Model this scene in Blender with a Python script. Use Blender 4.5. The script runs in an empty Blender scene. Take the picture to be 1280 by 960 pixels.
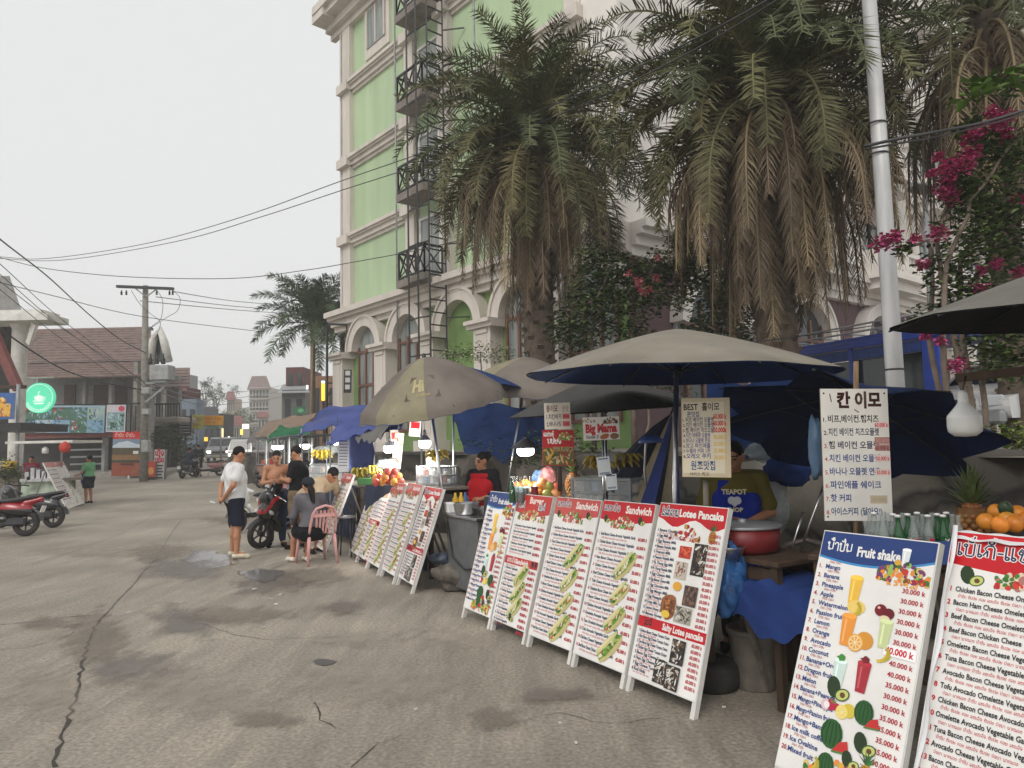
import bpy, math, random, colorsys
import numpy as np
from mathutils import Matrix, Vector, Euler
R = math.radians
PI = math.pi
rnd = random.Random(7)
S = bpy.context.scene
COL = S.collection
# ---------------------------------------------------------------- camera, sky, sun, exposure
CH = 1.7
FPX = 890.0
PIT, ROLL = R(4.75), R(1.3)
fw = Vector((0, math.cos(PIT), math.sin(PIT)))
_r0 = Vector((1, 0, 0)); _u0 = Vector((0, -math.sin(PIT), math.cos(PIT)))
rt = math.cos(ROLL) * _r0 - math.sin(ROLL) * _u0
up = math.cos(ROLL) * _u0 + math.sin(ROLL) * _r0
cd = bpy.data.cameras.new('camera')
cd.sensor_fit = 'HORIZONTAL'; cd.sensor_width = 36.0; cd.lens = FPX / 1280 * 36
cd.clip_start = 0.05; cd.clip_end = 3000
cam = bpy.data.objects.new('camera', cd); COL.objects.link(cam)
mw = Matrix((rt, up, -fw)).transposed().to_4x4(); mw.translation = (0, 0, CH)
cam.matrix_world = mw
S.camera = cam
SUN_EL, SUN_AZ = R(42), R(205)          # azimuth clockwise from +Y
W = bpy.data.worlds.new('World'); S.world = W; W.use_nodes = True
nt = W.node_tree; nt.nodes.clear()
sky = nt.nodes.new('ShaderNodeTexSky'); sky.sky_type = 'NISHITA'; sky.sun_disc = False
sky.sun_elevation = SUN_EL; sky.sun_rotation = SUN_AZ
sky.air_density = 1.0; sky.dust_density = 6.0; sky.ozone_density = 1.0
hs = nt.nodes.new('ShaderNodeHueSaturation'); hs.inputs['Saturation'].default_value = 0.25
mx = nt.nodes.new('ShaderNodeMix'); mx.data_type = 'RGBA'
mx.inputs[0].default_value = 0.82
mx.inputs[7].default_value = (6.75, 6.8, 6.8, 1)      # even overcast layer over the clear sky
bg = nt.nodes.new('ShaderNodeBackground'); bg.inputs['Strength'].default_value = 0.112
wo = nt.nodes.new('ShaderNodeOutputWorld')
nt.links.new(sky.outputs[0], hs.inputs['Color']); nt.links.new(hs.outputs[0], mx.inputs[6])
nt.links.new(mx.outputs[2], bg.inputs['Color']); nt.links.new(bg.outputs[0], wo.inputs[0])
sl = bpy.data.lights.new('sun', 'SUN'); sl.energy = 0.9; sl.angle = R(25); sl.color = (1, 0.95, 0.88)
so = bpy.data.objects.new('sun', sl); COL.objects.link(so)
sd = Vector((math.sin(SUN_AZ) * math.cos(SUN_EL), math.cos(SUN_AZ) * math.cos(SUN_EL), math.sin(SUN_EL)))
so.rotation_euler = sd.to_track_quat('Z', 'Y').to_euler(); so.location = sd * 60
S.view_settings.view_transform = 'Standard'; S.view_settings.look = 'None'
S.view_settings.exposure = 0.32; S.view_settings.gamma = 1.0; S.view_settings.use_curve_mapping = False
S.cycles.max_bounces = 6; S.cycles.diffuse_bounces = 3; S.cycles.glossy_bounces = 3
S.cycles.transparent_max_bounces = 12; S.cycles.volume_bounces = 2

# ---------------------------------------------------------------- placing helpers (pixels of the 1280x960 photo)
C0 = Vector((0, 0, CH))
def ray(x, y): return fw * FPX + rt * (x - 640) - up * (y - 480)
def PY(x, y, Y): d = ray(x, y); return C0 + d * (Y / d.y)
def PZ(x, y, z=0.0): d = ray(x, y); return C0 + d * ((z - CH) / d.z)
def gz(Y): return 0.0 if Y < 20 else 0.02 * (Y - 20) * min(1, (Y - 20) / 6)
def GP(x, Y):
    """ground point at depth Y seen in column x"""
    q = PY(x, 560, Y); return Vector((q.x, Y, gz(Y)))
def srgb(r, g, b):
    def c(v):
        v /= 255.0
        return v / 12.92 if v <= 0.04045 else ((v + 0.055) / 1.055) ** 2.4
    return (c(r), c(g), c(b))

# ---------------------------------------------------------------- scene helpers
MW = {}
def thing(name, label, cat, loc=(0, 0, 0), rz=0.0, group=None, rot=None):
    o = bpy.data.objects.new(name, None); COL.objects.link(o)
    o.empty_display_size = 0.2
    o.location = loc
    o.rotation_euler = rot if rot else (0, 0, rz)
    o['label'] = label; o['category'] = cat
    if group: o['group'] = group
    MW[o] = Matrix.Translation(Vector(loc)) @ o.rotation_euler.to_matrix().to_4x4()
    return o
def tag(o, label, cat, group=None, kind=None):
    o['label'] = label; o['category'] = cat
    if group: o['group'] = group
    if kind: o['kind'] = kind
    return o
def dup(root, loc, rz=0.0, label=None, group=None, rot=None):
    c = root.copy(); COL.objects.link(c); c.location = loc; c.rotation_euler = rot if rot else (0, 0, rz)
    if label: c['label'] = label
    if group: c['group'] = group
    MW[c] = Matrix.Translation(Vector(loc)) @ c.rotation_euler.to_matrix().to_4x4()
    def rec(a, b):
        for ch in list(a.children):
            k = ch.copy(); COL.objects.link(k); k.parent = b; rec(ch, k)
    rec(root, c)
    return c

class MB:
    def __init__(s): s.v = []; s.f = []; s.mi = []; s.sm = []; s.c = []; s.col = False
    def add(s, vs, fs, m=0, sm=False, c=None):
        b = len(s.v); s.v.extend([tuple(x) for x in vs])
        for f in fs:
            s.f.append(tuple(i + b for i in f)); s.mi.append(m); s.sm.append(sm); s.c.append(c or (1, 1, 1))
        if c: s.col = True
    def box(s, c, d, m=0, rot=None, col=None, bev=0.0):
        x, y, z = d[0] / 2, d[1] / 2, d[2] / 2
        if bev > 0:
            b = min(bev, x * .9, y * .9, z * .9)
            vs = []
            for sx in (-1, 1):
                for sy in (-1, 1):
                    for sz in (-1, 1):
                        vs += [(sx * x, sy * (y - b), sz * (z - b)), (sx * (x - b), sy * y, sz * (z - b)), (sx * (x - b), sy * (y - b), sz * z)]
            def id(sx, sy, sz, k): return ((sx > 0) * 4 + (sy > 0) * 2 + (sz > 0)) * 3 + k
            fs = []
            for sg in (-1, 1):
                q = [id(sg, -1, -1, 0), id(sg, 1, -1, 0), id(sg, 1, 1, 0), id(sg, -1, 1, 0)]; fs.append(q if sg > 0 else q[::-1])
                q = [id(-1, sg, -1, 1), id(1, sg, -1, 1), id(1, sg, 1, 1), id(-1, sg, 1, 1)]; fs.append(q[::-1] if sg > 0 else q)
                q = [id(-1, -1, sg, 2), id(1, -1, sg, 2), id(1, 1, sg, 2), id(-1, 1, sg, 2)]; fs.append(q if sg > 0 else q[::-1])
            for a in (-1, 1):
                for b2 in (-1, 1):
                    fs.append([id(a, b2, -1, 0), id(a, b2, 1, 0), id(a, b2, 1, 1), id(a, b2, -1, 1)])
                    fs.append([id(a, -1, b2, 0), id(a, 1, b2, 0), id(a, 1, b2, 2), id(a, -1, b2, 2)])
                    fs.append([id(-1, a, b2, 1), id(1, a, b2, 1), id(1, a, b2, 2), id(-1, a, b2, 2)])
                    for c2 in (-1, 1): fs.append([id(a, b2, c2, 0), id(a, b2, c2, 1), id(a, b2, c2, 2)])
        else:
            vs = [(-x, -y, -z), (x, -y, -z), (x, y, -z), (-x, y, -z), (-x, -y, z), (x, -y, z), (x, y, z), (-x, y, z)]
            fs = [(0, 3, 2, 1), (4, 5, 6, 7), (0, 1, 5, 4), (1, 2, 6, 5), (2, 3, 7, 6), (3, 0, 4, 7)]
        M = rot if rot is not None else Matrix.Identity(3)
        if isinstance(M, (tuple, list)): M = Euler(M).to_matrix()
        c = Vector(c)
        s.add([M @ Vector(v) + c for v in vs], fs, m, False, col)
    def bar(s, p, q, w, h, m=0, col=None, upv=(0, 0, 1)):
        p, q = Vector(p), Vector(q); d = q - p; L = d.length
        if L < 1e-6: return
        y = d / L; x = y.cross(Vector(upv))
        if x.length < 1e-4: x = Vector((1, 0, 0))
        x.normalize(); z = x.cross(y)
        s.box((p + q) / 2, (w, L, h), m, Matrix((x, y, z)).transposed(), col)
    def tube(s, pts, r, n=8, m=0, col=None, cap=True, sm=True):
        pts = [Vector(p) for p in pts]; k = len(pts)
        rs = r if isinstance(r, (list, tuple)) else [r] * k
        vs = []; ref = None
        for i in range(k):
            t = (pts[min(i + 1, k - 1)] - pts[max(i - 1, 0)]).normalized()
            if ref is None:
                ref = t.orthogonal().normalized()
            ref = (ref - t * ref.dot(t))
            if ref.length < 1e-5: ref = t.orthogonal()
            ref.normalize(); b = t.cross(ref)
            for j in range(n):
                a = 2 * PI * j / n
                vs.append(pts[i] + (ref * math.cos(a) + b * math.sin(a)) * rs[i])
        fs = [(i * n + j, i * n + (j + 1) % n, (i + 1) * n + (j + 1) % n, (i + 1) * n + j) for i in range(k - 1) for j in range(n)]
        s.add(vs, fs, m, sm, col)
        if cap:
            b = len(s.v) - len(vs)
            for f in (tuple(b + j for j in range(n))[::-1], tuple(b + (k - 1) * n + j for j in range(n))):
                s.f.append(f); s.mi.append(m); s.sm.append(False); s.c.append(col or (1, 1, 1))
    def lathe(s, prof, n=16, o=(0, 0, 0), m=0, M=None, col=None, sm=True, a0=0, a1=2 * PI):
        M = M or Matrix.Identity(3); o = Vector(o); full = abs(a1 - a0 - 2 * PI) < 1e-6
        na = n if full else n + 1
        vs = [M @ Vector((r * math.cos(a0 + (a1 - a0) * j / n), r * math.sin(a0 + (a1 - a0) * j / n), z)) + o for (r, z) in prof for j in range(na)]
        fs = []
        for i in range(len(prof) - 1):
            for j in range(n):
                j2 = (j + 1) % na if full else j + 1
                fs.append((i * na + j, i * na + j2, (i + 1) * na + j2, (i + 1) * na + j))
        s.add(vs, fs, m, sm, col)
    def cyl(s, c, r, h, n=16, m=0, M=None, col=None, r2=None):
        r2 = r if r2 is None else r2
        s.lathe([(0.0001, -h / 2), (r, -h / 2)], n, c, m, M, col, False)
        s.lathe([(r, -h / 2), (r2, h / 2)], n, c, m, M, col, True)
        s.lathe([(r2, h / 2), (0.0001, h / 2)], n, c, m, M, col, False)
    def torus(s, c, Rr, r, n=24, k=8, m=0, M=None, col=None):
        M = M or Matrix.Identity(3); c = Vector(c)
        vs = [M @ Vector(((Rr + r * math.cos(b)) * math.cos(a), (Rr + r * math.cos(b)) * math.sin(a), r * math.sin(b))) + c
              for a in [2 * PI * i / n for i in range(n)] for b in [2 * PI * j / k for j in range(k)]]
        fs = [(i * k + j, ((i + 1) % n) * k + j, ((i + 1) % n) * k + (j + 1) % k, i * k + (j + 1) % k) for i in range(n) for j in range(k)]
        s.add(vs, fs, m, True, col)
    def ball(s, c, r, n=12, k=8, m=0, M=None, col=None):
        if not isinstance(r, (tuple, list)): r = (r, r, r)
        M = M or Matrix.Identity(3); c = Vector(c); vs = []
        for i in range(k + 1):
            t = PI * i / k
            for j in range(n):
                a = 2 * PI * j / n
                vs.append(M @ Vector((r[0] * math.sin(t) * math.cos(a), r[1] * math.sin(t) * math.sin(a), r[2] * math.cos(t))) + c)
        fs = [(i * n + j, (i + 1) * n + j, (i + 1) * n + (j + 1) % n, i * n + (j + 1) % n) for i in range(k) for j in range(n)]
        s.add(vs, fs, m, True, col)
    def prism(s, poly, h, M=None, m=0, col=None, sm=False):
        """poly in local xy, thickness along +z from 0 to h, then M (4x4)"""
        M = M or Matrix.Identity(4); n = len(poly)
        vs = [M @ Vector((p[0], p[1], 0)) for p in poly] + [M @ Vector((p[0], p[1], h)) for p in poly]
        s.add(vs, [tuple(range(n))[::-1], tuple(range(n, 2 * n))], m, False, col)
        b = len(s.v) - 2 * n
        for i in range(n):
            j = (i + 1) % n
            s.f.append((b + i, b + j, b + n + j, b + n + i)); s.mi.append(m); s.sm.append(sm); s.c.append(col or (1, 1, 1))
    def grid(s, nu, nv, fn, m=0, sm=True, col=None, wrap=False):
        vs = [fn(i / nu, j / nv) for i in range(nu + (0 if wrap else 1)) for j in range(nv + 1)]
        k = nv + 1; q = nu if wrap else nu + 1
        s.add(vs, [(i * k + j, ((i + 1) % q) * k + j, ((i + 1) % q) * k + j + 1, i * k + j + 1) for i in range(nu) for j in range(nv)], m, sm, col)
    def xf(s, M):
        s.v = [tuple(M @ Vector(v)) for v in s.v]; return s
    def build(s, name, mats, par=None, W=False, label=None):
        vs = s.v
        if W and par is not None:
            I = MW[par].inverted(); vs = [tuple(I @ Vector(v)) for v in vs]
        me = bpy.data.meshes.new(name); me.from_pydata(vs, [], s.f)
        if not isinstance(mats, (list, tuple)): mats = [mats]
        for m in mats:
            if m: me.materials.append(m)
        me.polygons.foreach_set('material_index', [min(i, len(mats) - 1) for i in s.mi])
        me.polygons.foreach_set('use_smooth', s.sm)
        if s.col:
            ca = me.color_attributes.new('Col', 'FLOAT_COLOR', 'CORNER')
            a = []
            for f, c in zip(s.f, s.c): a += [c[0], c[1], c[2], 1.0] * len(f)
            ca.data.foreach_set('color', a)
        me.update()
        o = bpy.data.objects.new(name, me); COL.objects.link(o)
        if par is not None:
            o.parent = par; MW[o] = MW[par].copy()
        else: MW[o] = Matrix.Identity(4)
        if label: o['label'] = label
        return o
    def solo(s, name, mats, label, cat, group=None, kind=None, org=None):
        """a thing that is one mesh: world coordinates, origin at its base"""
        a = np.array(s.v)
        b = Vector(org) if org else Vector(((a[:, 0].min() + a[:, 0].max()) / 2, (a[:, 1].min() + a[:, 1].max()) / 2, a[:, 2].min()))
        s.v = [tuple(Vector(v) - b) for v in s.v]
        o = s.build(name, mats); o.location = b; MW[o] = Matrix.Translation(b)
        return tag(o, label, cat, group, kind)
def struct(mb, name, mats):
    o = mb.build(name, mats); o['kind'] = 'structure'; return o

# ---------------------------------------------------------------- materials
MATS = {}
def mat(key, col=(.5, .5, .5), rough=.6, metal=0., var=.18, scale=6., bump=0., bscale=None, dirt=0., dcol=(.06, .05, .04), em=None, ems=0., alpha=1., trans=0., vc=False, stretch=None, spec=.5, sheen=0., coat=0.):
    if key in MATS: return MATS[key]
    m = bpy.data.materials.new(key); m.use_nodes = True; MATS[key] = m
    t = m.node_tree; N = t.nodes; L = t.links
    b = N['Principled BSDF']
    b.inputs['Roughness'].default_value = rough; b.inputs['Metallic'].default_value = metal
    b.inputs['Specular IOR Level'].default_value = spec
    b.inputs['Coat Weight'].default_value = coat
    tc = N.new('ShaderNodeTexCoord'); co = tc.outputs['Object']
    if stretch:
        mp = N.new('ShaderNodeMapping'); mp.inputs['Scale'].default_value = stretch; L.new(co, mp.inputs[0]); co = mp.outputs[0]
    nz = N.new('ShaderNodeTexNoise'); nz.inputs['Scale'].default_value = scale; nz.inputs['Detail'].default_value = 5
    L.new(co, nz.inputs['Vector'])
    mr = N.new('ShaderNodeMapRange'); mr.inputs[1].default_value = .3; mr.inputs[2].default_value = .7
    mr.inputs[3].default_value = 1 - var; mr.inputs[4].default_value = 1 + var
    L.new(nz.outputs[0], mr.inputs[0])
    mu = N.new('ShaderNodeMix'); mu.data_type = 'RGBA'; mu.blend_type = 'MULTIPLY'; mu.inputs[0].default_value = 1
    if vc:
        at = N.new('ShaderNodeAttribute'); at.attribute_name = 'Col'; L.new(at.outputs[0], mu.inputs[6])
    else: mu.inputs[6].default_value = (*col, 1)
    L.new(mr.outputs[0], mu.inputs[7]); out = mu.outputs[2]
    if dirt > 0:
        n2 = N.new('ShaderNodeTexNoise'); n2.inputs['Scale'].default_value = scale * .45; n2.inputs['Detail'].default_value = 8; n2.inputs['Roughness'].default_value = .7
        L.new(co, n2.inputs['Vector'])
        r2 = N.new('ShaderNodeMapRange'); r2.inputs[1].default_value = .5; r2.inputs[2].default_value = .72; r2.inputs[4].default_value = dirt
        L.new(n2.outputs[0], r2.inputs[0])
        m2 = N.new('ShaderNodeMix'); m2.data_type = 'RGBA'; L.new(r2.outputs[0], m2.inputs[0]); L.new(out, m2.inputs[6]); m2.inputs[7].default_value = (*dcol, 1)
        out = m2.outputs[2]
    L.new(out, b.inputs['Base Color'])
    if bump > 0:
        n3 = N.new('ShaderNodeTexNoise'); n3.inputs['Scale'].default_value = bscale or scale * 6; n3.inputs['Detail'].default_value = 4
        L.new(co, n3.inputs['Vector'])
        bp = N.new('ShaderNodeBump'); bp.inputs['Strength'].default_value = bump; bp.inputs['Distance'].default_value = .02
        L.new(n3.outputs[0], bp.inputs['Height']); L.new(bp.outputs[0], b.inputs['Normal'])
    if em:
        b.inputs['Emission Color'].default_value = (*em, 1); b.inputs['Emission Strength'].default_value = ems
    if alpha < 1: b.inputs['Alpha'].default_value = alpha
    if trans: b.inputs['Transmission Weight'].default_value = trans
    return m
def M(key): return MATS[key]
mat('white_paint', (.68, .66, .62), .6, dirt=.35, dcol=(.3, .27, .23), scale=3)
mat('white_clean', (.78, .78, .77), .5, var=.05)
mat('black_metal', (.012, .012, .013), .45, spec=.4)
mat('dark_metal', (.05, .05, .055), .5, .6)
mat('steel', (.55, .55, .56), .3, 1., var=.12, scale=14)
mat('grey_metal', (.32, .33, .34), .5, .5, dirt=.3)
mat('black_plastic', (.015, .015, .016), .4)
mat('rubber', (.018, .017, .016), .8, dirt=.6, dcol=(.09, .08, .065), scale=9)
mat('wood_dark', (.06, .035, .02), .75, stretch=(3, 3, .5), var=.4)
mat('wood', (.24, .155, .085), .75, stretch=(6, 6, 1), var=.35)
mat('wood_grey', (.16, .135, .11), .8, stretch=(6, 6, 1), var=.35)
mat('concrete', (.27, .255, .225), .9, var=.25, bump=.4, dirt=.4, dcol=(.13, .12, .10))
mat('print', vc=True, rough=.42, var=.08, scale=3, spec=.4, bump=.35, bscale=5, dirt=.16, dcol=(.42, .38, .32))
mat('handprint', vc=True, rough=.7, var=.07, scale=5, dirt=.25, dcol=(.45, .38, .28), spec=.2)
mat('vc', vc=True, rough=.6, var=.12, scale=10)
mat('leafy', vc=True, rough=.6, var=.15, scale=3, spec=.25)
mat('petal', vc=True, rough=.7, var=.15, scale=6, spec=.2)
mat('fruit', vc=True, rough=.42, var=.2, scale=18, bump=.1)
mat('skin', vc=True, rough=.55, var=.08, scale=10, spec=.35)
mat('cloth', vc=True, rough=.9, var=.12, scale=9, bump=.35, bscale=22, spec=.15)
mat('hair', (.008, .006, .006), .65, spec=.2, var=.4, stretch=(20, 20, 2), scale=6)
mat('paint', vc=True, rough=.25, var=.05, coat=.6)
mat('glass_dark', (.02, .025, .03), .08, var=.1, spec=.7)
mat('glass_clear', (.9, .95, .95), .05, var=.0, alpha=.22)
mat('bulb_lit', (1, 1, 1), .4, var=0, em=(1, .97, .92), ems=16.)
mat('bulb_off', (.72, .72, .70), .35, var=.05)
mat('chrome', (.8, .8, .8), .12, 1., var=.05)
mat('dark_window', (.03, .035, .04), .15, var=.2, spec=.6)
# ---------------------------------------------------------------- printing: flat lettering and pictures on signs
TXT = {}
def text_geo(s, bold=0.0, res=2):
    k = (s, bold, res)
    if k in TXT: return TXT[k]
    cu = bpy.data.curves.new('t', 'FONT'); cu.body = s; cu.size = 1.0; cu.resolution_u = res; cu.offset = bold; cu.fill_mode = 'FRONT'
    o = bpy.data.objects.new('t', cu); COL.objects.link(o)
    dg = bpy.context.evaluated_depsgraph_get(); me = o.evaluated_get(dg).to_mesh()
    vs = [(v.co.x, v.co.y) for v in me.vertices]; fs = [tuple(p.vertices) for p in me.polygons]
    o.evaluated_get(dg).to_mesh_clear()
    bpy.data.objects.remove(o); bpy.data.curves.remove(cu)
    if vs:
        x0 = min(v[0] for v in vs); x1 = max(v[0] for v in vs)
        vs = [(v[0] - x0, v[1]) for v in vs]
    else: x0 = x1 = 0
    TXT[k] = (vs, fs, x1 - x0); return TXT[k]
LAO = {  # strokes in a unit-high box: ('c',x,y,r) a loop, else a polyline; last number is the advance
 'no': ([('c', .14, .86, .11), [(.2, .78), (.2, .1), (.32, 0), (.44, .1), (.34, .22), (.2, .12)], [(.42, .1), (.78, .14), (.78, 1)]], .95),
 'aa': ([[(.05, .75), (.2, .98), (.45, .98), (.55, .75), (.55, 0)]], .7),
 'po': ([('c', .14, .86, .11), [(.2, .76), (.2, .08), (.3, 0), (.62, 0), (.72, .1), (.72, 1.3)]], .9),
 'bo': ([('c', .14, .86, .11), [(.2, .76), (.2, .08), (.3, 0), (.62, 0), (.72, .1), (.72, 1)]], .9),
 'ko': ([[(.05, .2), (.25, .55), (.1, .75), (.3, 1), (.6, 1), (.72, .8), (.72, 0)], [(.3, .1), (.3, .55)]], .9),
 'e': ([('c', .2, .14, .12), [(.1, .2), (.1, 1)]], .38),
 'ae': ([('c', .2, .14, .12), [(.1, .2), (.1, 1)], ('c', .58, .14, .12), [(.48, .2), (.48, 1)]], .78),
 'so': ([('c', .2, .7, .12), [(.1, .75), (.2, 1), (.45, .8), (.7, 1), (.82, .9)], [(.3, .65), (.2, .1), (.35, 0), (.65, 0), (.78, .1), (.78, .85)]], .95),
 'wo': ([[(.12, .25), (.3, 0), (.58, 0), (.72, .3), (.72, .75), (.55, 1), (.25, 1), (.1, .8)], ('c', .2, .3, .11)], .88),
 'do': ([[(.45, .35), (.2, .5), (.1, .75), (.3, 1), (.6, 1), (.75, .75), (.75, .2), (.6, 0), (.35, 0)], ('c', .42, .28, .11)], .9),
 'to': ([[(.1, .9), (.25, 1), (.42, .85), (.55, 1), (.75, .9), (.75, 0)], [(.12, .9), (.12, .2), (.3, 0), (.45, .15)], ('c', .45, .3, .1)], .9),
 'ngo': ([[(.1, .95), (.2, .1), (.35, 0), (.65, .25), (.7, .8), (.5, 1)], ('c', .5, .85, .1)], .85),
 'mo': ([('c', .14, .86, .11), [(.2, .76), (.2, .1)], ('c', .3, .1, .12), [(.4, .1), (.74, .1), (.74, 1)], ('c', .66, .1, .1)], .95),
 'oo': ([[(.35, 0), (.35, .9), (.15, 1.2), (.3, 1.4), (.55, 1.3)], ('c', .25, .08, .09)], .5),
 'lo': ([[(.75, .8), (.5, 1), (.2, .9), (.1, .65), (.4, .55), (.7, .45), (.75, .15), (.5, 0), (.2, .05)], ('c', .2, .15, .1)], .9),
 'yo': ([[(.1, .95), (.12, .15), (.3, 0), (.55, 0), (.75, .2), (.75, 1)], ('c', .35, .6, .12)], .9),
 'i+': ([('c', -.42, 1.28, .16)], 0), 'ii+': ([('c', -.42, 1.28, .16), [(-.28, 1.3), (-.24, 1.62)]], 0),
 'a+': ([[(-.62, 1.3), (-.5, 1.18), (-.35, 1.2), (-.2, 1.42)]], 0), '1+': ([[(-.3, 1.25), (-.3, 1.55)]], 0),
 '2+': ([[(-.55, 1.4), (-.4, 1.25), (-.4, 1.5), (-.15, 1.55)]], 0), 'am+': ([('c', -.2, 1.3, .12)], 0),
 '-': ([[(.05, .45), (.35, .45)]], .42), ' ': ([], .4)}
W_NAMPAN = 'no 2+ am+ aa po a+ 1+ no'.split()
W_SANDWICH = 'ae so no wo i+ do'.split()
W_BURGER = 'e bo ii+ e ko ii+ - ae so no wo i+ do'.split()
W_ROTI = 'oo lo to ii+ no wo aa mo'.split()
W_SMALL = [W_NAMPAN, 'mo aa ko mo wo ngo'.split(), 'ko wo yo'.split(), 'no a+ do bo aa'.split(), 'so i+ no po yo'.split(), W_SANDWICH]
class Pr:
    """collects coloured flat shapes in (u,v) metres, layered a little apart"""
    def __init__(s): s.items = []; s.lay = 0
    def _a(s, vs, fs, col, lay=None):
        s.items.append((vs, fs, col, s.lay if lay is None else lay))
    def up(s): s.lay += 1
    def rect(s, u0, v0, u1, v1, col): s._a([(u0, v0), (u1, v0), (u1, v1), (u0, v1)], [(0, 1, 2, 3)], col)
    def poly(s, pts, col): s._a(pts, [tuple(range(len(pts)))], col)
    def ell(s, u, v, a, b, col, ang=0., n=14, wob=0., seed=0):
        r = random.Random(seed); c, sn = math.cos(ang), math.sin(ang); pts = []
        for i in range(n):
            t = 2 * PI * i / n; w = 1 + wob * (r.random() - .5) * 2
            x, y = a * w * math.cos(t), b * w * math.sin(t); pts.append((u + x * c - y * sn, v + x * sn + y * c))
        s.poly(pts, col)
    def line(s, pts, w, col, out=None):
        n = len(pts); L_ = []; R_ = []
        for i in range(n):
            a, b = pts[max(i - 1, 0)], pts[min(i + 1, n - 1)]; d = Vector((b[0] - a[0], b[1] - a[1]))
            if d.length < 1e-9: d = Vector((1, 0))
            d.normalize(); e = d * w * .3 * (-1 if i == 0 else 1 if i == n - 1 else 0); q = Vector((-d.y, d.x)) * w / 2
            L_.append((pts[i][0] + e.x + q.x, pts[i][1] + e.y + q.y)); R_.append((pts[i][0] + e.x - q.x, pts[i][1] + e.y - q.y))
        vs = L_ + R_; fs = [(i, n + i, n + i + 1, i + 1) for i in range(n - 1)]
        if out is None: s._a(vs, fs, col)
        else: b = len(out[0]); out[0].extend(vs); out[1].extend([tuple(x + b for x in f) for f in fs])
    def text(s, t, u, v, h, col, maxw=None, bold=.0, al='l', ang=0., wide=1., shear=0., jit=0.):
        bold = round(bold * 1.9, 3); vs, fs, w = text_geo(t, bold); k = h / .72; kx = k * wide
        if maxw and w * kx > maxw: kx = maxw / w
        W_ = w * kx; du = {'l': 0, 'c': -W_ / 2, 'r': -W_}[al]; c, sn = math.cos(ang), math.sin(ang)
        out = []
        for x, y in vs:
            X = x * kx + du + y * k * shear; Y = y * k + (jit * math.sin(x * 5.1) * h if jit else 0)
            out.append((u + X * c - Y * sn, v + X * sn + Y * c))
        s._a(out, fs, col); return W_
    def lao(s, word, u, v, h, col, w=.12, maxw=None, wide=1., outline=None, out=None):
        tot = sum(LAO[g][1] for g in word) * h * wide
        kx = h * wide * (min(1, maxw / tot) if maxw else 1)
        for ps, cc in ((w * 2.2, outline), (w, col)):
            if cc is None: continue
            x = u
            for g in word:
                for st in LAO[g][0]:
                    if isinstance(st, tuple): pts = [(st[1] + st[3] * math.cos(i * PI / 4), st[2] + st[3] * math.sin(i * PI / 4)) for i in range(9)]
                    else: pts = st
                    s.line([(x + p[0] * kx, v + p[1] * h) for p in pts], ps * h, cc, out)
                x += LAO[g][1] * kx
            if out is None: s.lay += 1
        return x - u
    def dump(s, mb, O, U, V, m=0, gap=.0009):
        N = U.cross(V).normalized()
        for vs, fs, col, lay in s.items:
            mb.add([O + U * a + V * b + N * (gap * (lay + 1)) for a, b in vs], fs, m, False, col)
WHT = srgb(236, 234, 230); RED = srgb(196, 22, 34); BLU = srgb(38, 62, 132); BLK = srgb(28, 26, 30); DRED = srgb(178, 30, 48)
NAVY = srgb(30, 36, 78); GRN = srgb(60, 120, 40)
# ---- small printed pictures
def pic_avo(p, u, v, k):
    p.ell(u, v, .5 * k, .7 * k, srgb(38, 58, 28), .3); p.lay += 1; p.ell(u + .7 * k, v - .35 * k, .55 * k, .4 * k, srgb(70, 92, 34), .4); p.lay += 1
    p.ell(u + .7 * k, v - .35 * k, .46 * k, .32 * k, srgb(196, 206, 120), .4); p.lay += 1; p.ell(u + .72 * k, v - .35 * k, .2 * k, .18 * k, srgb(110, 70, 36)); p.lay += 1
def pic_glass(p, u, v, k, col, top=None):
    p.poly([(u - .32 * k, v - k), (u + .32 * k, v - k), (u + .45 * k, v + .7 * k), (u - .45 * k, v + .7 * k)], col); p.lay += 1
    p.ell(u, v + .72 * k, .46 * k, .16 * k, tuple(min(1, c * 1.3) for c in col)); p.lay += 1
    p.rect(u - .22 * k, v - .8 * k, u - .1 * k, v + .5 * k, tuple(min(1, c * 1.25 + .08) for c in col)); p.lay += 1
    if top: p.ell(u, v + .95 * k, .3 * k, .2 * k, top, wob=.3, seed=3); p.lay += 1
def pic_citrus(p, u, v, k, col):
    p.ell(u + .7 * k, v + .3 * k, .7 * k, .65 * k, tuple(c * .8 for c in col)); p.lay += 1; p.ell(u, v, .65 * k, .65 * k, col); p.lay += 1
    p.ell(u, v, .54 * k, .54 * k, srgb(240, 225, 180)); p.lay += 1
    for i in range(8):
        a = i * PI / 4; p.poly([(u + .08 * k * math.cos(a), v + .08 * k * math.sin(a)), (u + .48 * k * math.cos(a - .3), v + .48 * k * math.sin(a - .3)), (u + .48 * k * math.cos(a + .3), v + .48 * k * math.sin(a + .3))], col)
    p.lay += 1
def pic_melon(p, u, v, k):
    p.ell(u, v, .75 * k, .85 * k, srgb(40, 92, 40)); p.lay += 1
    for i in (-2, -1, 0, 1, 2): p.line([(u + i * .25 * k, v - .6 * k), (u + i * .32 * k, v), (u + i * .2 * k, v + .65 * k)], .07 * k, srgb(20, 52, 24))
    p.lay += 1; p.poly([(u + .2 * k, v - .9 * k), (u + 1.3 * k, v - .75 * k), (u + 1.1 * k, v - .1 * k), (u + .6 * k, v - .3 * k)], srgb(200, 50, 46)); p.lay += 1
    p.line([(u + .2 * k, v - .92 * k), (u + 1.3 * k, v - .78 * k)], .1 * k, srgb(70, 130, 60)); p.lay += 1
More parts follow.
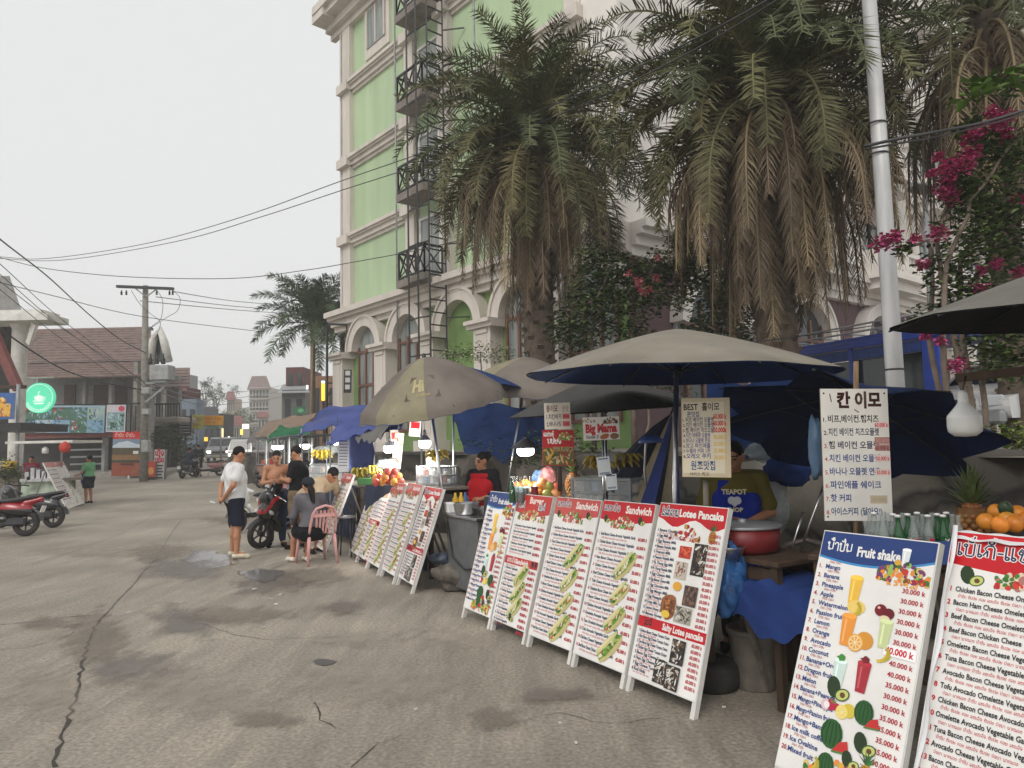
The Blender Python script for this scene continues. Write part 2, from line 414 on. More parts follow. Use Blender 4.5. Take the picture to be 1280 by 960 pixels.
def pic_apple(p, u, v, k, col):
    p.ell(u, v, .6 * k, .55 * k, col); p.ell(u + .8 * k, v - .2 * k, .55 * k, .5 * k, tuple(c * .8 for c in col)); p.lay += 1
    p.ell(u + .5 * k, v - .7 * k, .5 * k, .3 * k, srgb(235, 220, 180)); p.ell(u - .2 * k, v + .2 * k, .15 * k, .12 * k, srgb(240, 190, 180)); p.lay += 1
def pic_banana(p, u, v, k):
    for i in range(4):
        a = -.5 + i * .3; pts = [(u + math.cos(a + t) * k * (1 + .1 * i) - .6 * k, v + math.sin(a + t) * k * .8) for t in (-.9, -.5, 0, .4)]
        p.line(pts, .3 * k, srgb(225 - 14 * i, 190 - 8 * i, 60)); p.lay += 1
def pic_pine(p, u, v, k):
    p.ell(u, v, .45 * k, .65 * k, srgb(190, 140, 50)); p.lay += 1
    for i in range(-2, 3):
        p.line([(u - .4 * k, v + i * .22 * k - .1 * k), (u + .4 * k, v + i * .22 * k + .12 * k)], .04 * k, srgb(120, 80, 30)); p.line([(u - .4 * k, v + i * .22 * k + .12 * k), (u + .4 * k, v + i * .22 * k - .1 * k)], .04 * k, srgb(130, 88, 34))
    for i in range(-3, 4): p.poly([(u - .1 * k, v + .6 * k), (u + .1 * k, v + .6 * k), (u + i * .22 * k, v + (1.5 - abs(i) * .15) * k)], srgb(50, 96 + i * 8, 50))
    p.lay += 1
def pic_berry(p, u, v, k):
    p.ell(u, v, .5 * k, .5 * k, srgb(230, 200, 205)); p.ell(u + .7 * k, v + .1 * k, .55 * k, .5 * k, srgb(190, 40, 70), wob=.25, seed=2); p.lay += 1
    p.ell(u + .1 * k, v, .3 * k, .3 * k, srgb(250, 240, 240))
    for i in range(4): p.poly([(u + .5 * k + i * .12 * k, v + .3 * k), (u + .62 * k + i * .12 * k, v + .3 * k), (u + .4 * k + i * .2 * k, v + .8 * k)], srgb(80, 140, 60))
    p.lay += 1
def pic_sub(p, u, v, k, ang=.6, seed=0):
    c, s_ = math.cos(ang), math.sin(ang); r = random.Random(seed)
    def at(a, b): return (u + a * c - b * s_, v + a * s_ + b * c)
    p.ell(*at(.06 * k, -.2 * k), 1.3 * k, .44 * k, srgb(198, 186, 128), ang, wob=.06, seed=seed); p.lay += 1
    p.ell(*at(0, 0), 1.25 * k, .36 * k, srgb(112, 150, 52), ang, 20, .22, seed); p.lay += 1
    for i in range(26):
        a = (r.random() - .5) * 2 * k; q = (r.random() - .5) * .4 * k
        cc = r.choice([srgb(86, 130, 40), srgb(160, 180, 90), srgb(60, 96, 30), srgb(215, 200, 150), srgb(190, 90, 70), srgb(226, 222, 196)])
        p.ell(*at(a, q), .2 * k, .1 * k, cc, ang + r.random() * 2 - 1, 7, .3, i)
        if i % 9 == 8: p.lay += 1
    p.lay += 1; p.ell(*at(-.02 * k, .3 * k), 1.2 * k, .2 * k, srgb(206, 204, 146), ang, wob=.08, seed=seed); p.lay += 1
    p.ell(*at(-.1 * k, .36 * k), .9 * k, .07 * k, srgb(238, 218, 168), ang); p.lay += 1
def pic_photo(p, u0, v0, u1, v1, pal, seed=0, n=40):
    r = random.Random(seed); p.rect(u0, v0, u1, v1, pal[0]); p.lay += 1; w, h = u1 - u0, v1 - v0
    for i in range(n):
        a, b = w * .16 * (.4 + r.random()), h * .12 * (.4 + r.random())
        x = min(max(u0 + w * r.random(), u0 + a), u1 - a); y = min(max(v0 + h * r.random(), v0 + b), v1 - b)
        m_ = min(a, b) * .95; big = max(a, b)
        big = min(big, min(x - u0, u1 - x, y - v0, v1 - y))
        p.ell(x, y, max(big, m_ * .5), max(m_ * .45, .0008), r.choice(pal), r.random() * 3, 8, .25, i)
        if i % 10 == 9: p.lay += 1
    p.lay += 1
def pic_pile(p, u0, v0, u1, v1, seed=0, n=26, pal=None):
    r = random.Random(seed); w, h = u1 - u0, v1 - v0; n = int(n * 2.2)
    pal = pal or [srgb(60, 120, 46), srgb(200, 60, 50), srgb(225, 170, 60), srgb(40, 80, 34), srgb(220, 196, 120), srgb(150, 190, 90), srgb(120, 60, 110), srgb(235, 140, 60)]
    for i in range(n):
        t = r.random(); q = r.random() * (1 - .55 * abs(t - .5) * 2)
        k = h * (.07 + .10 * r.random())
        p.ell(min(max(u0 + w * t, u0 + k), u1 - k), min(max(v0 + h * q, v0 + k), v1 - k), k, k * .8, r.choice(pal), r.random() * 3, 9, .15, i)
        if i % 5 == 4: p.lay += 1
    p.lay += 1

SW = ['Chicken Bacon Cheese Omelette', 'Bacon Ham Cheese Omelette', 'Beef Bacon Cheese Omelette', 'Beef Bacon Chicken Cheese', 'Omelette Bacon Cheese Vegetable', 'Tuna Bacon Cheese Vegetable', 'Avocado Bacon Cheese Vegetable', 'Tofu Avocado Omelette Vegetable', 'Chicken Bacon Cheese Avocado Vegetable', 'Omelette Avocado Vegetable Garlic', 'Tuna Bacon Cheese Avocado Vegetable', 'Avocado Cheese Vegetable Garlic', 'Bacon Cheese Vegetable Garlic', 'Omelette Avocado Bacon Cheese Vegetable', 'Hotdog Bacon Cheese Omelette', 'Chicken Avocado Vegetable Garlic', 'Omelette Ham Cheese Vegetable']
SW2 = ['Beef Bacon Cheese Avocado Vegetable Garlic', 'Chicken Bacon Cheese Avocado Vegetable', 'Tuna Cheese Avocado Vegetable Garlic', 'Ham Bacon Cheese Avocado Vegetable', 'Chicken Cheese Avocado Vegetable Garlic', 'Beef Chicken Cheese Avocado Vegetable', 'Tofu Cheese Avocado Vegetable', 'Omelette Bacon Cheese Avocado Vegetable', 'Bacon Cheese Avocado Vegetable', 'Chicken Avocado Vegetable Garlic', 'Omelette Avocado Vegetable Garlic', 'Tuna Omelette Avocado Vegetable Garlic', 'Tofu Avocado Vegetable Garlic', 'Chicken Cheese Vegetable Garlic', 'Beef Bacon Cheese Chicken Avocado Vegetable Garlic']
FS = ['Mango', 'Banana', 'Pineapple', 'Apple', 'Watermelon', 'Passion fruit', 'Lemon', 'Orange', 'Avocado', 'Coconut', 'Banana+Oreo', 'Dragon fruit', 'Melon', 'Banana+Peanuts', 'Mango+Pineapple', 'Mango+Passion fruit', 'Mango+Banana', 'Ice milk coffee', 'Ice Ovaltine', 'Mixed fruit']
FSP = ['30.000 k'] * 7 + ['40.000 k', '40.000 k', '40.000 k', '35.000 k', '30.000 k', '30.000 k', '35.000 k', '35.000 k', '35.000 k', '35.000 k', '30.000 k', '30.000 k', '35.000 k']
LP = ['Banana Chocolate', 'Egg Milk', 'Egg Banana Milk', 'Banana Nutella Milk', 'Peanuts Milk', 'Peanuts Nutella Milk', 'Pa Thong Egg Milk', 'Pa Thong Nutella Milk', 'Egg Cheese Milk', 'Egg Banana Cheese Milk', 'Egg Chocolate Milk', 'Egg Mango Milk', 'Egg Pineapple Milk', 'Crispy Milk Coconut', 'Lemon Honey Sugar', 'Banana Honey']
SLP = ['Chicken Bacon Cheese Tomato Onion', 'Ham Bacon Egg Cheese Tomato Onion', 'Tuna Bacon Egg Cheese Tomato Onion', 'Chicken Egg Cheese Tomato Onion', 'Bacon Egg Cheese Tomato', 'Ham Egg Cheese Tomato', 'Egg Cheese Tomato', 'Roti Naila']
def sub_lao(p, u, v, h, w, i, col=srgb(205, 70, 80)):
    k = 0; out = ([], [])
    while k < w - h * 2:
        k += p.lao(W_SMALL[(i * 3 + int(k * 97)) % 6], u + k, v, h, col, .14, out=out) + h * .7
    p._a(out[0], out[1], col)
def art_shake(p, w, h, seed=0):
    p.rect(0, 0, w, h, WHT); p.lay += 1
    n = 12; top = [(w * i / n, h - .13 - .035 * math.sin(PI * (i / n) * .9) + .05 * (i / n) ** 2) for i in range(n + 1)]
    p.poly([(0, h)] + [(a, b - .012) for a, b in top] + [(w, h)], srgb(60, 140, 200)); p.lay += 1
    p.poly([(0, h)] + top + [(w, h)], srgb(34, 60, 120)); p.lay += 1
    p.lao(W_NAMPAN, .035, h - .098, .043, WHT, .16, .17)
    p.text('Fruit shake', .215, h - .112, .05, WHT, .235, .02)
    pic_glass(p, .475, h - .085, .05, srgb(225, 232, 235)); pic_pile(p, .34, h - .22, w - .005, h - .10, seed + 1, 46)
    pic_pile(p, .40, h - .235, w - .06, h - .19, seed + 2, 14, [srgb(230, 150, 50), srgb(238, 170, 80)])
    p.lay += 2; y = h - .2; st = (h - .24) / 20
    for i, t in enumerate(FS):
        yy = y - i * st
        p.text('%d.' % (i + 1), .014, yy, .022, DRED, .035, .012); p.text(t, .052, yy, .024, BLU, .20, .012)
        sub_lao(p, .07, yy + .031, .009, .07, i, DRED)
        p.text(FSP[i], w - .018, yy - .01, .023, DRED, .125, .012, 'r')
    p.lay += 1; yy = y - 7 * st - .018; p.rect(w - .17, yy, w - .012, yy + .05, srgb(250, 248, 248)); p.lay += 1
    p.text('40.000 k', w - .022, yy + .011, .03, srgb(205, 20, 50), .14, .02, 'r'); p.lay += 1
    pic_glass(p, .245, h - .28, 0.079, srgb(240, 190, 70)); p.ell(.27, h - .37, .05, .035, srgb(238, 205, 110)); pic_banana(p, .26, h - .38, 0.053)
    pic_glass(p, .245, h - .48, 0.086, srgb(235, 150, 60)); pic_citrus(p, .30, h - .54, 0.066, srgb(238, 165, 60))
    pic_apple(p, .40, h - .36, 0.053, srgb(120, 16, 30)); pic_glass(p, .44, h - .46, 0.073, srgb(205, 216, 160)); pic_banana(p, .45, h - .56, 0.046)
    pic_glass(p, .245, h - .7, 0.079, srgb(205, 225, 218), srgb(70, 140, 60)); pic_avo(p, .235, h - .77, 0.073); pic_glass(p, .37, h - .68, 0.079, srgb(170, 40, 56), srgb(120, 20, 34))
    pic_berry(p, .21, h - .86, 0.053); pic_citrus(p, .3, h - .87, 0.050, srgb(240, 215, 80)); pic_melon(p, .41, h - .84, 0.066)
    pic_melon(p, .27, h - .98, 0.079); pic_avo(p, .42, h - .97, 0.066); pic_avo(p, .37, h - 1.06, 0.053); pic_pine(p, .47, h - 1.1, 0.079)
    pic_pile(p, .15, .01, .5, .14, seed + 5, 34); pic_melon(p, .27, .1, .06); pic_banana(p, .2, .08, .05)
def art_sand(p, w, h, head, seed=0, lst=SW2, en='Sandwich', fade=0., pr=None):
    p.rect(0, 0, w, h, WHT); p.lay += 1
    hc = tuple(a * (1 - fade) + b * fade for a, b in zip(RED, srgb(205, 110, 100)))
    n = 10; arc = [(w * i / n, h - .17 + .07 * abs(i / n - .42) ** 1.2) for i in range(n + 1)]
    p.poly([(0, h)] + arc + [(w, h)], hc); p.lay += 1
    if head == 'burger':
        p.text('Burger', w * .36, h - .062, .05, srgb(245, 225, 215), w * .42, .02); pic_pile(p, .05, h - .2, w - .06, h - .09, seed, 40, [srgb(190, 150, 90), srgb(90, 130, 50), srgb(180, 60, 50), srgb(225, 205, 160), srgb(140, 100, 60)]); p.lao(W_BURGER, .03, h - .055, .035, WHT, .16, .2, outline=NAVY)
    elif head == 'big':
        p.lao(W_BURGER, .03, h - .105, .055, NAVY, .13, w - .06, 1.2, WHT)
        pic_avo(p, .09, h - .19, .06); pic_pile(p, .2, h - .235, w - .01, h - .115, seed, 44, [srgb(190, 40, 40), srgb(70, 130, 50), srgb(180, 120, 110), srgb(60, 110, 40), srgb(225, 205, 180), srgb(210, 60, 50)])
    else:
        p.lao(W_SANDWICH, .025, h - .075, .04, NAVY, .16, .22, 1.1, WHT); p.text(en, w * .48, h - .082, .058, srgb(245, 232, 225), w * .48, .02)
        pic_avo(p, .07, h - .14, .045); pic_pile(p, .14, h - .21, w * .7, h - .1, seed, 36, [srgb(190, 60, 60), srgb(120, 160, 80), srgb(230, 215, 200), srgb(70, 120, 46), srgb(200, 130, 120)]); pic_avo(p, w - .13, h - .13, .045)
    p.lay += 2
    st = (h - .27) / len(lst); y = h - .27
    for i, t in enumerate(lst):
        yy = y - i * st
        p.text(str(i + 1), .03, yy, st * .36, srgb(205, 30, 50), .03, .015, 'c'); p.text(t, .05, yy, st * .38, BLK if head == 'big' else NAVY, w * .68, .012, wide=.8)
        sub_lao(p, .065, yy - st * .42, st * .17, w * .5, i)
        p.text(pr or ('60.000 k' if i < 4 else '50.000 k' if i < 8 else '45.000 k'), w - .015, yy - .006, st * .4, DRED, .1, .02, 'r')
    p.lay += 1
    if head != 'big':
        for j, (fy, k) in enumerate(((.6, .105), (.43, .095), (.27, .1), (.11, .115))): pic_sub(p, w * .65, h * fy, k, .8, seed + j)
    else:
        for j, (fy, k) in enumerate(((.45, .09), (.18, .09))): pic_sub(p, w * .88, h * fy, k * .9, .75, seed + j)
def art_burger(p, w, h, seed=0):
    art_sand(p, w, h, 'burger', seed, SW[:5] + [''] * 9, fade=.35) if False else None
    p.rect(0, 0, w, h, WHT); p.lay += 1
    n = 10; hc = srgb(196, 62, 58); arc = [(w * i / n, h - .2 + .09 * abs(i / n - .5) ** 1.2) for i in range(n + 1)]
    p.poly([(0, h)] + arc + [(w, h)], hc); p.lay += 1
    p.text('Burger', w * .38, h - .075, .06, srgb(245, 225, 215), w * .42, .02); p.lao(W_BURGER[:6], .04, h - .125, .045, WHT, .16, .2, outline=NAVY); p.lao(W_BURGER[:6], w - .2, h - .13, .045, WHT, .16, .18, outline=NAVY)
    pic_pile(p, .06, h - .24, w - .05, h - .13, seed, 44, [srgb(190, 150, 90), srgb(90, 130, 50), srgb(180, 60, 50), srgb(225, 205, 160), srgb(140, 100, 60)]); p.lay += 2
    for i, t in enumerate(SW[:5]):
        yy = h - .30 - i * .055; p.text('%d %s Vegetable' % (i + 1, t), .04, yy, .02, NAVY, w * .66, .012); sub_lao(p, .05, yy - .025, .011, .25, i); p.text('60.000 k', w - .02, yy - .01, .026, DRED, .12, .02, 'r')
    p.lay += 1; p.rect(.005, h - .645, w - .01, h - .575, hc); p.lay += 1
    p.lao(W_SANDWICH, .05, h - .628, .034, WHT, .16, .15); p.text('Sandwich', .2, h - .63, .042, WHT, .24, .02); p.text('빵류', .47, h - .628, .04, BLK, .1, .02); p.lay += 1
    for i, t in enumerate(['Chicken Vegetable', 'Omelette Vegetable', 'Ham Vegetable', 'Bacon Vegetable', 'Hotdog Vegetable', 'Cheese Vegetable', 'Beef Vegetable', 'Tuna Vegetable', 'Tofu Vegetable', 'Avocado Vegetable', 'Butter Vegetable']):
        yy = h - .69 - i * .051; p.text('%d. %s' % (i + 1, t), .03, yy, .02, NAVY, .24, .012); sub_lao(p, .05, yy + .024, .009, .15, i); p.text('40.000 k' if i % 3 else '45.000 k', w - .02, yy, .026, DRED, .12, .02, 'r')
    p.lay += 1
    for j, (fy, k) in enumerate(((.38, .105), (.25, .1), (.13, .1))): pic_sub(p, w * .57, h * fy, k, .8, seed + j)
    pic_avo(p, w * .52, .07, .05)
def art_roti(p, w, h, seed=0):
    p.rect(0, 0, w, h, WHT); p.lay += 1
    n = 12; arc = [(w * i / n, h - .13 + .03 * math.cos(i / n * 11)) for i in range(n + 1)]
    p.poly([(0, h)] + arc + [(w, h)], RED); p.lay += 1
    p.lao(W_ROTI, .025, h - .085, .045, NAVY, .15, .17, 1., WHT); p.text('Lotee Pancake', .205, h - .082, .052, WHT, w - .225, .022); p.lay += 1
    pic_pile(p, .14, h - .25, .44, h - .13, seed, 30, [srgb(205, 190, 200), srgb(190, 150, 80), srgb(120, 50, 40), srgb(230, 215, 205), srgb(180, 40, 40)]); pic_pine(p, w - .09, h - .2, .07); p.lay += 1
    p.poly([(.0, .33), (w, .4), (w, .315), (.0, .245)], RED) if False else p.rect(0, .335, w, .405, RED); p.lay += 1
    p.lao(W_ROTI[:4], .06, .352, .034, BLK, .2, .12); p.text('Salty Lotee pancake', .24, .352, .042, WHT, w - .26, .02); p.lay += 1
    for i, t in enumerate(LP):
        yy = h - .2 - i * .0385; p.text('%d %s' % (i + 1, t), .025, yy, .02, NAVY, .21, .012); sub_lao(p, .04, yy - .016, .008, .13, i)
        p.text('%d0.000 k' % (3 + i % 4), w - .015, yy, .022, DRED, .09, .015, 'r')
    for i, t in enumerate(SLP):
        yy = .3 - i * .036; p.text('%d %s' % (i + 1, t), .025, yy, .02, NAVY, .3, .012); sub_lao(p, .04, yy - .016, .008, .16, i); p.text('60.000 k', w - .015, yy, .022, DRED, .09, .015, 'r')
    p.lay += 1
    dk = [srgb(40, 36, 34), srgb(70, 60, 52), srgb(190, 180, 170), srgb(110, 90, 70), srgb(225, 220, 214)]
    pic_photo(p, .27, h - .36, .38, h - .28, [srgb(190, 60, 40), srgb(225, 110, 70), srgb(160, 40, 30)], 1)
    pic_photo(p, .40, h - .46, .52, h - .25, dk, 2, 60); pic_photo(p, .26, h - .5, .37, h - .385, [srgb(200, 190, 175), srgb(120, 110, 100), srgb(150, 70, 60)], 3)
    p.ell(.31, h - .55, .04, .03, srgb(230, 170, 50)); p.lay += 1
    p.ell(.27, h - .69, .075, .09, srgb(150, 90, 50), wob=.15, seed=4); p.lay += 1; pic_photo(p, .22, h - .74, .32, h - .64, [srgb(120, 70, 40), srgb(190, 120, 60), srgb(80, 50, 34)], 4)
    pic_photo(p, .38, h - .66, .5, h - .53, [srgb(90, 70, 60), srgb(60, 46, 44), srgb(140, 100, 80)], 5, 50); pic_photo(p, .33, .425, .48, h - .67, [srgb(170, 165, 150), srgb(110, 108, 100), srgb(215, 210, 200), srgb(70, 66, 60)], 6, 60)
    p.ell(.25, .455, .04, .025, srgb(236, 196, 70)); p.lay += 1
    pic_photo(p, .36, .17, .48, .32, dk, 7, 60); pic_photo(p, .24, .02, .35, .165, dk, 8, 60); pic_photo(p, .355, .01, .47, .155, dk, 9, 60)
# ---------------------------------------------------------------- ground, terrace, hills
def ground_mat():
    m = mat('street_concrete', (.298, .262, .212), .82, var=.2, scale=.55, bump=.25, bscale=30, dirt=.5, dcol=(.24, .21, .17))
    t = m.node_tree; N = t.nodes; L = t.links; b = N['Principled BSDF']
    src = b.inputs['Base Color'].links[0].from_socket
    tc = N.new('ShaderNodeTexCoord')
    mp = N.new('ShaderNodeMapping'); mp.inputs['Rotation'].default_value = (0, 0, R(-28)); mp.inputs['Scale'].default_value = (3.2, .5, 1); L.new(tc.outputs['Object'], mp.inputs[0])
    n = N.new('ShaderNodeTexNoise'); n.inputs['Scale'].default_value = 1.6; n.inputs['Detail'].default_value = 9; n.inputs['Roughness'].default_value = .72; L.new(mp.outputs[0], n.inputs['Vector'])
    r = N.new('ShaderNodeMapRange'); r.inputs[1].default_value = .35; r.inputs[2].default_value = .68; r.inputs[3].default_value = .72; r.inputs[4].default_value = 1.2; L.new(n.outputs[0], r.inputs[0])
    mu = N.new('ShaderNodeMix'); mu.data_type = 'RGBA'; mu.blend_type = 'MULTIPLY'; mu.inputs[0].default_value = 1; L.new(src, mu.inputs[6]); L.new(r.outputs[0], mu.inputs[7])
    # fine speckle of grit and pale scuffs
    n2 = N.new('ShaderNodeTexNoise'); n2.inputs['Scale'].default_value = 38; n2.inputs['Detail'].default_value = 6; L.new(tc.outputs['Object'], n2.inputs['Vector'])
    r2 = N.new('ShaderNodeMapRange'); r2.inputs[1].default_value = .3; r2.inputs[2].default_value = .72; r2.inputs[3].default_value = .68; r2.inputs[4].default_value = 1.32; L.new(n2.outputs[0], r2.inputs[0])
    m2 = N.new('ShaderNodeMix'); m2.data_type = 'RGBA'; m2.blend_type = 'MULTIPLY'; m2.inputs[0].default_value = 1; L.new(mu.outputs[2], m2.inputs[6]); L.new(r2.outputs[0], m2.inputs[7])
    L.new(m2.outputs[2], b.inputs['Base Color'])
    rr = N.new('ShaderNodeMapRange'); rr.inputs[1].default_value = .35; rr.inputs[2].default_value = .6; rr.inputs[3].default_value = .55; rr.inputs[4].default_value = .9; L.new(n.outputs[0], rr.inputs[0]); L.new(rr.outputs[0], b.inputs['Roughness'])
    return m
GM = ground_mat()
g = MB(); ys = [-40, -10, 0, 5, 10, 15, 20, 22, 24, 26, 30, 40, 60, 90, 140, 250, 900]; xs = [-500, -120, -40, -20, -10, 0, 10, 30, 120, 500]
g.add([(x, y, gz(min(y, 140))) for y in ys for x in xs], [(i * 10 + j, i * 10 + j + 1, (i + 1) * 10 + j + 1, (i + 1) * 10 + j) for i in range(len(ys) - 1) for j in range(9)])
struct(g, 'road', GM)
# stall line: a runs away along the boards, b points back from the street
SA = Vector((-.51, .86, 0)).normalized(); SB = Vector((SA.y, -SA.x, 0))
S0 = PZ(862, 893, .0)
def SP(a, b, z=0.0): return S0 + SA * a + SB * b + Vector((0, 0, z))
SANG = math.atan2(-SA.y, -SA.x)        # local x axis: along the line, towards the camera's right
TZ = 1.5
ter = MB(); e0, e1 = SP(-9, 3.0), SP(34, 3.0)
far0, far1 = SP(-9, 60), SP(34, 60)
ter.add([(e0.x, e0.y, TZ), (far0.x, far0.y, TZ), (far1.x, far1.y, TZ), (e1.x, e1.y, TZ)], [(0, 1, 2, 3)])
struct(ter, 'terrace', mat('terrace_dirt', (.24, .22, .19), .9, var=.3, scale=1.2, dirt=.4, bump=.3))
# cracks, water, stains on the concrete
def strip(name, pts, w, m, z=.004, jag=.02, seed=1):
    r = random.Random(seed); b = MB(); P = [Vector(PZ(x, y)) for x, y in pts]; Q = []
    for p, q in zip(P, P[1:]):
        n = max(2, int((q - p).length / .09))
        Q += [p.lerp(q, i / n) for i in range(n)]
    Q.append(P[-1]); L_, Rr = [], []
    for i, p in enumerate(Q):
        d = (Q[min(i + 1, len(Q) - 1)] - Q[max(i - 1, 0)]).normalized(); n = Vector((-d.y, d.x, 0)); o = (r.random() - .5) * jag; k = w * (.35 + r.random() * .9)
        L_.append(p + n * (o + k / 2)); Rr.append(p + n * (o - k / 2))
    vs = [v + Vector((0, 0, z)) for v in L_ + Rr]; k = len(Q)
    b.add(vs, [(i, i + 1, k + i + 1, k + i) for i in range(k - 1)]); struct(b, name, m)
cm = mat('crack_dirt', (.045, .04, .034), .95, var=.3)
strip('pavement_crack', [(66, 960), (88, 890), (100, 850), (108, 810), (118, 785), (132, 768)], .026, cm, jag=.035)
strip('pavement_crack', [(0, 781), (40, 778), (80, 772), (132, 768)], .014, cm, jag=.02, seed=2)
strip('pavement_crack', [(132, 768), (150, 748), (166, 732), (182, 712), (196, 698)], .02, mat('joint_tar', (.12, .11, .1), .9), jag=.01, seed=3)
strip('pavement_crack', [(0, 812), (30, 810), (70, 802), (92, 790)], .008, cm, jag=.03, seed=4)
strip('pavement_crack', [(392, 878), (402, 900), (418, 912)], .008, cm, jag=.03, seed=5)
strip('pavement_crack', [(640, 905), (700, 893), (760, 905), (830, 899)], .005, cm, jag=.05, seed=15)
JT = M('joint_tar')
strip('pavement_crack', [(196, 698), (206, 680), (216, 664), (228, 648)], .015, JT, jag=.01, seed=16); strip('pavement_crack', [(40, 705), (90, 690), (150, 668), (200, 640)], .01, JT, jag=.03, seed=17); strip('pavement_crack', [(225, 770), (280, 790), (330, 800), (420, 796)], .006, cm, jag=.05, seed=18); strip('pavement_crack', [(440, 960), (470, 930), (500, 920)], .006, cm, jag=.04, seed=19)
pm_ = mat('chalky_splash', (.5, .49, .46), .9, var=.2); _t = pm_.node_tree; _n = _t.nodes.new('ShaderNodeTexNoise'); _n.inputs['Scale'].default_value = 9; _n.inputs['Detail'].default_value = 6; _r = _t.nodes.new('ShaderNodeMapRange'); _r.inputs[1].default_value = .46; _r.inputs[2].default_value = .6; _r.inputs[4].default_value = .85; _c = _t.nodes.new('ShaderNodeTexCoord'); _t.links.new(_c.outputs['Object'], _n.inputs['Vector']); _t.links.new(_n.outputs[0], _r.inputs[0]); _t.links.new(_r.outputs[0], _t.nodes['Principled BSDF'].inputs['Alpha'])
for k, (pts, w) in enumerate((([(142, 770), (180, 761), (215, 753), (240, 748), (260, 745)], .07), ([(280, 757), (310, 755)], .03), ([(325, 751), (345, 745), (356, 742)], .08), ([(190, 760), (240, 751)], .05))):
    strip('milky_splash', pts, w, pm_, .0042 + k * .0006, .10, 20 + k)
def stain(name, cx, cy, rx, ry, m, z, seed):
    r = random.Random(seed); b = MB(); n = 48; ks = (0, .35, .6, .8, 1.0, 1.25); vs = []; fo = []
    ph = [(r.random() * 6.28, r.random()) for _ in range(8)]
    for kk in ks:
        for i in range(n):
            t = 2 * PI * i / n; k = 1 + sum(.34 / (j + 1) ** .7 * a * math.sin((j + 2) * t + q) for j, (q, a) in enumerate(ph)); k = .35 + .65 * k if k > 0 else .35
            p = PZ(cx + rx * k * kk * math.cos(t), cy + ry * k * kk * math.sin(t)); vs.append((p.x, p.y, z)); fo.append(1 - kk / 1.25)
    b.add(vs, [(i * n + j, i * n + (j + 1) % n, (i + 1) * n + (j + 1) % n, (i + 1) * n + j)[::-1] for i in range(len(ks) - 1) for j in range(n)])
    o = b.build(name, m); o['kind'] = 'structure'; ca = o.data.color_attributes.new('fade', 'FLOAT_COLOR', 'POINT'); a = []
    for f in fo: a += [f, f, f, 1]
    ca.data.foreach_set('color', a)
def stain_mat(key, col, rough, a, scale=2.2, sharp=.14):
    m = mat(key, col, rough, var=.15, scale=3); t = m.node_tree; N = t.nodes; L = t.links
    tc = N.new('ShaderNodeTexCoord'); mp = N.new('ShaderNodeMapping'); mp.inputs['Rotation'].default_value = (0, 0, R(-28)); mp.inputs['Scale'].default_value = (1.7, .8, 1); L.new(tc.outputs['Object'], mp.inputs[0])
    n = N.new('ShaderNodeTexNoise'); n.inputs['Scale'].default_value = scale; n.inputs['Detail'].default_value = 9; n.inputs['Roughness'].default_value = .7; L.new(mp.outputs[0], n.inputs['Vector'])
    at = N.new('ShaderNodeAttribute'); at.attribute_name = 'fade'; ad = N.new('ShaderNodeMath'); ad.operation = 'MULTIPLY_ADD'; L.new(n.outputs[0], ad.inputs[0]); ad.inputs[1].default_value = 1.5; L.new(at.outputs['Fac'], ad.inputs[2])
    r = N.new('ShaderNodeMapRange'); r.inputs[1].default_value = 1.06; r.inputs[2].default_value = 1.06 + sharp * 2; r.inputs[4].default_value = a; L.new(ad.outputs[0], r.inputs[0]); L.new(r.outputs[0], N['Principled BSDF'].inputs['Alpha']); return m
damp = stain_mat('damp_concrete', (.165, .143, .122), .4, .6, 2.6, .2); dk = stain_mat('dark_stain', (.215, .186, .15), .8, .5, 4.5, .16); pale = stain_mat('pale_scuff', (.36, .32, .26), .9, .6, 5, .3)
wet = stain_mat('standing_water', (.18, .17, .165), .12, .95, 1.6, .07)
for i, (x, y, a, b_, mm) in enumerate(((345, 728, 66, 20, damp), (262, 700, 40, 13, wet), (230, 712, 70, 18, damp), (228, 778, 52, 26, damp), (165, 838, 80, 28, damp), (120, 800, 50, 50, dk), (330, 720, 34, 10, wet), (290, 770, 90, 16, dk), (620, 900, 46, 20, dk), (330, 900, 60, 14, dk), (450, 800, 70, 14, pale), (60, 780, 40, 12, dk), (400, 720, 50, 14, dk), (200, 690, 60, 12, dk), (480, 860, 160, 30, pale), (250, 870, 120, 40, pale), (560, 800, 70, 20, pale), (60, 870, 60, 50, pale), (300, 650, 60, 8, dk), (120, 690, 90, 12, pale), (690, 870, 60, 16, damp), (430, 760, 40, 12, damp))):
    stain('damp_stain', x, y, a, b_, mm, .0055 + i * .0006, 40 + i)
m_tar = mat('tar', (.085, .08, .075), .7)
tp_ = MB(); tv = [PZ(391 + dx, 828 + dy) for dx, dy in ((0, -1), (6, -4), (16, -4), (26, -2), (31, -1), (24, 3), (14, 5), (4, 3))]; tp_.add([(v.x, v.y, .004) for v in tv], [tuple(range(8))[::-1]]); struct(tp_, 'tar_patch', m_tar)
mh = MB()
for i in range(9):
    q = PZ(*[(402, 694), (318, 737), (345, 756), (640, 700), (520, 888), (700, 905), (905, 885), (330, 785), (720, 930)][i])
    mh.box((q.x, q.y, .008), (.05, .03, .012) if i < 3 else (.022, .014, .008), 0, (0, 0, i))
o = mh.build('litter', mat('paper_scrap', (.6, .58, .54), .9)); tag(o, 'small scraps of pale paper scattered over the concrete', 'litter', kind='stuff')
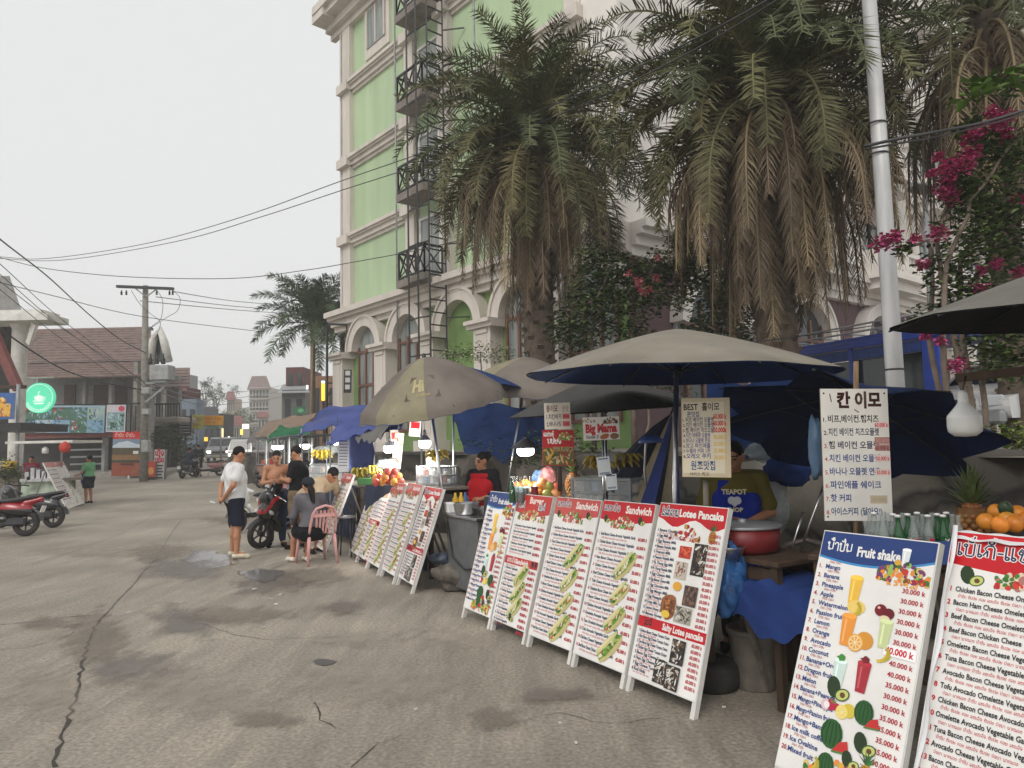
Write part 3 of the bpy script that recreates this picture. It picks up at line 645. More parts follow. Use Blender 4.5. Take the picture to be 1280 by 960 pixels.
# hills
def hills():
    b = MB()
    def fn(u, v):
        x = -260 + 420 * u; y = 260 + 130 * v
        h = 6 + 5 * math.exp(-((x + 108) / 40) ** 2) + 10 * math.exp(-((x + 160) / 50) ** 2) + 6 * math.sin(x * .05) + 14 * math.exp(-((x - 60) / 60) ** 2)
        return Vector((x, y, h * math.sin(PI * min(1, v * .9)) - 2 + 5 * min(1, v * 6) + 1.2 * math.sin(x * .31 + y * .2)))
    b.grid(60, 12, fn); struct(b, 'hills', mat('hill_forest', (.045, .06, .035), .95, var=.5, scale=.25, bump=.6, bscale=.8))
hills()
# kerb and pavement by the house on the left
kb = MB()
p0, p1, p2 = GP(90, 40), GP(204, 37), GP(232, 47)
kb.prism([(p0.x - 20, p0.y), (p1.x, p1.y), (p2.x, p2.y), (p2.x - 3, p2.y + 12), (p0.x - 20, p0.y + 14)], .7, Matrix.Translation((0, 0, -.05)))
struct(kb, 'pavement', M('concrete'))

# ---------------------------------------------------------------- corner hotel
GREEN = mat('green_plaster', (.43, .555, .345), .85, var=.10, scale=.6, dirt=.6, dcol=(.33, .42, .28), stretch=(1.6, 1.6, .25), bump=.12, bscale=9)
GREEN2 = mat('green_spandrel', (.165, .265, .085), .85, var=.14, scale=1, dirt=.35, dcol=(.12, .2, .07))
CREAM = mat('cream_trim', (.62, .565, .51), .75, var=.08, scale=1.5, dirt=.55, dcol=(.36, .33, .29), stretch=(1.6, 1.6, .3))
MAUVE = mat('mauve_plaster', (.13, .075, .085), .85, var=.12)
PINK = mat('pink_plaster', (.42, .33, .29), .85, var=.1)
WHITE = mat('white_plaster', (.74, .70, .65), .75, var=.06, scale=1.2, dirt=.2, dcol=(.5, .46, .42))
BROWNW = mat('brown_frame', (.16, .07, .045), .6)
CURT = mat('curtain_glass', (.22, .24, .23), .2, var=.35, scale=1.2, stretch=(4, 4, .4))
SLAB = mat('mouldy_slab', (.22, .19, .165), .9, var=.25, dirt=.7, dcol=(.06, .052, .045), scale=2)
K1 = PZ(426, 395, 7.3); K0 = PZ(780, 283, 7.3)
fu = (K0 - K1); fu.z = 0; FL = fu.length; fu.normalize(); fn = fu.cross(Vector((0, 0, 1)))
hotel = thing('corner_hotel', 'tall corner hotel with a light green side, white arches and cream balconies', 'hotel', (K1.x, K1.y, TZ))
class Fac:
    """facade frame: s along, z up, d outwards"""
    def __init__(s, O, u, n): s.O = Vector((O.x, O.y, 0)); s.u = u; s.n = n; s.R = Matrix((u, -n, Vector((0, 0, 1)))).transposed()
    def p(s, a, z, d=0.): return s.O + s.u * a + s.n * d + Vector((0, 0, z))
    def box(s, mb, a0, a1, z0, z1, d0, d1, m=0): mb.box(s.p((a0 + a1) / 2, (z0 + z1) / 2, (d0 + d1) / 2), (a1 - a0, d1 - d0, z1 - z0), m, s.R)
    def arch(s, mb, c, z, r0, r1, d0, d1, m=0, n=18, a0=0, a1=PI):
        Mx = s.R.to_4x4() @ Matrix(((1, 0, 0, 0), (0, 0, -1, 0), (0, 1, 0, 0), (0, 0, 0, 1)))
        Mx = Matrix.Translation(s.p(c, z, d0)) @ Mx
        poly = [(r1 * math.cos(a0 + (a1 - a0) * i / n), r1 * math.sin(a0 + (a1 - a0) * i / n)) for i in range(n + 1)]
        if r0 <= 0:
            mb.prism(poly, d1 - d0, Mx, m)
        else:
            for i in range(n):
                t0, t1 = a0 + (a1 - a0) * i / n, a0 + (a1 - a0) * (i + 1) / n
                q = [(r0 * math.cos(t0), r0 * math.sin(t0)), (r1 * math.cos(t0), r1 * math.sin(t0)), (r1 * math.cos(t1), r1 * math.sin(t1)), (r0 * math.cos(t1), r0 * math.sin(t1))]
                mb.prism(q, d1 - d0, Mx, m)
    def mould(s, mb, a0, a1, prof, m=0):
        """horizontal moulding: list of (z0,z1,depth)"""
        for z0, z1, d in prof: s.box(mb, a0, a1, z0, z1, 0, d, m)
F1 = Fac(K1, fu, fn)
u2 = Vector((math.cos(R(38.5)), math.sin(R(38.5)), 0)); n2 = u2.cross(Vector((0, 0, 1)))
F2 = Fac(K0, u2, n2); L2 = 34.0
TOP = 20.4; FZ = [7.3, 10.45, 13.8, 17.1, 20.4]
# cream/green walls: a thick shell of two wings
w = MB(); F1.box(w, .6, FL, TZ - .6, TOP, -9, 0, 0); w.build('side_wall', GREEN, hotel, True)
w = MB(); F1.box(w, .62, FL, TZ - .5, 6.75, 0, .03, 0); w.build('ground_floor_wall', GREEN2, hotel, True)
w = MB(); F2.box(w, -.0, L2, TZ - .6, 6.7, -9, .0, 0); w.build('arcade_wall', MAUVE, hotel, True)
w = MB(); F2.box(w, -.0, L2, 6.7, 27.5, -9, 0, 0); w.build('front_wall', WHITE, hotel, True)
w = MB(); F1.box(w, FL - 1.2, FL + .15, 7.3, 27.4, -3, .15); w.build('corner_pier', WHITE, hotel, True)
# cornices on the green side
for k, z in enumerate(FZ[1:4]):
    for a0, a1 in ((.45, 5.45), (8.4, 13.95)):
        w = MB(); F1.mould(w, a0, a1, [(z - .42, z - .3, .10), (z - .3, z - .12, .2), (z - .12, z - .05, .3), (z - .05, z + .08, .38)]); w.build('cornice', CREAM, hotel, True)
w = MB(); F1.mould(w, -.1, FL + .25, [(6.55, 6.75, .25), (6.75, 7.0, .42), (7.0, 7.12, .6), (7.12, 7.34, .75)]); w.build('ledge', CREAM, hotel, True)
w = MB(); F1.mould(w, -.4, FL, [(TOP - .7, TOP - .45, .25), (TOP - .45, TOP - .1, .5), (TOP - .1, TOP + .15, .95), (TOP + .15, TOP + .5, 1.15)]); F1.box(w, -.5, 0.55, TOP - .2, TOP + .5, -6, 1.1)
w.build('roof_cornice', CREAM, hotel, True)
w = MB(); F1.box(w, -.3, FL, TOP + .5, TOP + 1.4, -9, .3); w.build('parapet', CREAM, hotel, True)
for a0, a1 in ((.5, 1.25), (5.5, 6.1), (7.75, 8.35), (14.0, 14.6)):
    w = MB(); F1.box(w, a0, a1, 7.34, TOP - .7, 0, .22)
    if a0 < 1:  # return round the corner
        F1.box(w, .38, .62, 7.34, TOP - .7, -1.0, .22)
    for z in FZ[1:4]: F1.box(w, a0 - .08, a1 + .08, z - .3, z + .08, 0, .42)
    w.build('pilaster', CREAM, hotel, True)
# ground floor arcade
cs = [2.6, 5.7, 8.8, 11.9, 14.6]; ZS = 5.55
for c in cs:
    w = MB(); F1.arch(w, c, ZS, .92, 1.28, 0, .4); F1.arch(w, c, ZS, 1.28, 1.38, 0, .46); w.build('arch', CREAM, hotel, True)
for a0 in [.75, 4.15, 7.25, 10.35, 13.3]:
    w = MB(); F1.box(w, a0 - .42, a0 + .42, TZ - .3, ZS - .25, 0, .55); F1.mould(w, a0 - .62, a0 + .62, [(ZS - .25, ZS - .12, .68), (ZS - .12, ZS, .8)])
    F1.box(w, a0 - .24, a0 + .24, TZ + .6, ZS - .5, .55, .57); F1.box(w, a0 - .3, a0 + .3, ZS - .42, ZS - .3, .55, .6)
    F1.box(w, a0 - .62, a0 + .62, TZ - .2, TZ + .35, 0, .7); w.build('pier', CREAM, hotel, True)
for i, c in enumerate(cs):
    if i == 2: continue
    w = MB(); r_ = .9
    F1.box(w, c - r_, c + r_, TZ + .7, ZS, .03, .06, 0); F1.arch(w, c, ZS, 0, r_, .03, .06, 0)
    for q in (-r_ + .04, -.3, .3, r_ - .04): F1.box(w, c + q - .05, c + q + .05, TZ + .7, ZS + .15, .06, .12, 1)
    for z in (TZ + .7, 4.1, ZS - .1): F1.box(w, c - r_, c + r_, z, z + .1, .061, .121, 1)
    w.build('window', [CURT, BROWNW], hotel, True)
# bay of doors and balconies with black railings, and the fire ladder
for k, z in enumerate([7.34] + FZ[1:4]):
    z0 = z + .12
    w = MB(); F1.box(w, 6.35, 7.5, z0 + .05, z0 + 2.35, 0, .06, 0); F1.box(w, 6.25, 6.35, z0, z0 + 2.45, 0, .1, 1); F1.box(w, 7.5, 7.6, z0, z0 + 2.45, 0, .1, 1); F1.box(w, 6.25, 7.6, z0 + 2.35, z0 + 2.45, 0, .11, 1); F1.box(w, 6.9, 6.96, z0, z0 + 2.3, .06, .09, 1)
    w.build('door', [CURT, M('white_paint')], hotel, True)
    bal = MB(); F1.box(bal, 6.3, 8.0, z0 - .25, z0 + .02, 0.23, 1.08); ob = bal.build('balcony', SLAB, hotel, True)
    rl = MB()
    def rail(a, d0, b, d1):
        P, Q = F1.p(a, 0, d0), F1.p(b, 0, d1); up_ = Vector((0, 0, 1))
        rl.bar(P + up_ * (z0 + 1.0), Q + up_ * (z0 + 1.0), .07, .07); rl.bar(P + up_ * (z0 + .1), Q + up_ * (z0 + .1), .06, .06); n = max(1, round((Q - P).length / .5))
        for i in range(n + 1): X = P.lerp(Q, i / n); rl.bar(X + up_ * z0, X + up_ * (z0 + 1.0), .06, .06)
        for i in range(n):
            X, Y = P.lerp(Q, i / n), P.lerp(Q, (i + 1) / n); rl.bar(X + up_ * (z0 + .12), Y + up_ * (z0 + .97), .05, .03); rl.bar(Y + up_ * (z0 + .12), X + up_ * (z0 + .97), .05, .028)
    rail(6.35, 1.03, 7.95, 1.03); rail(6.35, .3, 6.35, 1.03); rail(7.95, .3, 7.95, 1.03)
    rl.build('railing', M('black_metal'), ob, True)
    # pilaster-framed arched window high on the left panel of the top floor
w = MB(); z0 = 18.2
F1.box(w, 2.4, 4.3, z0 - .6, z0 + 1.5, 0, .12, 1); F1.arch(w, 3.35, z0 + 1.5, 0, .95, 0, .12, 1); F1.box(w, 2.65, 4.05, z0 - .2, z0 + 1.4, .12, .15, 0)
for a in (2.62, 3.32, 3.98): F1.box(w, a, a + .08, z0 - .2, z0 + 1.4, .15, .2, 1)
w.build('window', [CURT, CREAM], hotel, True)
w = MB(); lz0, lz1 = TZ + 1.6, 23.5
ps = [(8.5, .55), (8.5, 1.2), (8.0, 1.32), (7.4, 1.3)]
for a, d in ps: w.bar(F1.p(a, lz0, d), F1.p(a, lz1, d), .055, .055)
z = lz0
while z < lz1:
    w.bar(F1.p(*(ps[0][0], z, ps[0][1])), F1.p(ps[1][0], z, ps[1][1]), .04, .04); z += .42
z = lz0 + .3
while z < lz1:
    for (a, d), (b, e) in zip(ps[1:], ps[2:]): w.bar(F1.p(a, z, d), F1.p(b, z, e), .045, .045)
    w.bar(F1.p(8.5, z, .55), F1.p(9.1, z, .05), .04, .04); z += 1.25
w.build('fire_ladder', M('black_metal'), hotel, True)
for s_, z0, z1 in ((5.35, 2.5, 19.5), (10.2, 7.4, 19.5)):
    w = MB(); w.tube([F1.p(s_, z0, .5), F1.p(s_, z1, .5)], .035, 6); w.build('drain_pipe', M('grey_metal'), hotel, True)
# front wing: arcade and arched windows over balustraded balconies
cs2 = [3.4 + 5.15 * i for i in range(6)]
w = MB(); F2.mould(w, 0, L2, [(6.5, 6.75, .25), (6.75, 7.0, .4), (7.0, 7.15, .6), (7.15, 7.35, .75)]); w.build('ledge', WHITE, hotel, True)
for c in cs2:
    w = MB(); F2.arch(w, c, 4.9, 1.25, 1.6, 0, .4); F2.arch(w, c, 4.9, 1.6, 1.7, 0, .46); w.build('arch', WHITE, hotel, True)
    w = MB(); F2.box(w, c + 1.9, c + 3.25, TZ - .3, 4.7, 0, .5); F2.box(w, c + 1.75, c + 3.4, 4.7, 4.9, 0, .65); w.build('pier', WHITE, hotel, True)
    w = MB(); F2.box(w, c - 1.2, c + 1.2, TZ, 4.9, .01, .06); F2.arch(w, c, 4.9, 0, 1.2, .01, .06)
    for q in (-1.15, -.4, .4, 1.15): F2.box(w, c + q - .05, c + q + .05, TZ, 5.6, .06, .12, 1)
    F2.box(w, c - 1.2, c + 1.2, 4.85, 4.95, .061, .121, 1); w.build('window', [M('dark_window'), BROWNW], hotel, True)
for f, zf in enumerate((7.35, 11.2, 15.0, 18.9, 22.8)):
    for i, c in enumerate(cs2):
        if (i < 1 and f > 0) or zf > 20 and i < 3: continue
        w = MB()
        F2.box(w, c - .95, c + .95, zf + .1, zf + 2.75, 0, .05, 2); F2.arch(w, c, zf + 2.75, 0, .95, 0, .05, 2)
        F2.box(w, c - .7, c + .7, zf + .1, zf + 2.3, .05, .07, 0)
        for q in (-.7, 0, .7): F2.box(w, c + q - .05, c + q + .05, zf + .1, zf + 2.35, .07, .13, 1)
        F2.box(w, c - .75, c + .75, zf + 2.3, zf + 2.4, .071, .131, 1)
        F2.arch(w, c, zf + 2.75, .95, 1.25, 0, .25, 3); F2.box(w, c - 1.25, c - .97, zf, zf + 2.6, 0, .22, 3); F2.box(w, c + .97, c + 1.25, zf, zf + 2.6, 0, .22, 3)
        F2.box(w, c - 1.35, c - .9, zf + 2.55, zf + 2.75, 0, .3, 3); F2.box(w, c + .9, c + 1.35, zf + 2.55, zf + 2.75, 0, .3, 3)
        w.build('window', [CURT, M('black_metal'), PINK, WHITE], hotel, True)
        b_ = MB(); F2.box(b_, c - 1.7, c + 1.7, zf - .05, zf + .12, .0, 1.45); F2.box(b_, c - 1.5, c + 1.5, zf - .4, zf - .05, .0, 1.2); ob = b_.build('balcony', WHITE, hotel, True)
        r2 = MB(); F2.box(r2, c - 1.68, c + 1.68, zf + .85, zf + 1.0, 1.2, 1.42); F2.box(r2, c - 1.68, c + 1.68, zf + .12, zf + .25, 1.22, 1.4)
        for q in (-1.55, 0, 1.55): F2.box(r2, c + q - .13, c + q + .13, zf + .12, zf + .85, 1.2, 1.41)
        for j in range(10):
            q = c - 1.25 + .275 * j + (.02 if j > 4 else 0)
            r2.lathe([(.035, 0), (.075, .12), (.075, .22), (.035, .42), (.055, .6)], 8, F2.p(q, zf + .25, 1.31))
        for sgn in (-1, 1): F2.box(r2, c + sgn * 1.6 - .08, c + sgn * 1.6 + .08, zf + .12, zf + 1.0, .1, 1.2)
        r2.build('balustrade', WHITE, ob, True)
for i, c in enumerate(cs2):
    w = MB(); F2.box(w, c + 2.2, c + 2.9, 7.35, 26, 0, .3); w.build('pilaster', WHITE, hotel, True)
w = MB(); F2.mould(w, -.5, L2, [(26.3, 26.7, .4), (26.7, 27.2, .8), (27.2, 27.6, 1.2)]); w.build('roof_cornice', WHITE, hotel, True)
# ---------------------------------------------------------------- vegetation
def frond(mb, O, az, el, L, droop, col, rs, n=46, lw=.034, ll=.5, m=0, dead=False):
    r = random.Random(rs); pts = []; p = Vector(O); e = el; ds = L / 14
    tw = (r.random() - .5) * .25
    for i in range(15):
        d = Vector((math.cos(e) * math.sin(az), math.cos(e) * math.cos(az), math.sin(e))); pts.append((p.copy(), d))
        p = p + d * ds; e -= droop * (.35 + i / 10) / 14; az += tw / 14
        e = max(e, -1.52)
    mb.tube([q[0] for q in pts], [.03 * (1 - i / 16) + .006 for i in range(15)], 4, m, tuple(c * 1.25 for c in col), False)
    for k in range(n):
        t = .10 + .9 * k / n; x = t * 14; i = min(13, int(x)); fpos = x - i
        c = pts[i][0].lerp(pts[i + 1][0], fpos); d = pts[i][1]
        side = d.cross(Vector((0, 0, 1)))
        if side.length < .2: side = Vector((math.cos(az), -math.sin(az), 0))
        side.normalize(); nrm = side.cross(d)
        l = ll * min(1, .45 + t * 1.6) * (1 if t < .7 else 1 - (t - .7) * 1.7) * (.85 + .3 * r.random())
        for sg in (-1, 1):
            lift = .35 + .3 * r.random() if not dead else -.1 + .3 * r.random()
            q = (side * sg * (1 - .25 * t) * (.55 + .9 * r.random()) + d * (.5 + .5 * r.random()) + nrm * (lift if r.random() < .6 else -.1 - .4 * r.random())).normalized()
            if dead: q = (q + Vector((0, 0, -.55))).normalized()
            tip = c + q * l + Vector((0, 0, -.25 * l * (l if not dead else 1)))
            mid = c + q * l * .45; wv = d * lw * .5
            s = .75 + .5 * r.random(); cc = tuple(v * s for v in col)
            mb.add([c - wv * .6, c + wv * .6, mid + wv, mid - wv, tip], [(0, 1, 2, 3), (3, 2, 4)], m, False, cc)
def palm(O, H, L, label, seed, ng=70, nd=46, trunk_r=.3, lean=(0, 0), nl=46, fresh=1., drange=(1.4, 2.2), spread=120):
    r = random.Random(seed); root = thing('date_palm', label, 'palm tree', O, group='date palms on the terrace')
    T = Vector((lean[0], lean[1], H)); b = MB()
    prof = []; n = 26
    for i in range(n + 1):
        t = i / n; rr = trunk_r * (1.15 - .2 * t + (.25 if t > .88 else 0)) * (1 + .07 * (i % 2))
        prof.append((T * t, rr))
    b.tube([p for p, _ in prof], [q for _, q in prof], 12)
    for i in range(150):  # old leaf bases
        t = .1 + .9 * i / 150; a = i * 2.4; c = T * t; rr = trunk_r * 1.0
        d = Vector((math.cos(a), math.sin(a), 0)); b.bar(c + d * rr * .8, c + d * (rr * 1.3) + Vector((0, 0, .14)), .12, .04)
    b.build('trunk', mat('palm_trunk', (.10, .075, .055), .95, var=.35, scale=8, bump=.6), root)
    g_ = MB()
    for i in range(ng):
        k = i / ng; el = R(84) - k * R(spread) + (r.random() - .5) * .3; az = i * 2.39996 + r.random() * .3
        base = srgb(80, 86, 58) if r.random() < .7 else srgb(102, 100, 68)
        if k > .72: base = tuple(.55 * a + .45 * c for a, c in zip(base, srgb(104, 92, 64)))
        base = tuple(c * fresh for c in base)
        frond(g_, T + Vector((.12 * math.sin(az), .12 * math.cos(az), .15 * (1 - k))), az, el, L * (.82 + .3 * r.random()), drange[0] + (drange[1] - drange[0]) * r.random(), base, seed * 997 + i, nl, .031, .38)
    g_.build('crown', M('leafy'), root)
    d_ = MB()
    for i in range(nd):
        az = i * 2.39996 + r.random(); el = R(-12) - r.random() * R(66)
        kk = .6 + .6 * r.random(); base = tuple(c * kk for c in (srgb(112, 97, 78) if r.random() < .75 else srgb(138, 122, 94)))
        frond(d_, T + Vector((.2 * math.sin(az), .2 * math.cos(az), -.15 - .5 * r.random())), az, el, L * (.85 + .35 * r.random()), 2.0, base, seed * 991 + i, int(nl * .7), .03, .34, dead=True)
    d_.build('dead_fronds', M('leafy'), root)
    return root
def on_terrace(x, Y): q = PY(x, 500, Y); return Vector((q.x, Y, TZ))
q1 = on_terrace(676, 15); palm(q1, 6.6, 3.0, 'date palm with a full round crown before the light green wall', 3, 120, 70, .30, nl=92, drange=(1.3, 2.0), fresh=1.18, spread=122)
q2 = on_terrace(975, 11.2); palm(q2, 5.7, 2.95, 'large date palm with a long brown skirt right of the round-crowned palm', 5, 112, 130, .28, nl=88, drange=(1.5, 2.3), fresh=1.08, spread=108)
q3 = on_terrace(1272, 10.5); palm(q3, 6.6, 2.6, 'date palm at the right edge, only its brown hanging fronds in view', 8, 40, 90, .2, nl=48, drange=(1.8, 2.6))
def coconut(O, H, L, label, seed, n=22, droop=1.6, tone=(70, 86, 54), kind='coconut_palm'):
    r = random.Random(seed); root = thing(kind, label, 'palm tree', O)
    b = MB(); b.tube([(0, 0, H * i / 8) for i in range(9)], [.17 - .05 * i / 8 for i in range(9)], 8); b.build('trunk', M('palm_trunk'), root)
    g_ = MB()
    for i in range(n):
        az = i * 2.39996; el = R(84) - R(110) * (i / n) ** 1.4
        frond(g_, Vector((0, 0, H)), az, el, L * (.85 + .25 * r.random()), droop, tuple(c * (.8 + .05 * (i % 9)) for c in srgb(*tone)), seed * 77 + i, 80, .06, .62)
    g_.build('crown', M('leafy'), root)
q = PY(391, 405, 38); coconut(Vector((q.x, 38, gz(38))), q.z - gz(38), 3.5, 'coconut palm with arching fronds behind the blue tarps', 4, 36, 1.35)
q = PY(428, 402, 40); coconut(Vector((q.x, 40, gz(40))), q.z - gz(40), 1.9, 'small yellowing fan palm beside the green hotel corner', 9, 22, 2.0, (118, 110, 66), 'fan_palm')
# leafy masses: leaves are single folded faces along branches
def leaf(mb, c, s, r, col, m=0):
    a = r.random() * 6.28; d = Vector((math.cos(a), math.sin(a), (r.random() - .6) * 1.2)).normalized(); sd_ = d.cross(Vector((r.random() - .5, r.random() - .5, 1))).normalized()
    nm = sd_.cross(d) * s * .12
    mb.add([c, c + d * s * .5 + sd_ * s * .32 + nm, c + d * s, c + d * s * .5 - sd_ * s * .32 + nm], [(0, 1, 2), (0, 2, 3)], m, False, col)
def clump(mb, c, rad, n, r, pal, size=.07, m=0):
    for _ in range(n):
        v = Vector((r.gauss(0, 1), r.gauss(0, 1), r.gauss(0, 1))); v = v.normalized() * (r.random() ** .45)
        s = .7 + .6 * r.random(); co = r.choice(pal)
        kk = .65 + .7 * r.random(); leaf(mb, c + Vector((v.x * rad[0], v.y * rad[1], v.z * rad[2])), size * s, r, tuple(x * kk for x in co), m)
GP_ = [srgb(56, 74, 40), srgb(72, 92, 48), srgb(48, 62, 36), srgb(96, 114, 62)]
MAG = [srgb(176, 58, 112), srgb(152, 46, 98), srgb(196, 88, 140), srgb(184, 72, 118), srgb(164, 72, 100)]
def bougainvillea(label, stems, leaves, flowers, seed, kind='bougainvillea', cat='shrub', sz=.075, fpal=MAG, lpal=GP_, base=None, group=None, fsz=.05):
    r = random.Random(seed); b0 = Vector(base or stems[0][0]); root = thing(kind, label, cat, b0, group=group)
    s = MB()
    for st in stems:
        pts = [Vector(p) for p in st[:-1]]; w_ = st[-1]
        fine = []
        for p, q in zip(pts, pts[1:]): fine += [p.lerp(q, i / 4) + Vector((r.uniform(-.02, .02), r.uniform(-.02, .02), 0)) for i in range(4)]
        fine.append(pts[-1]); s.tube(fine, [w_ * (1 - .6 * i / len(fine)) for i in range(len(fine))], 6)
    s.build('stem', mat('bark', (.17, .13, .10), .9, var=.3, bump=.4), root, True)
    l = MB()
    for c, rad, n in leaves: clump(l, Vector(c), rad, n, r, lpal, sz)
    l.build('foliage', M('leafy'), root, True)
    if flowers:
        f = MB()
        for c, rad, n in flowers: clump(f, Vector(c), rad, n, r, fpal, fsz)
        f.build('blossom', M('petal'), root, True)
    return root
B = lambda x, y, Y=7.5: PY(x, y, Y)
st = []
for i, (x0, pts) in enumerate(((1190, [(1178, 420), (1186, 330), (1215, 250), (1265, 180)]), (1215, [(1196, 440), (1178, 360), (1172, 300), (1190, 240), (1230, 150)]), (1222, [(1204, 420), (1200, 330), (1240, 260), (1290, 230)]), (1232, [(1228, 450), (1240, 380), (1252, 320), (1280, 290)]), (1185, [(1160, 420), (1166, 350), (1160, 300), (1135, 310)]))):
    st.append([Vector((B(x0, 520).x, 7.5, TZ))] + [B(x, y, 7.3 + .15 * i) for x, y in pts] + [.035])
lv = []
rr_ = random.Random(31)
for x, y, s, n in ((1240, 250, .34, 300), (1210, 300, .36, 330), (1185, 350, .28, 190), (1240, 310, .36, 300), (1265, 200, .3, 340), (1230, 180, .22, 180), (1205, 250, .25, 240), (1265, 270, .34, 380), (1215, 370, .28, 240), (1240, 380, .26, 240), (1180, 390, .18, 110), (1150, 395, .12, 40), (1130, 312, .1, 50), (1160, 330, .14, 60), (1200, 170, .1, 40), (1205, 200, .12, 50), (1220, 150, .12, 50), (1195, 225, .2, 120), (1270, 330, .3, 240), (1260, 110, .14, 60), (1230, 440, .3, 220), (1265, 450, .3, 260), (1255, 400, .3, 240), (1190, 130, .05, 10)):
    lv.append((B(x, y, 7.3 + .5 * rr_.random()), (s, s, s), n))
fl = []
for x, y, s, n in ((1200, 205, .12, 150), (1185, 215, .12, 150), (1215, 190, .1, 110), (1180, 235, .1, 110), (1190, 246, .08, 80), (1210, 175, .07, 60), (1222, 165, .09, 90), (1245, 155, .1, 110), (1255, 170, .1, 100), (1262, 145, .07, 60), (1240, 140, .06, 50), (1275, 248, .07, 70), (1110, 300, .1, 110), (1098, 306, .07, 60), (1120, 297, .06, 60), (1145, 298, .05, 50), (1171, 292, .1, 90), (1153, 331, .05, 50), (1225, 360, .08, 90), (1245, 330, .06, 60), (1275, 340, .06, 60), (1228, 337, .05, 40), (1160, 406, .05, 50), (1158, 420, .05, 50), (1175, 425, .05, 40), (1196, 455, .09, 90), (1165, 216, .05, 40), (1172, 196, .05, 40)):
    fl.append((B(x, y, 7.15 + .2 * rr_.random()), (s, s, s), n))
bougainvillea('tall bougainvillea with magenta blossom arching beside the white pole', st, lv, fl, 12, sz=.085, fsz=.06)
# big leaves of a vine crossing the top right
vi = thing('climbing_vine', 'bright green vine with big rounded leaves crossing the top right corner', 'vine', (B(1285, 95, 6).x, 6, TZ)); vb = MB(); vr = random.Random(3)
vb.tube([B(1200, 118, 6), B(1225, 118, 6), B(1250, 108, 6), B(1290, 90, 6)], .012, 6, 0, srgb(96, 120, 52)); vb.tube([B(1290, 90, 6), B(1320, 200, 6.2), (B(1320, 300, 6.2).x, 6.2, TZ)], .02, 6, 0, srgb(96, 90, 60))
for i in range(44):
    t = vr.random(); c = B(1205 + 80 * t, 116 - 24 * t + vr.uniform(-12, 14), 6 + vr.uniform(-.15, .15)); leaf(vb, c, .15, vr, tuple(x * (.6 + .08 * (i % 8)) for x in srgb(88, 122, 44)))
vb.build('foliage', M('leafy'), vi, True)
# hedge-like bougainvillea between the palms
D = lambda x, y, Y=12.5: PY(x, y, Y)
st = [[Vector((D(x0, 480).x, 12.5, TZ))] + [D(x, y) for x, y in p] + [.05] for x0, p in ((740, [(740, 420), (745, 380), (760, 340)]), (900, [(900, 420), (880, 350), (840, 330)]), (790, [(790, 400), (800, 360), (820, 330)]))]
lv = []
for x, y, s, n in ((740, 360, .55, 700), (770, 345, .5, 600), (730, 400, .55, 640), (770, 390, .55, 640), (800, 350, .45, 480), (830, 340, .5, 520), (860, 335, .5, 520), (815, 375, .35, 300), (890, 350, .5, 560), (905, 390, .55, 600), (930, 400, .5, 460), (870, 310, .35, 240), (845, 300, .2, 90), (850, 372, .3, 200), (720, 430, .4, 300), (900, 320, .4, 300), (925, 355, .45, 360), (700, 410, .3, 160), (790, 420, .4, 300), (740, 320, .35, 200), (880, 410, .4, 300)):
    lv.append((D(x, y, 12.3 + .5 * rr_.random()), (s, s, s), n))
fl = [(D(x, y, 11.9), (s, s, s), n) for x, y, s, n in ((798, 353, .1, 80), (803, 365, .09, 60), (820, 348, .06, 40), (786, 342, .05, 30), (822, 322, .06, 40), (812, 361, .05, 30), (946, 408, .05, 20))]
bougainvillea('dark leafy bougainvillea mound with few pink flowers between two palms', st, lv, fl, 17, sz=.1, fpal=[srgb(206, 84, 116), srgb(190, 96, 110), srgb(206, 160, 150)], fsz=.06)
# shrubs seen under the umbrellas and round the terrace
def shrub(x, y, Y, rad, n, label, seed, pal=None, sz=.07, kind='shrub', z0=TZ):
    c = PY(x, y, Y); bougainvillea(label, [[Vector((c.x, Y, z0)), Vector((c.x + .05, Y, (c.z + z0) / 2)), c, .03]], [(c, rad, n), (c + Vector((rad[0] * .5, .1, -rad[2] * .4)), (rad[0] * .7, rad[1] * .7, rad[2] * .7), n // 2), (c + Vector((-rad[0] * .6, -.05, -rad[2] * .3)), (rad[0] * .6, rad[1] * .6, rad[2] * .6), n // 2)], [], seed, kind, 'shrub', sz, lpal=pal or GP_)
LG = [srgb(104, 122, 56), srgb(84, 104, 46), srgb(126, 140, 70), srgb(60, 80, 36)]
shrub(625, 545, 12.4, (.6, .4, .35), 520, 'pale green shrub hanging over the stones behind the red apron', 21, LG)
shrub(600, 440, 17, (.9, .4, .3), 420, 'low creeper with white blossom at the foot of the green wall', 22, LG + [srgb(210, 205, 190)])
shrub(935, 560, 8.6, (.6, .3, .25), 420, 'yellowish weeds growing above the stones behind the blue apron', 23, [srgb(130, 130, 84), srgb(104, 110, 62), srgb(150, 142, 100)], .06)
shrub(1265, 545, 6.6, (.35, .3, .14), 300, 'leafy pot plant on the stone wall beside the steel lid', 24, LG, .06)
shrub(700, 560, 11, (.8, .4, .35), 420, 'dark shrub over the stones behind the two small price boards', 25)
shrub(805, 470, 11.5, (.8, .4, .5), 420, 'dark shrub behind the white name board on the stone wall', 26)
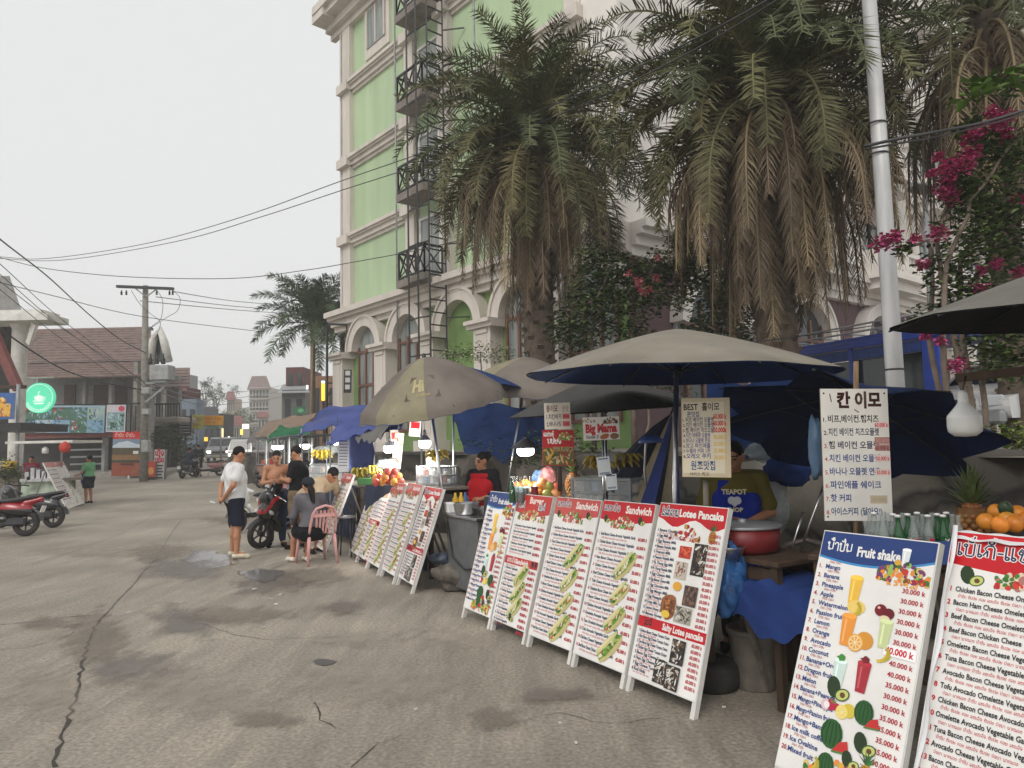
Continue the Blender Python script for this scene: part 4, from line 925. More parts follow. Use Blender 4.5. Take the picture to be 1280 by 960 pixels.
# ---------------------------------------------------------------- stone wall behind the stalls
def stone_mat():
    m = mat('rubble_stone', (.085, .073, .06), .9, var=.5, scale=1.3, bump=.5, bscale=14, dirt=.5, dcol=(.05, .055, .035))
    t = m.node_tree; N = t.nodes; L = t.links; b = N['Principled BSDF']; src = b.inputs['Base Color'].links[0].from_socket
    tc = N.new('ShaderNodeTexCoord'); v = N.new('ShaderNodeTexVoronoi'); v.feature = 'DISTANCE_TO_EDGE'; v.inputs['Scale'].default_value = 1.5; dn = N.new('ShaderNodeTexNoise'); dn.inputs['Scale'].default_value = 2.5; L.new(tc.outputs['Object'], dn.inputs['Vector']); dm = N.new('ShaderNodeMix'); dm.data_type = 'RGBA'; dm.inputs[0].default_value = .35; L.new(tc.outputs['Object'], dm.inputs[6]); L.new(dn.outputs['Color'], dm.inputs[7]); L.new(dm.outputs[2], v.inputs['Vector']); v2 = N.new('ShaderNodeTexVoronoi'); v2.inputs['Scale'].default_value = 1.5; L.new(dm.outputs[2], v2.inputs['Vector']); sx_ = N.new('ShaderNodeSeparateColor'); L.new(v2.outputs['Color'], sx_.inputs[0]); mr2 = N.new('ShaderNodeMapRange'); mr2.inputs[3].default_value = .45; mr2.inputs[4].default_value = 1.5; L.new(sx_.outputs[0], mr2.inputs[0]); m3 = N.new('ShaderNodeMix'); m3.data_type = 'RGBA'; m3.blend_type = 'MULTIPLY'; m3.inputs[0].default_value = 1; L.new(src, m3.inputs[6]); L.new(mr2.outputs[0], m3.inputs[7]); src = m3.outputs[2]
    r = N.new('ShaderNodeMapRange'); r.inputs[2].default_value = .07; r.inputs[3].default_value = .25; L.new(v.outputs[0], r.inputs[0])
    mu = N.new('ShaderNodeMix'); mu.data_type = 'RGBA'; mu.blend_type = 'MULTIPLY'; mu.inputs[0].default_value = 1; L.new(src, mu.inputs[6]); L.new(r.outputs[0], mu.inputs[7]); L.new(mu.outputs[2], b.inputs['Base Color']); return m
from mathutils import noise as mnoise
def wallfn(u, v):
    a = -9 + 45 * u; t = min(1, v * 1.45); top = (v * 1.45 - 1) / .45 if v * 1.45 > 1 else 0
    b = 2.75 + .35 * t + .6 * top; z = -.05 + 1.58 * t
    p = SP(a, b, z); n = mnoise.noise(p * 1.7) * .26 + abs(mnoise.noise(p * 3.1)) * .2 + mnoise.noise(p * 7) * .04
    return p - SB * n + Vector((0, 0, .05 * mnoise.noise(p * 2.3) * t))
w = MB(); w.grid(260, 12, wallfn); w.solo('stone_wall', stone_mat(), 'rough mossy stone retaining wall running behind the food stalls', 'wall')

# ---------------------------------------------------------------- menu boards
WP = M('white_paint')
def menu_board(label, x, y, ang, wd, ht, lean, art, seed=0, group='menu boards leaning by the stalls', foot=.1, name='menu_board', frame=None, rag=False, head=None):
    root = thing(name, label, 'menu board', (x, y, 0), R(ang), group)
    s, c = math.sin(R(lean)), math.cos(R(lean)); U = Vector((1, 0, 0)); V = Vector((0, s, c)); N_ = Vector((0, -c, s))
    O = Vector((0, 0, .0)) + V * foot
    rr = random.Random(seed)
    f = MB(); Rm = Matrix((U, -N_, V)).transposed()
    def bx(u0, u1, v0, v1, d0, d1): f.box(U * ((u0 + u1) / 2) + V * ((v0 + v1) / 2) + N_ * ((d0 + d1) / 2), (u1 - u0, abs(d1 - d0), v1 - v0), 0, Rm)
    bx(.0, .035, 0, ht, -.042, -.006); bx(wd - .035, wd, 0, ht, -.042, -.006)
    bx(.035, wd - .035, ht - .04, ht, -.04, -.008); bx(.035, wd - .035, foot, foot + .04, -.04, -.008); bx(.035, wd - .035, ht * .5, ht * .5 + .035, -.039, -.009)
    f.build('frame', frame or WP, root)
    k = MB()
    for q in (.06, wd - .06):
        t = V * (ht * .86) + U * q - N_ * .045; k.bar(t, Vector((q, s * ht * .86 + .42, 0.01)), .03, .025)
    k.build('prop', M('wood_grey'), root)
    b = MB(); hh = ht - foot; nu, nv = 8, 14; ph = rr.random() * 9
    def sh(u, v, back=False):
        wv = .0025 * math.sin(u * 7 + ph + v * 3) * (1 if not back else 1)
        return O + U * (wd * u) + V * (hh * v) + N_ * ((-.003 if not back else -.006) + 0 * wv)
    b.grid(nu, nv, lambda u, v: sh(u, v), 1); b.grid(nu, nv, lambda u, v: sh(1 - u, v, True), 1)
    p = Pr(); art(p, wd - .012, hh - .012)
    p.dump(b, O + U * .006 + V * .006, U, V, 0, 0)
    b.build('banner', [M('print'), M('white_clean')], root)
    return root
# give every printed shape its own hair of height so that none lie in one plane
def _dump(s, mb, O, U, V, m=0, gap=0, g=1.6e-5):
    N = U.cross(V).normalized(); g = min(g, .012 / (1 + len(s.items))) if g < 1e-4 else g; its = sorted(enumerate(s.items), key=lambda q: (q[1][3], q[0]))
    for k, (i, (vs, fs, col, lay)) in enumerate(its):
        mb.add([O + U * a + V * b + N * (g * (k + 1)) for a, b in vs], fs, m, False, col)
Pr.dump = _dump
menu_board('fruit shake board with a blue header, leftmost of the five big boards in a row', -.56, 7.19, -59.8, .57, 1.27, 16.6, lambda p, w, h: art_shake(p, w, h, 3), 1)
menu_board('faded burger board with a red sandwich strip across its middle', -.26, 6.69, -60, .60, 1.27, 16, lambda p, w, h: art_burger(p, w, h, 4), 2)
menu_board('faded pinkish sandwich board between the burger board and the bright red sandwich board', .06, 6.13, -58.5, .62, 1.28, 17, lambda p, w, h: art_sand(p, w, h, 's', 5, SW2, fade=.55), 3)
menu_board('bright red sandwich board next to the pancake board', .39, 5.57, -59.2, .615, 1.29, 17, lambda p, w, h: art_sand(p, w, h, 's', 6, SW2), 4)
menu_board('pancake board with a red header, red middle strip and photos of rolled pancakes', .72, 5.02, -59, .64, 1.31, 17.6, lambda p, w, h: art_roti(p, w, h, 7), 5)
menu_board('big fruit shake board with a blue header close to the camera', 1.255, 3.72, -61, .63, 1.29, 23, lambda p, w, h: art_shake(p, w, h, 8), 6, foot=.06)
menu_board('white sandwich board with loose white wrapping at the right edge of the photo', 1.56, 3.09, -61, .66, 1.36, 23, lambda p, w, h: art_sand(p, w, h, 'big', 9, SW), 7, foot=.06)
menu_board('narrow faded board at the far end of the second row of boards', -2.63, 11.27, -66, .60, 1.25, 20, lambda p, w, h: art_sand(p, w, h, 's', 11, SW2[:12], fade=.7), 8)
menu_board('faded burger board, second from the far end of the second row', -2.38, 10.70, -65, .62, 1.25, 20, lambda p, w, h: art_burger(p, w, h, 12), 9)
menu_board('faded sandwich board in the middle of the second row of boards', -2.11, 10.13, -65, .63, 1.25, 19, lambda p, w, h: art_sand(p, w, h, 's', 13, SW2, fade=.75), 10)
menu_board('pale sandwich board beside the last board of the second row', -1.80, 9.52, -65.5, .64, 1.27, 18.6, lambda p, w, h: art_sand(p, w, h, 's', 14, SW2, fade=.7), 11)
menu_board('pancake board nearest the grey counter, with a red middle strip', -1.49, 8.92, -65, .64, 1.25, 19, lambda p, w, h: art_roti(p, w, h, 15), 12)
menu_board('menu board in front of the woman on the pink chair', -3.32, 11.85, -64.3, .72, 1.36, 21.5, lambda p, w, h: art_sand(p, w, h, 's', 16, SW2, fade=.6), 13)
menu_board('pale menu board leaning on the cart across the street', -12.95, 20.9, 111, 2.5, 1.6, 25, lambda p, w, h: art_sand(p, w, h, 's', 17, SW2[:9], fade=.95), 14)
# loose white wrapping round the rightmost board
wr = MB()
def wrapf(u, v):
    V = Vector((0, math.sin(R(23)), math.cos(R(23)))); N_ = Vector((0, -math.cos(R(23)), math.sin(R(23))))
    a = u * 2 - 1; x = -.012 + .05 * u; d = -.05 + .075 * math.sin(min(1, u * 1.25) * PI / 2) + .006 * math.sin(v * 19 + u * 5) * u
    return Vector((x + .006 * math.sin(v * 23), 0, 0)) + V * (.02 + 1.36 * v) + N_ * d
wr.grid(8, 40, wrapf)
def wrapt(u, v):
    V = Vector((0, math.sin(R(23)), math.cos(R(23)))); N_ = Vector((0, -math.cos(R(23)), math.sin(R(23))))
    return Vector((.02 + .64 * u, 0, 0)) + V * (1.372 - .055 * v + .004 * math.sin(u * 30)) + N_ * (-.05 * (1 - v) + .016 + .004 * math.sin(u * 17 + v * 3))
wr.grid(30, 6, wrapt)
wroot = [o for o in COL.objects if o.get('label', '').startswith('white sandwich board with loose')][0]
wr.build('wrapping', mat('vinyl_white', (.74, .74, .76), .45, var=.08), wroot)

# ---------------------------------------------------------------- free signs
def px_frame(TL, TR, BL, Y, BRY=None):
    O = PY(*BL, Y); T = PY(*TL, Y); Q = PY(*TR, BRY or Y); U = (Q - T); w_ = U.length; U.normalize(); V = (T - O); V = V - U * V.dot(U); h_ = V.length; V.normalize(); return O, U, V, w_, h_
def sign(name, label, cat, TL, TR, BL, Y, art, post=None, thick=.012, group=None, YR=None, pm='print', back='wood_grey', kindpost='pole', base=None):
    O, U, V, w_, h_ = px_frame(TL, TR, BL, Y, YR); N_ = U.cross(V)
    b0 = Vector(base) if base else Vector((O.x, O.y, O.z))
    root = thing(name, label, cat, b0, group=group); b = MB()
    b.box(O + U * w_ / 2 + V * h_ / 2 - N_ * (thick / 2 + .001), (w_, thick, h_), 1, Matrix((U, -N_, V)).transposed(), (1, 1, 1))
    p = Pr(); art(p, w_, h_); p.dump(b, O, U, V, 0, g=max(1.6e-5, Y * 1.2e-5 if Y > 15 else 0)); b.build('panel', [M(pm), M(back)], root, True)
    if post:
        k = MB(); k.tube([PY(*post[0]) if len(post[0]) == 3 else post[0], PY(*post[1])], post[2], 8); k.build(kindpost, M(post[3]), root, True)
    return root
def art_kan(p, w, h):
    p.rect(0, 0, w, h, srgb(222, 219, 212)); p.lay += 1
    p.text('칸 이모', w * .24, h * .865, h * .095, srgb(58, 26, 28), w * .66, .025); p.line([(w * .14, h * .96), (w * .16, h * .9)], .006, srgb(60, 30, 30)); p.line([(w * .5, h * .84), (w * .56, h * .82)], .006, srgb(80, 70, 66))
    L_ = [('비프,베이컨.햄치즈', BLK), ('치킨 베이컨 치즈오믈렛', srgb(36, 40, 76)), ('햄 베이컨 오믈렛', NAVY), ('치킨 베이컨 오믈렛', BLU), ('바나나 오믈렛 연유', BLU), ('파인애플 쉐이크', BLU), ('핫 커피', BLU), ('아이스커피 (달아요!)', srgb(40, 70, 120))]
    for i, (t, c) in enumerate(L_):
        y = h * (.755 - i * .1); p.text('%d.' % (i + 1), w * .03, y - .006, .026, BLK if i < 2 else srgb(190, 90, 80), .03, .01); p.text(t, w * .1, y - .006, .036, c, w * (.3 if i == 6 else .75), .012)
    p.lay += 1
    for y, t, c in ((.7, '60.000 k', srgb(205, 40, 60)), (.525, '60.000 k', srgb(120, 60, 60)), (.445, '50.000 k', srgb(200, 50, 60)), (.34, '30.000 k', srgb(200, 70, 70))): p.rect(w * .78, h * y, w * 1.0, h * (y + .05), srgb(226, 205, 200) if y != .525 else srgb(176, 130, 126)); p.lay += 1; p.text(t, w * .79, h * y + .007, .024, c, w * .2, .015)
    p.rect(w * .78, h * .58, w, h * .63, srgb(170, 124, 120)); p.rect(w * .68, h * .13, w * .93, h * .19, srgb(190, 176, 150)); p.lay += 1; p.text('50.000', w * .8, h * .59, .024, srgb(200, 160, 150), w * .19); p.text('10.000', w * .72, h * .145, .022, srgb(160, 150, 124), w * .19)
    for q in ((.05, .965), (.95, .965), (.05, .03)): p.ell(w * q[0], h * q[1], .006, .006, srgb(70, 50, 40))
sign('hand_painted_sign', 'tall white hand painted Korean price sign on a wooden stick', 'price sign', (1027, 486), (1111, 486), (1031, 651), 4.35, art_kan, ((1070, 452, 4.37), (1070, 720, 4.37), .016, 'wood'), pm='handprint', kindpost='stick', base=(PY(1070, 720, 4.37).x, 4.37, 0))
def art_best(p, w, h):
    p.rect(0, 0, w, h, srgb(196, 182, 156)); p.rect(w * .02, h * .05, w * .88, h * .95, srgb(214, 204, 182)); p.lay += 1
    p.text('BEST', w * .05, h * .85, .042, BLK, w * .3, .012); p.text('홀이모', w * .43, h * .85, .042, BLK, w * .36, .012); p.text('론맛집', w * .12, h * .765, .03, BLU, w * .25, .008)
    for i, t in enumerate(['비프 베이컨 오믈렛', '치킨 베이컨 오믈렛', '햄 베이컨 치즈오믈', '치킨 바베큐 오믈렛', '바나나 오믈렛 연유', '망고 파인애플', '누텔라 커피 1잔', '오레오 쿠키']):
        y = h * (.70 - i * .066); p.text('%d.' % (i + 1), w * .03, y, .02, BLK, .02, .008); p.text(t, w * .09, y, .027, BLU if i > 2 else srgb(40, 60, 110), w * (.58 if i < 3 else .5), .010)
    for i, (t, c) in enumerate((('60.000 k', RED), ('60.000 k', RED), ('50.000k', RED), ('30.000 k', srgb(205, 170, 90)), ('35.000 k', srgb(205, 176, 100)), ('35.000 k', srgb(205, 170, 80)), ('30.000 k', srgb(208, 176, 100)))):
        p.text(t, w * .66, h * (.735 - i * .085), .034 if i < 3 else .028, c, w * .27, .018)
    p.text('원조맛집', w * .18, h * .1, .05, srgb(30, 80, 130), w * .5, .01); p.text('서비스 최고', w * .15, h * .02, .02, BLK, w * .4, .005)
sign('hand_painted_sign', 'weathered cream hand painted sign headed BEST beside the umbrella pole', 'price sign', (849, 498), (909.5, 497), (853, 596), 4.95, art_best, ((882, 600, 4.97), (884, 680, 4.97), .02, 'wood_grey'), pm='handprint', kindpost='stick', YR=4.85, base=(PY(884, 680, 4.97).x, 4.97, 0))
def art_mama(p, w, h):
    p.rect(0, 0, w, h, srgb(238, 232, 226)); p.lay += 1; p.text('Big Mama', w * .07, h * .34, h * .36, srgb(205, 24, 44), w * .86, .03); p.text('Number 21', w * .08, h * .08, h * .15, BLK, w * .34, .015)
    pic_pile(p, w * .55, h * .68, w * .97, h * .99, 2, 22, [srgb(90, 70, 60), srgb(190, 120, 50), srgb(140, 100, 60), srgb(70, 60, 54)]); pic_pile(p, 0, h * .76, w * .35, h * .99, 3, 14); p.ell(w * .58, h * .15, w * .13, h * .11, srgb(180, 100, 60), .3); p.ell(w * .85, h * .15, w * .12, h * .13, srgb(140, 100, 60), wob=.1)
sign('name_sign', 'white sign reading Big Mama hung under the black umbrella', 'sign', (729, 522), (774.5, 520), (729.5, 551), 6.0, art_mama, ((757, 548, 6.02), (759, 640, 6.02), .012, 'steel'), base=(PY(759, 640, 6.02).x, 6.02, 0))
def art_small(p, w, h):
    p.rect(0, 0, w, h, srgb(226, 218, 204)); p.lay += 1; p.text('풍이모', w * .08, h * .68, h * .2, srgb(110, 40, 46), w * .44, .012); p.text('손맛', w * .7, h * .68, h * .18, srgb(120, 60, 60), w * .24)
    for i in range(2): p.text(('1.치킨버거', '2.바나나킹')[i], w * .08, h * (.4 - .28 * i), h * .15, srgb(50, 44, 70), w * .56, .01); p.rect(w * .7, h * (.38 - .28 * i), w * .97, h * (.58 - .28 * i), srgb(216, 120, 120)); p.lay += 1; p.text('50.000k', w * .71, h * (.43 - .28 * i), h * .1, srgb(160, 20, 40), w * .25, .01)
sign('hand_painted_sign', 'small white hand painted price card above the red menu with food photos', 'price sign', (678.5, 504), (711, 503), (681, 537), 6.12, art_small, None, pm='handprint')
def art_food(p, w, h):
    p.rect(0, 0, w, h, srgb(176, 28, 36)); p.lay += 1; p.lao('to wo po aa no so ii+'.split(), w * .04, h * .82, h * .1, WHT, .16, w * .32); p.lao('no po yo do'.split(), w * .16, h * .62, h * .13, WHT, .2, w * .44); pic_pile(p, w * .5, h * .7, w * .98, h * .98, 5, 26, [srgb(210, 200, 160), srgb(150, 60, 40), srgb(100, 140, 60), srgb(200, 160, 90)])
    pic_photo(p, w * .02, h * .02, w * .98, h * .5, [srgb(96, 90, 50), srgb(206, 150, 60), srgb(60, 76, 34), srgb(190, 176, 130), srgb(140, 60, 40)], 4, 70)
    p.lao('no wo aa mo so ko do yo'.split(), w * .35, h * .42, h * .09, BLK, .2, w * .6, outline=srgb(220, 190, 120))
sign('photo_menu', 'red menu panel with food photos below a small white price card', 'menu', (677, 537.5), (716.5, 537.5), (678, 582), 6.12, art_food, ((699, 583, 6.14), (700, 614, 6.14), .02, 'wood_dark'))
for (TL, TR, BL, lab) in (((746, 572), (762, 570), (748.5, 596), 'white payment card on a wire stand before the display case'), ((757, 593), (770.5, 592), (758.5, 613), 'smaller pale card hanging lower beside the payment card')):
    sign('payment_card', lab, 'card', TL, TR, BL, 5.9, lambda p, w, h: (p.rect(0, 0, w, h, srgb(226, 232, 236)), setattr(p, 'lay', 1), p.rect(w * .1, h * .08, w * .9, h * .2, srgb(150, 160, 176)), p.rect(w * .12, h * .86, w * .88, h * .93, srgb(110, 120, 140))), ((754, 566, 5.92), (755, 640, 5.92), .008, 'steel') if TL[0] == 746 else None)

# ---------------------------------------------------------------- umbrellas, tarpaulins
def cloth_mat(key, col, d=.45, dc=(.2, .19, .17), var=.2, sc=2.0): return mat(key, col, .9, var=var, scale=sc, dirt=d, dcol=dc, bump=.25, bscale=18, spec=.15)
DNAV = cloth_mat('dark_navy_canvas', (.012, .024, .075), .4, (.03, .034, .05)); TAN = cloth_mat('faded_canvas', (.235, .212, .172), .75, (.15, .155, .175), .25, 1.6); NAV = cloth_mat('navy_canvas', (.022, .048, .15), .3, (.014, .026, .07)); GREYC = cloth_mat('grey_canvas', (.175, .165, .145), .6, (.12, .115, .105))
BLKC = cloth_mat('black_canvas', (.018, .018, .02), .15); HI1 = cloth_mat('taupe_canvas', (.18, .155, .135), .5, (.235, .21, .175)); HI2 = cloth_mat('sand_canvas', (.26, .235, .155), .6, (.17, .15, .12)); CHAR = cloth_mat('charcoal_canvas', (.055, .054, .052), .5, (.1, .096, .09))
BTARP = cloth_mat('blue_tarp', (.065, .088, .25), .5, (.11, .125, .22)); BDARK = cloth_mat('dark_blue_tarp', (.02, .045, .17), .3, (.03, .05, .13)); GTARP = cloth_mat('green_tarp', (.02, .14, .06), .3, (.03, .1, .05)); BRT = cloth_mat('brown_tarp', (.24, .175, .13), .6, (.15, .12, .09)); GT = cloth_mat('grey_tarp', (.14, .135, .13), .5)
def umbrella(label, apex, base, Rr, h, mats, axis=None, n=8, val=0., pole='steel', pr=.018, sag=.09, group='market umbrellas over the stalls', pat=None, pw=1.5, deco=None, spin=0.):
    apex, base = Vector(apex), Vector(base); A = Vector(axis).normalized() if axis else (apex - base).normalized()
    root = thing('market_umbrella', label, 'umbrella', base, group=group)
    e1 = A.cross(Vector((0, 1, 0))).normalized(); e2 = A.cross(e1)
    def surf(an, t, off=0.):
        q = (an - spin) / (2 * PI) * n; fr = abs((q - math.floor(q)) * 2 - 1); mid = 1 - fr  # 0 on a rib, 1 between
        rr = Rr * t * (1 - sag * .55 * mid * t * t); z = -h * (t ** pw) + sag * .35 * h * math.sin(mid * PI / 2) * t * (t < 1.01) * -.6
        if t > 1: rr = Rr * (1 - sag * .55 * mid) * (1 + .03 * (t - 1)); z = -h - sag * .21 * h * mid - val * (t - 1) * (1 - .25 * math.sin(mid * PI))
        return apex + e1 * (rr * math.cos(an)) + e2 * (rr * math.sin(an)) + A * (z + off)
    c = MB(); nu = n * 6; nv = 10; top = 1.0 + (1 if val else 0)
    ts = [i / nv for i in range(nv + 1)] + ([1.5, 2.0] if val else []); k = len(ts)
    for off, base_m, fl in ((0, 0, False), (-.006, 1, True)):
        vs = [surf(2 * PI * i / nu, t, off) for i in range(nu) for t in ts]
        for i in range(nu):
            mi = base_m if base_m else (pat(i // 6) if pat else 0)
            fs = [(i * k + j, ((i + 1) % nu) * k + j, ((i + 1) % nu) * k + j + 1, i * k + j + 1) for j in range(k - 1)]
            if not fl: fs = [f[::-1] for f in fs]
            used = sorted({x for f in fs for x in f}); mp = {x: y for y, x in enumerate(used)}
            c.add([vs[x] for x in used], [tuple(mp[x] for x in f) for f in fs], mi, True)
    if deco:
        p = Pr(); an0, an1, t0, t1 = deco[0]; deco[1](p); its = sorted(enumerate(p.items), key=lambda q: (q[1][3], q[0]))
        for kk, (i, (v2, fs, col, lay)) in enumerate(its): c.add([surf(an0 + (an1 - an0) * a, t0 + (t1 - t0) * (1 - b), .006 + kk * .0005) for a, b in v2], [f for f in fs], 9, False, col)
    c.build('canopy', mats if not deco else mats + [M('handprint')] if len(mats) == 9 else (mats + [mats[-1]] * (9 - len(mats)) + [M('handprint')] if deco else mats), root, True)
    for i in range(n):
        r_ = MB(); an = spin + 2 * PI * i / n; r_.tube([surf(an, t, -.016) for t in (.03, .35, .7, 1.0)], .006, 5)
        s0 = apex - A * (h * .95); r_.tube([s0, surf(an, .52, -.02)], .005, 5); r_.build('rib', M('dark_metal'), root, True)
    k = MB(); k.tube([base, apex - A * .02], pr, 10); k.build('pole', M(pole), root, True)
    k = MB(); k.lathe([(.0, .05), (.02, .045), (.03, 0), (.035, -.02)], 10, apex, 0, Matrix((e1, e2, A)).transposed()); k.build('finial', M('black_plastic'), root, True)
    k = MB(); k.lathe([(.022, .04), (.034, .04), (.034, -.04), (.022, -.04)], 10, apex - A * (h * .95), 0, Matrix((e1, e2, A)).transposed()); k.build('hub', M('black_plastic'), root, True)
    return root
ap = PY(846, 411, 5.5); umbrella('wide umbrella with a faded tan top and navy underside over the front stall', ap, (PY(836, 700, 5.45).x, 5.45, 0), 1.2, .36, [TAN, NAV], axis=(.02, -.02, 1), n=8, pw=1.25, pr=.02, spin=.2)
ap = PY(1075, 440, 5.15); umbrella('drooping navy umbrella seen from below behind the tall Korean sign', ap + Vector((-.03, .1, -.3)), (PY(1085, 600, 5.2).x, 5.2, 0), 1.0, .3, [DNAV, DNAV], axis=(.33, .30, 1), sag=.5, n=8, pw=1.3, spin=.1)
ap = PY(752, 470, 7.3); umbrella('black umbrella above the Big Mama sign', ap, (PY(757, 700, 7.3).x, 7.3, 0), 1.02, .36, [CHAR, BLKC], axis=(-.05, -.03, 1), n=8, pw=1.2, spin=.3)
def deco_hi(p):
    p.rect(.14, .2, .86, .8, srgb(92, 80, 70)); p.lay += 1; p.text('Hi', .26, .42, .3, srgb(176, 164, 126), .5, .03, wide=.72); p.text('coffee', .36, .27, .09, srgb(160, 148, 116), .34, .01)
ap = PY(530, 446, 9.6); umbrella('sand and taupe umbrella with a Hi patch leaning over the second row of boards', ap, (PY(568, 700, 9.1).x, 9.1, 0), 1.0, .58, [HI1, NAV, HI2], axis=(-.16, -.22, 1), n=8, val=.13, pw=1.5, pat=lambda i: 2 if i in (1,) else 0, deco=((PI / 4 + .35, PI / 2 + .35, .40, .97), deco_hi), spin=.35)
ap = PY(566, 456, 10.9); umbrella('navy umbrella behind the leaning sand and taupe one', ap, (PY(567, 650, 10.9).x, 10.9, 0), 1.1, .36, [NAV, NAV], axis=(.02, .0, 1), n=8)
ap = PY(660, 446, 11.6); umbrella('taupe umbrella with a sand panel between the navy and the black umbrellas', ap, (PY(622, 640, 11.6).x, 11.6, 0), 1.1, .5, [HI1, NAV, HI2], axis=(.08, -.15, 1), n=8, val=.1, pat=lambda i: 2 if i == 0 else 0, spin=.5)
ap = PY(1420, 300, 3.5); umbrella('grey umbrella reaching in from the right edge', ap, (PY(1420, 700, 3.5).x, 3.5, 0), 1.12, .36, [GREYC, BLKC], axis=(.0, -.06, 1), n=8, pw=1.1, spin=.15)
# folded striped umbrella
fo = thing('folded_umbrella', 'half folded blue and cream striped umbrella standing behind the BEST sign', 'umbrella', (PY(812, 640, 6.6).x, 6.6, 0)); b = MB()
t0, t1 = PY(838, 520, 6.7), PY(790, 640, 6.5)
ax = (t1 - t0).normalized(); e1 = ax.orthogonal().normalized(); e2 = ax.cross(e1)
cols = [srgb(70, 86, 150), srgb(196, 180, 150), srgb(44, 50, 62), srgb(56, 60, 70)]
for i in range(24):
    a0, a1 = 2 * PI * i / 24, 2 * PI * (i + 1) / 24
    for j in range(6):
        def q(a, t): rr = .02 + .34 * t ** .8 * (1 + .22 * math.cos(a * 6)); return t0 + ax * (.95 * t) + (e1 * math.cos(a) + e2 * math.sin(a)) * rr
        b.add([q(a0, j / 6), q(a1, j / 6), q(a1, (j + 1) / 6), q(a0, (j + 1) / 6)], [(0, 1, 2, 3)], 0, False, cols[i % 4])
b.build('canopy', M('cloth'), fo, True); k = MB(); k.tube([t0 - ax * .1, t0 + ax * 1.4], .012, 6); k.build('pole', M('steel'), fo, True)
def tarp(label, quad, mats, Y4, sag=.1, wr_=.04, seed=0, name='tarpaulin', poles=True, nu=22, nv=12, th=.012, group='tarpaulins over the far stalls'):
    """quad: pixel corners of back-left, back-right, front-right, front-left with depths"""
    C = [PY(x, y, Y) for (x, y), Y in zip(quad, Y4)]; r = random.Random(seed); ph = [r.random() * 6 for _ in range(6)]
    def f(u, v, o=0):
        p = (C[0] * (1 - u) + C[1] * u) * (1 - v) + (C[3] * (1 - u) + C[2] * u) * v
        n = (math.sin(u * 9 + ph[0] + v * 4) + math.sin(v * 11 + ph[1] - u * 5) + .7 * math.sin(u * 23 + ph[2]) * v + .6 * math.sin((u + v) * 17 + ph[3]))
        ed = max(0, v - .86) / .14
        return p + Vector((0, 0, -sag * 4 * u * (1 - u) * (1 - .3 * v) + wr_ * n - o - ed * (.10 + .03 * math.sin(u * 31 + ph[4]))))
    b = MB(); b.grid(nu, nv, lambda u, v: f(u, v), 0); b.grid(nu, nv, lambda u, v: f(1 - u, v, th), 1)
    mid = (C[0] + C[1] + C[2] + C[3]) / 4; root = thing(name, label, 'tarpaulin', (mid.x, mid.y, gz(mid.y)), group=group); b.build('sheet', mats, root, True)
    if poles:
        for i in (0, 1, 2, 3):
            c = C[i] * .93 + mid * .07; k = MB(); k.tube([(c.x, c.y, gz(c.y)), (c.x, c.y, c.z - .02)], .018, 6); k.build('pole', M('grey_metal'), root, True)
    return root
tarp('crumpled blue tarp behind the front blue one, left of the leaning umbrella', [(412, 508), (500, 500), (470, 524), (372, 536)], [BTARP, BDARK], [16.6, 16, 14.6, 15.2], .02, .035, 1)
tarp('crumpled blue tarp with a torn grey edge nearest the leaning umbrella', [(462, 511), (530, 505), (500, 528), (408, 546)], [BTARP, BDARK], [13.8, 13.2, 12.2, 12.8], .02, .03, 2)
tarp('grey tarp edge sagging below the front blue tarp', [(450, 528), (532, 512), (478, 538), (444, 546)], [GT, BDARK], [13.2, 12.6, 12, 12.5], .03, .02, 3, poles=False)
tarp('green tarp over a far stall', [(350, 533), (385, 534), (388, 545), (333, 546)], [GTARP, GTARP], [26, 25, 22.5, 23], .0, .03, 4)
tarp('brown tarp roof over the far stalls', [(335, 525), (400, 515), (380, 532), (318, 545)], [BRT, BRT], [34, 31, 27, 30], .05, .03, 5)
tarp('grey tarp roof beyond the brown one', [(322, 533), (345, 530), (338, 545), (308, 552)], [GT, GT], [44, 42, 37, 40], .05, .03, 6)
tarp('blue tarp hanging under the navy umbrella like a back sheet', [(885, 465), (1000, 470), (990, 560), (880, 545)], [BDARK, NAV], [6.7, 6.6, 6.9, 7.0], .05, .03, 8, poles=False, group='back sheets')
tarp('added dark sheet standing in for shade behind the woman in the red apron', [(560, 500), (680, 505), (690, 560), (580, 560)], [NAV, NAV], [12.0, 11.5, 12.0, 12.3], .05, .03, 9, poles=False, group='back sheets')  # added sheet, its navy stands in for the shade between boards and umbrellas
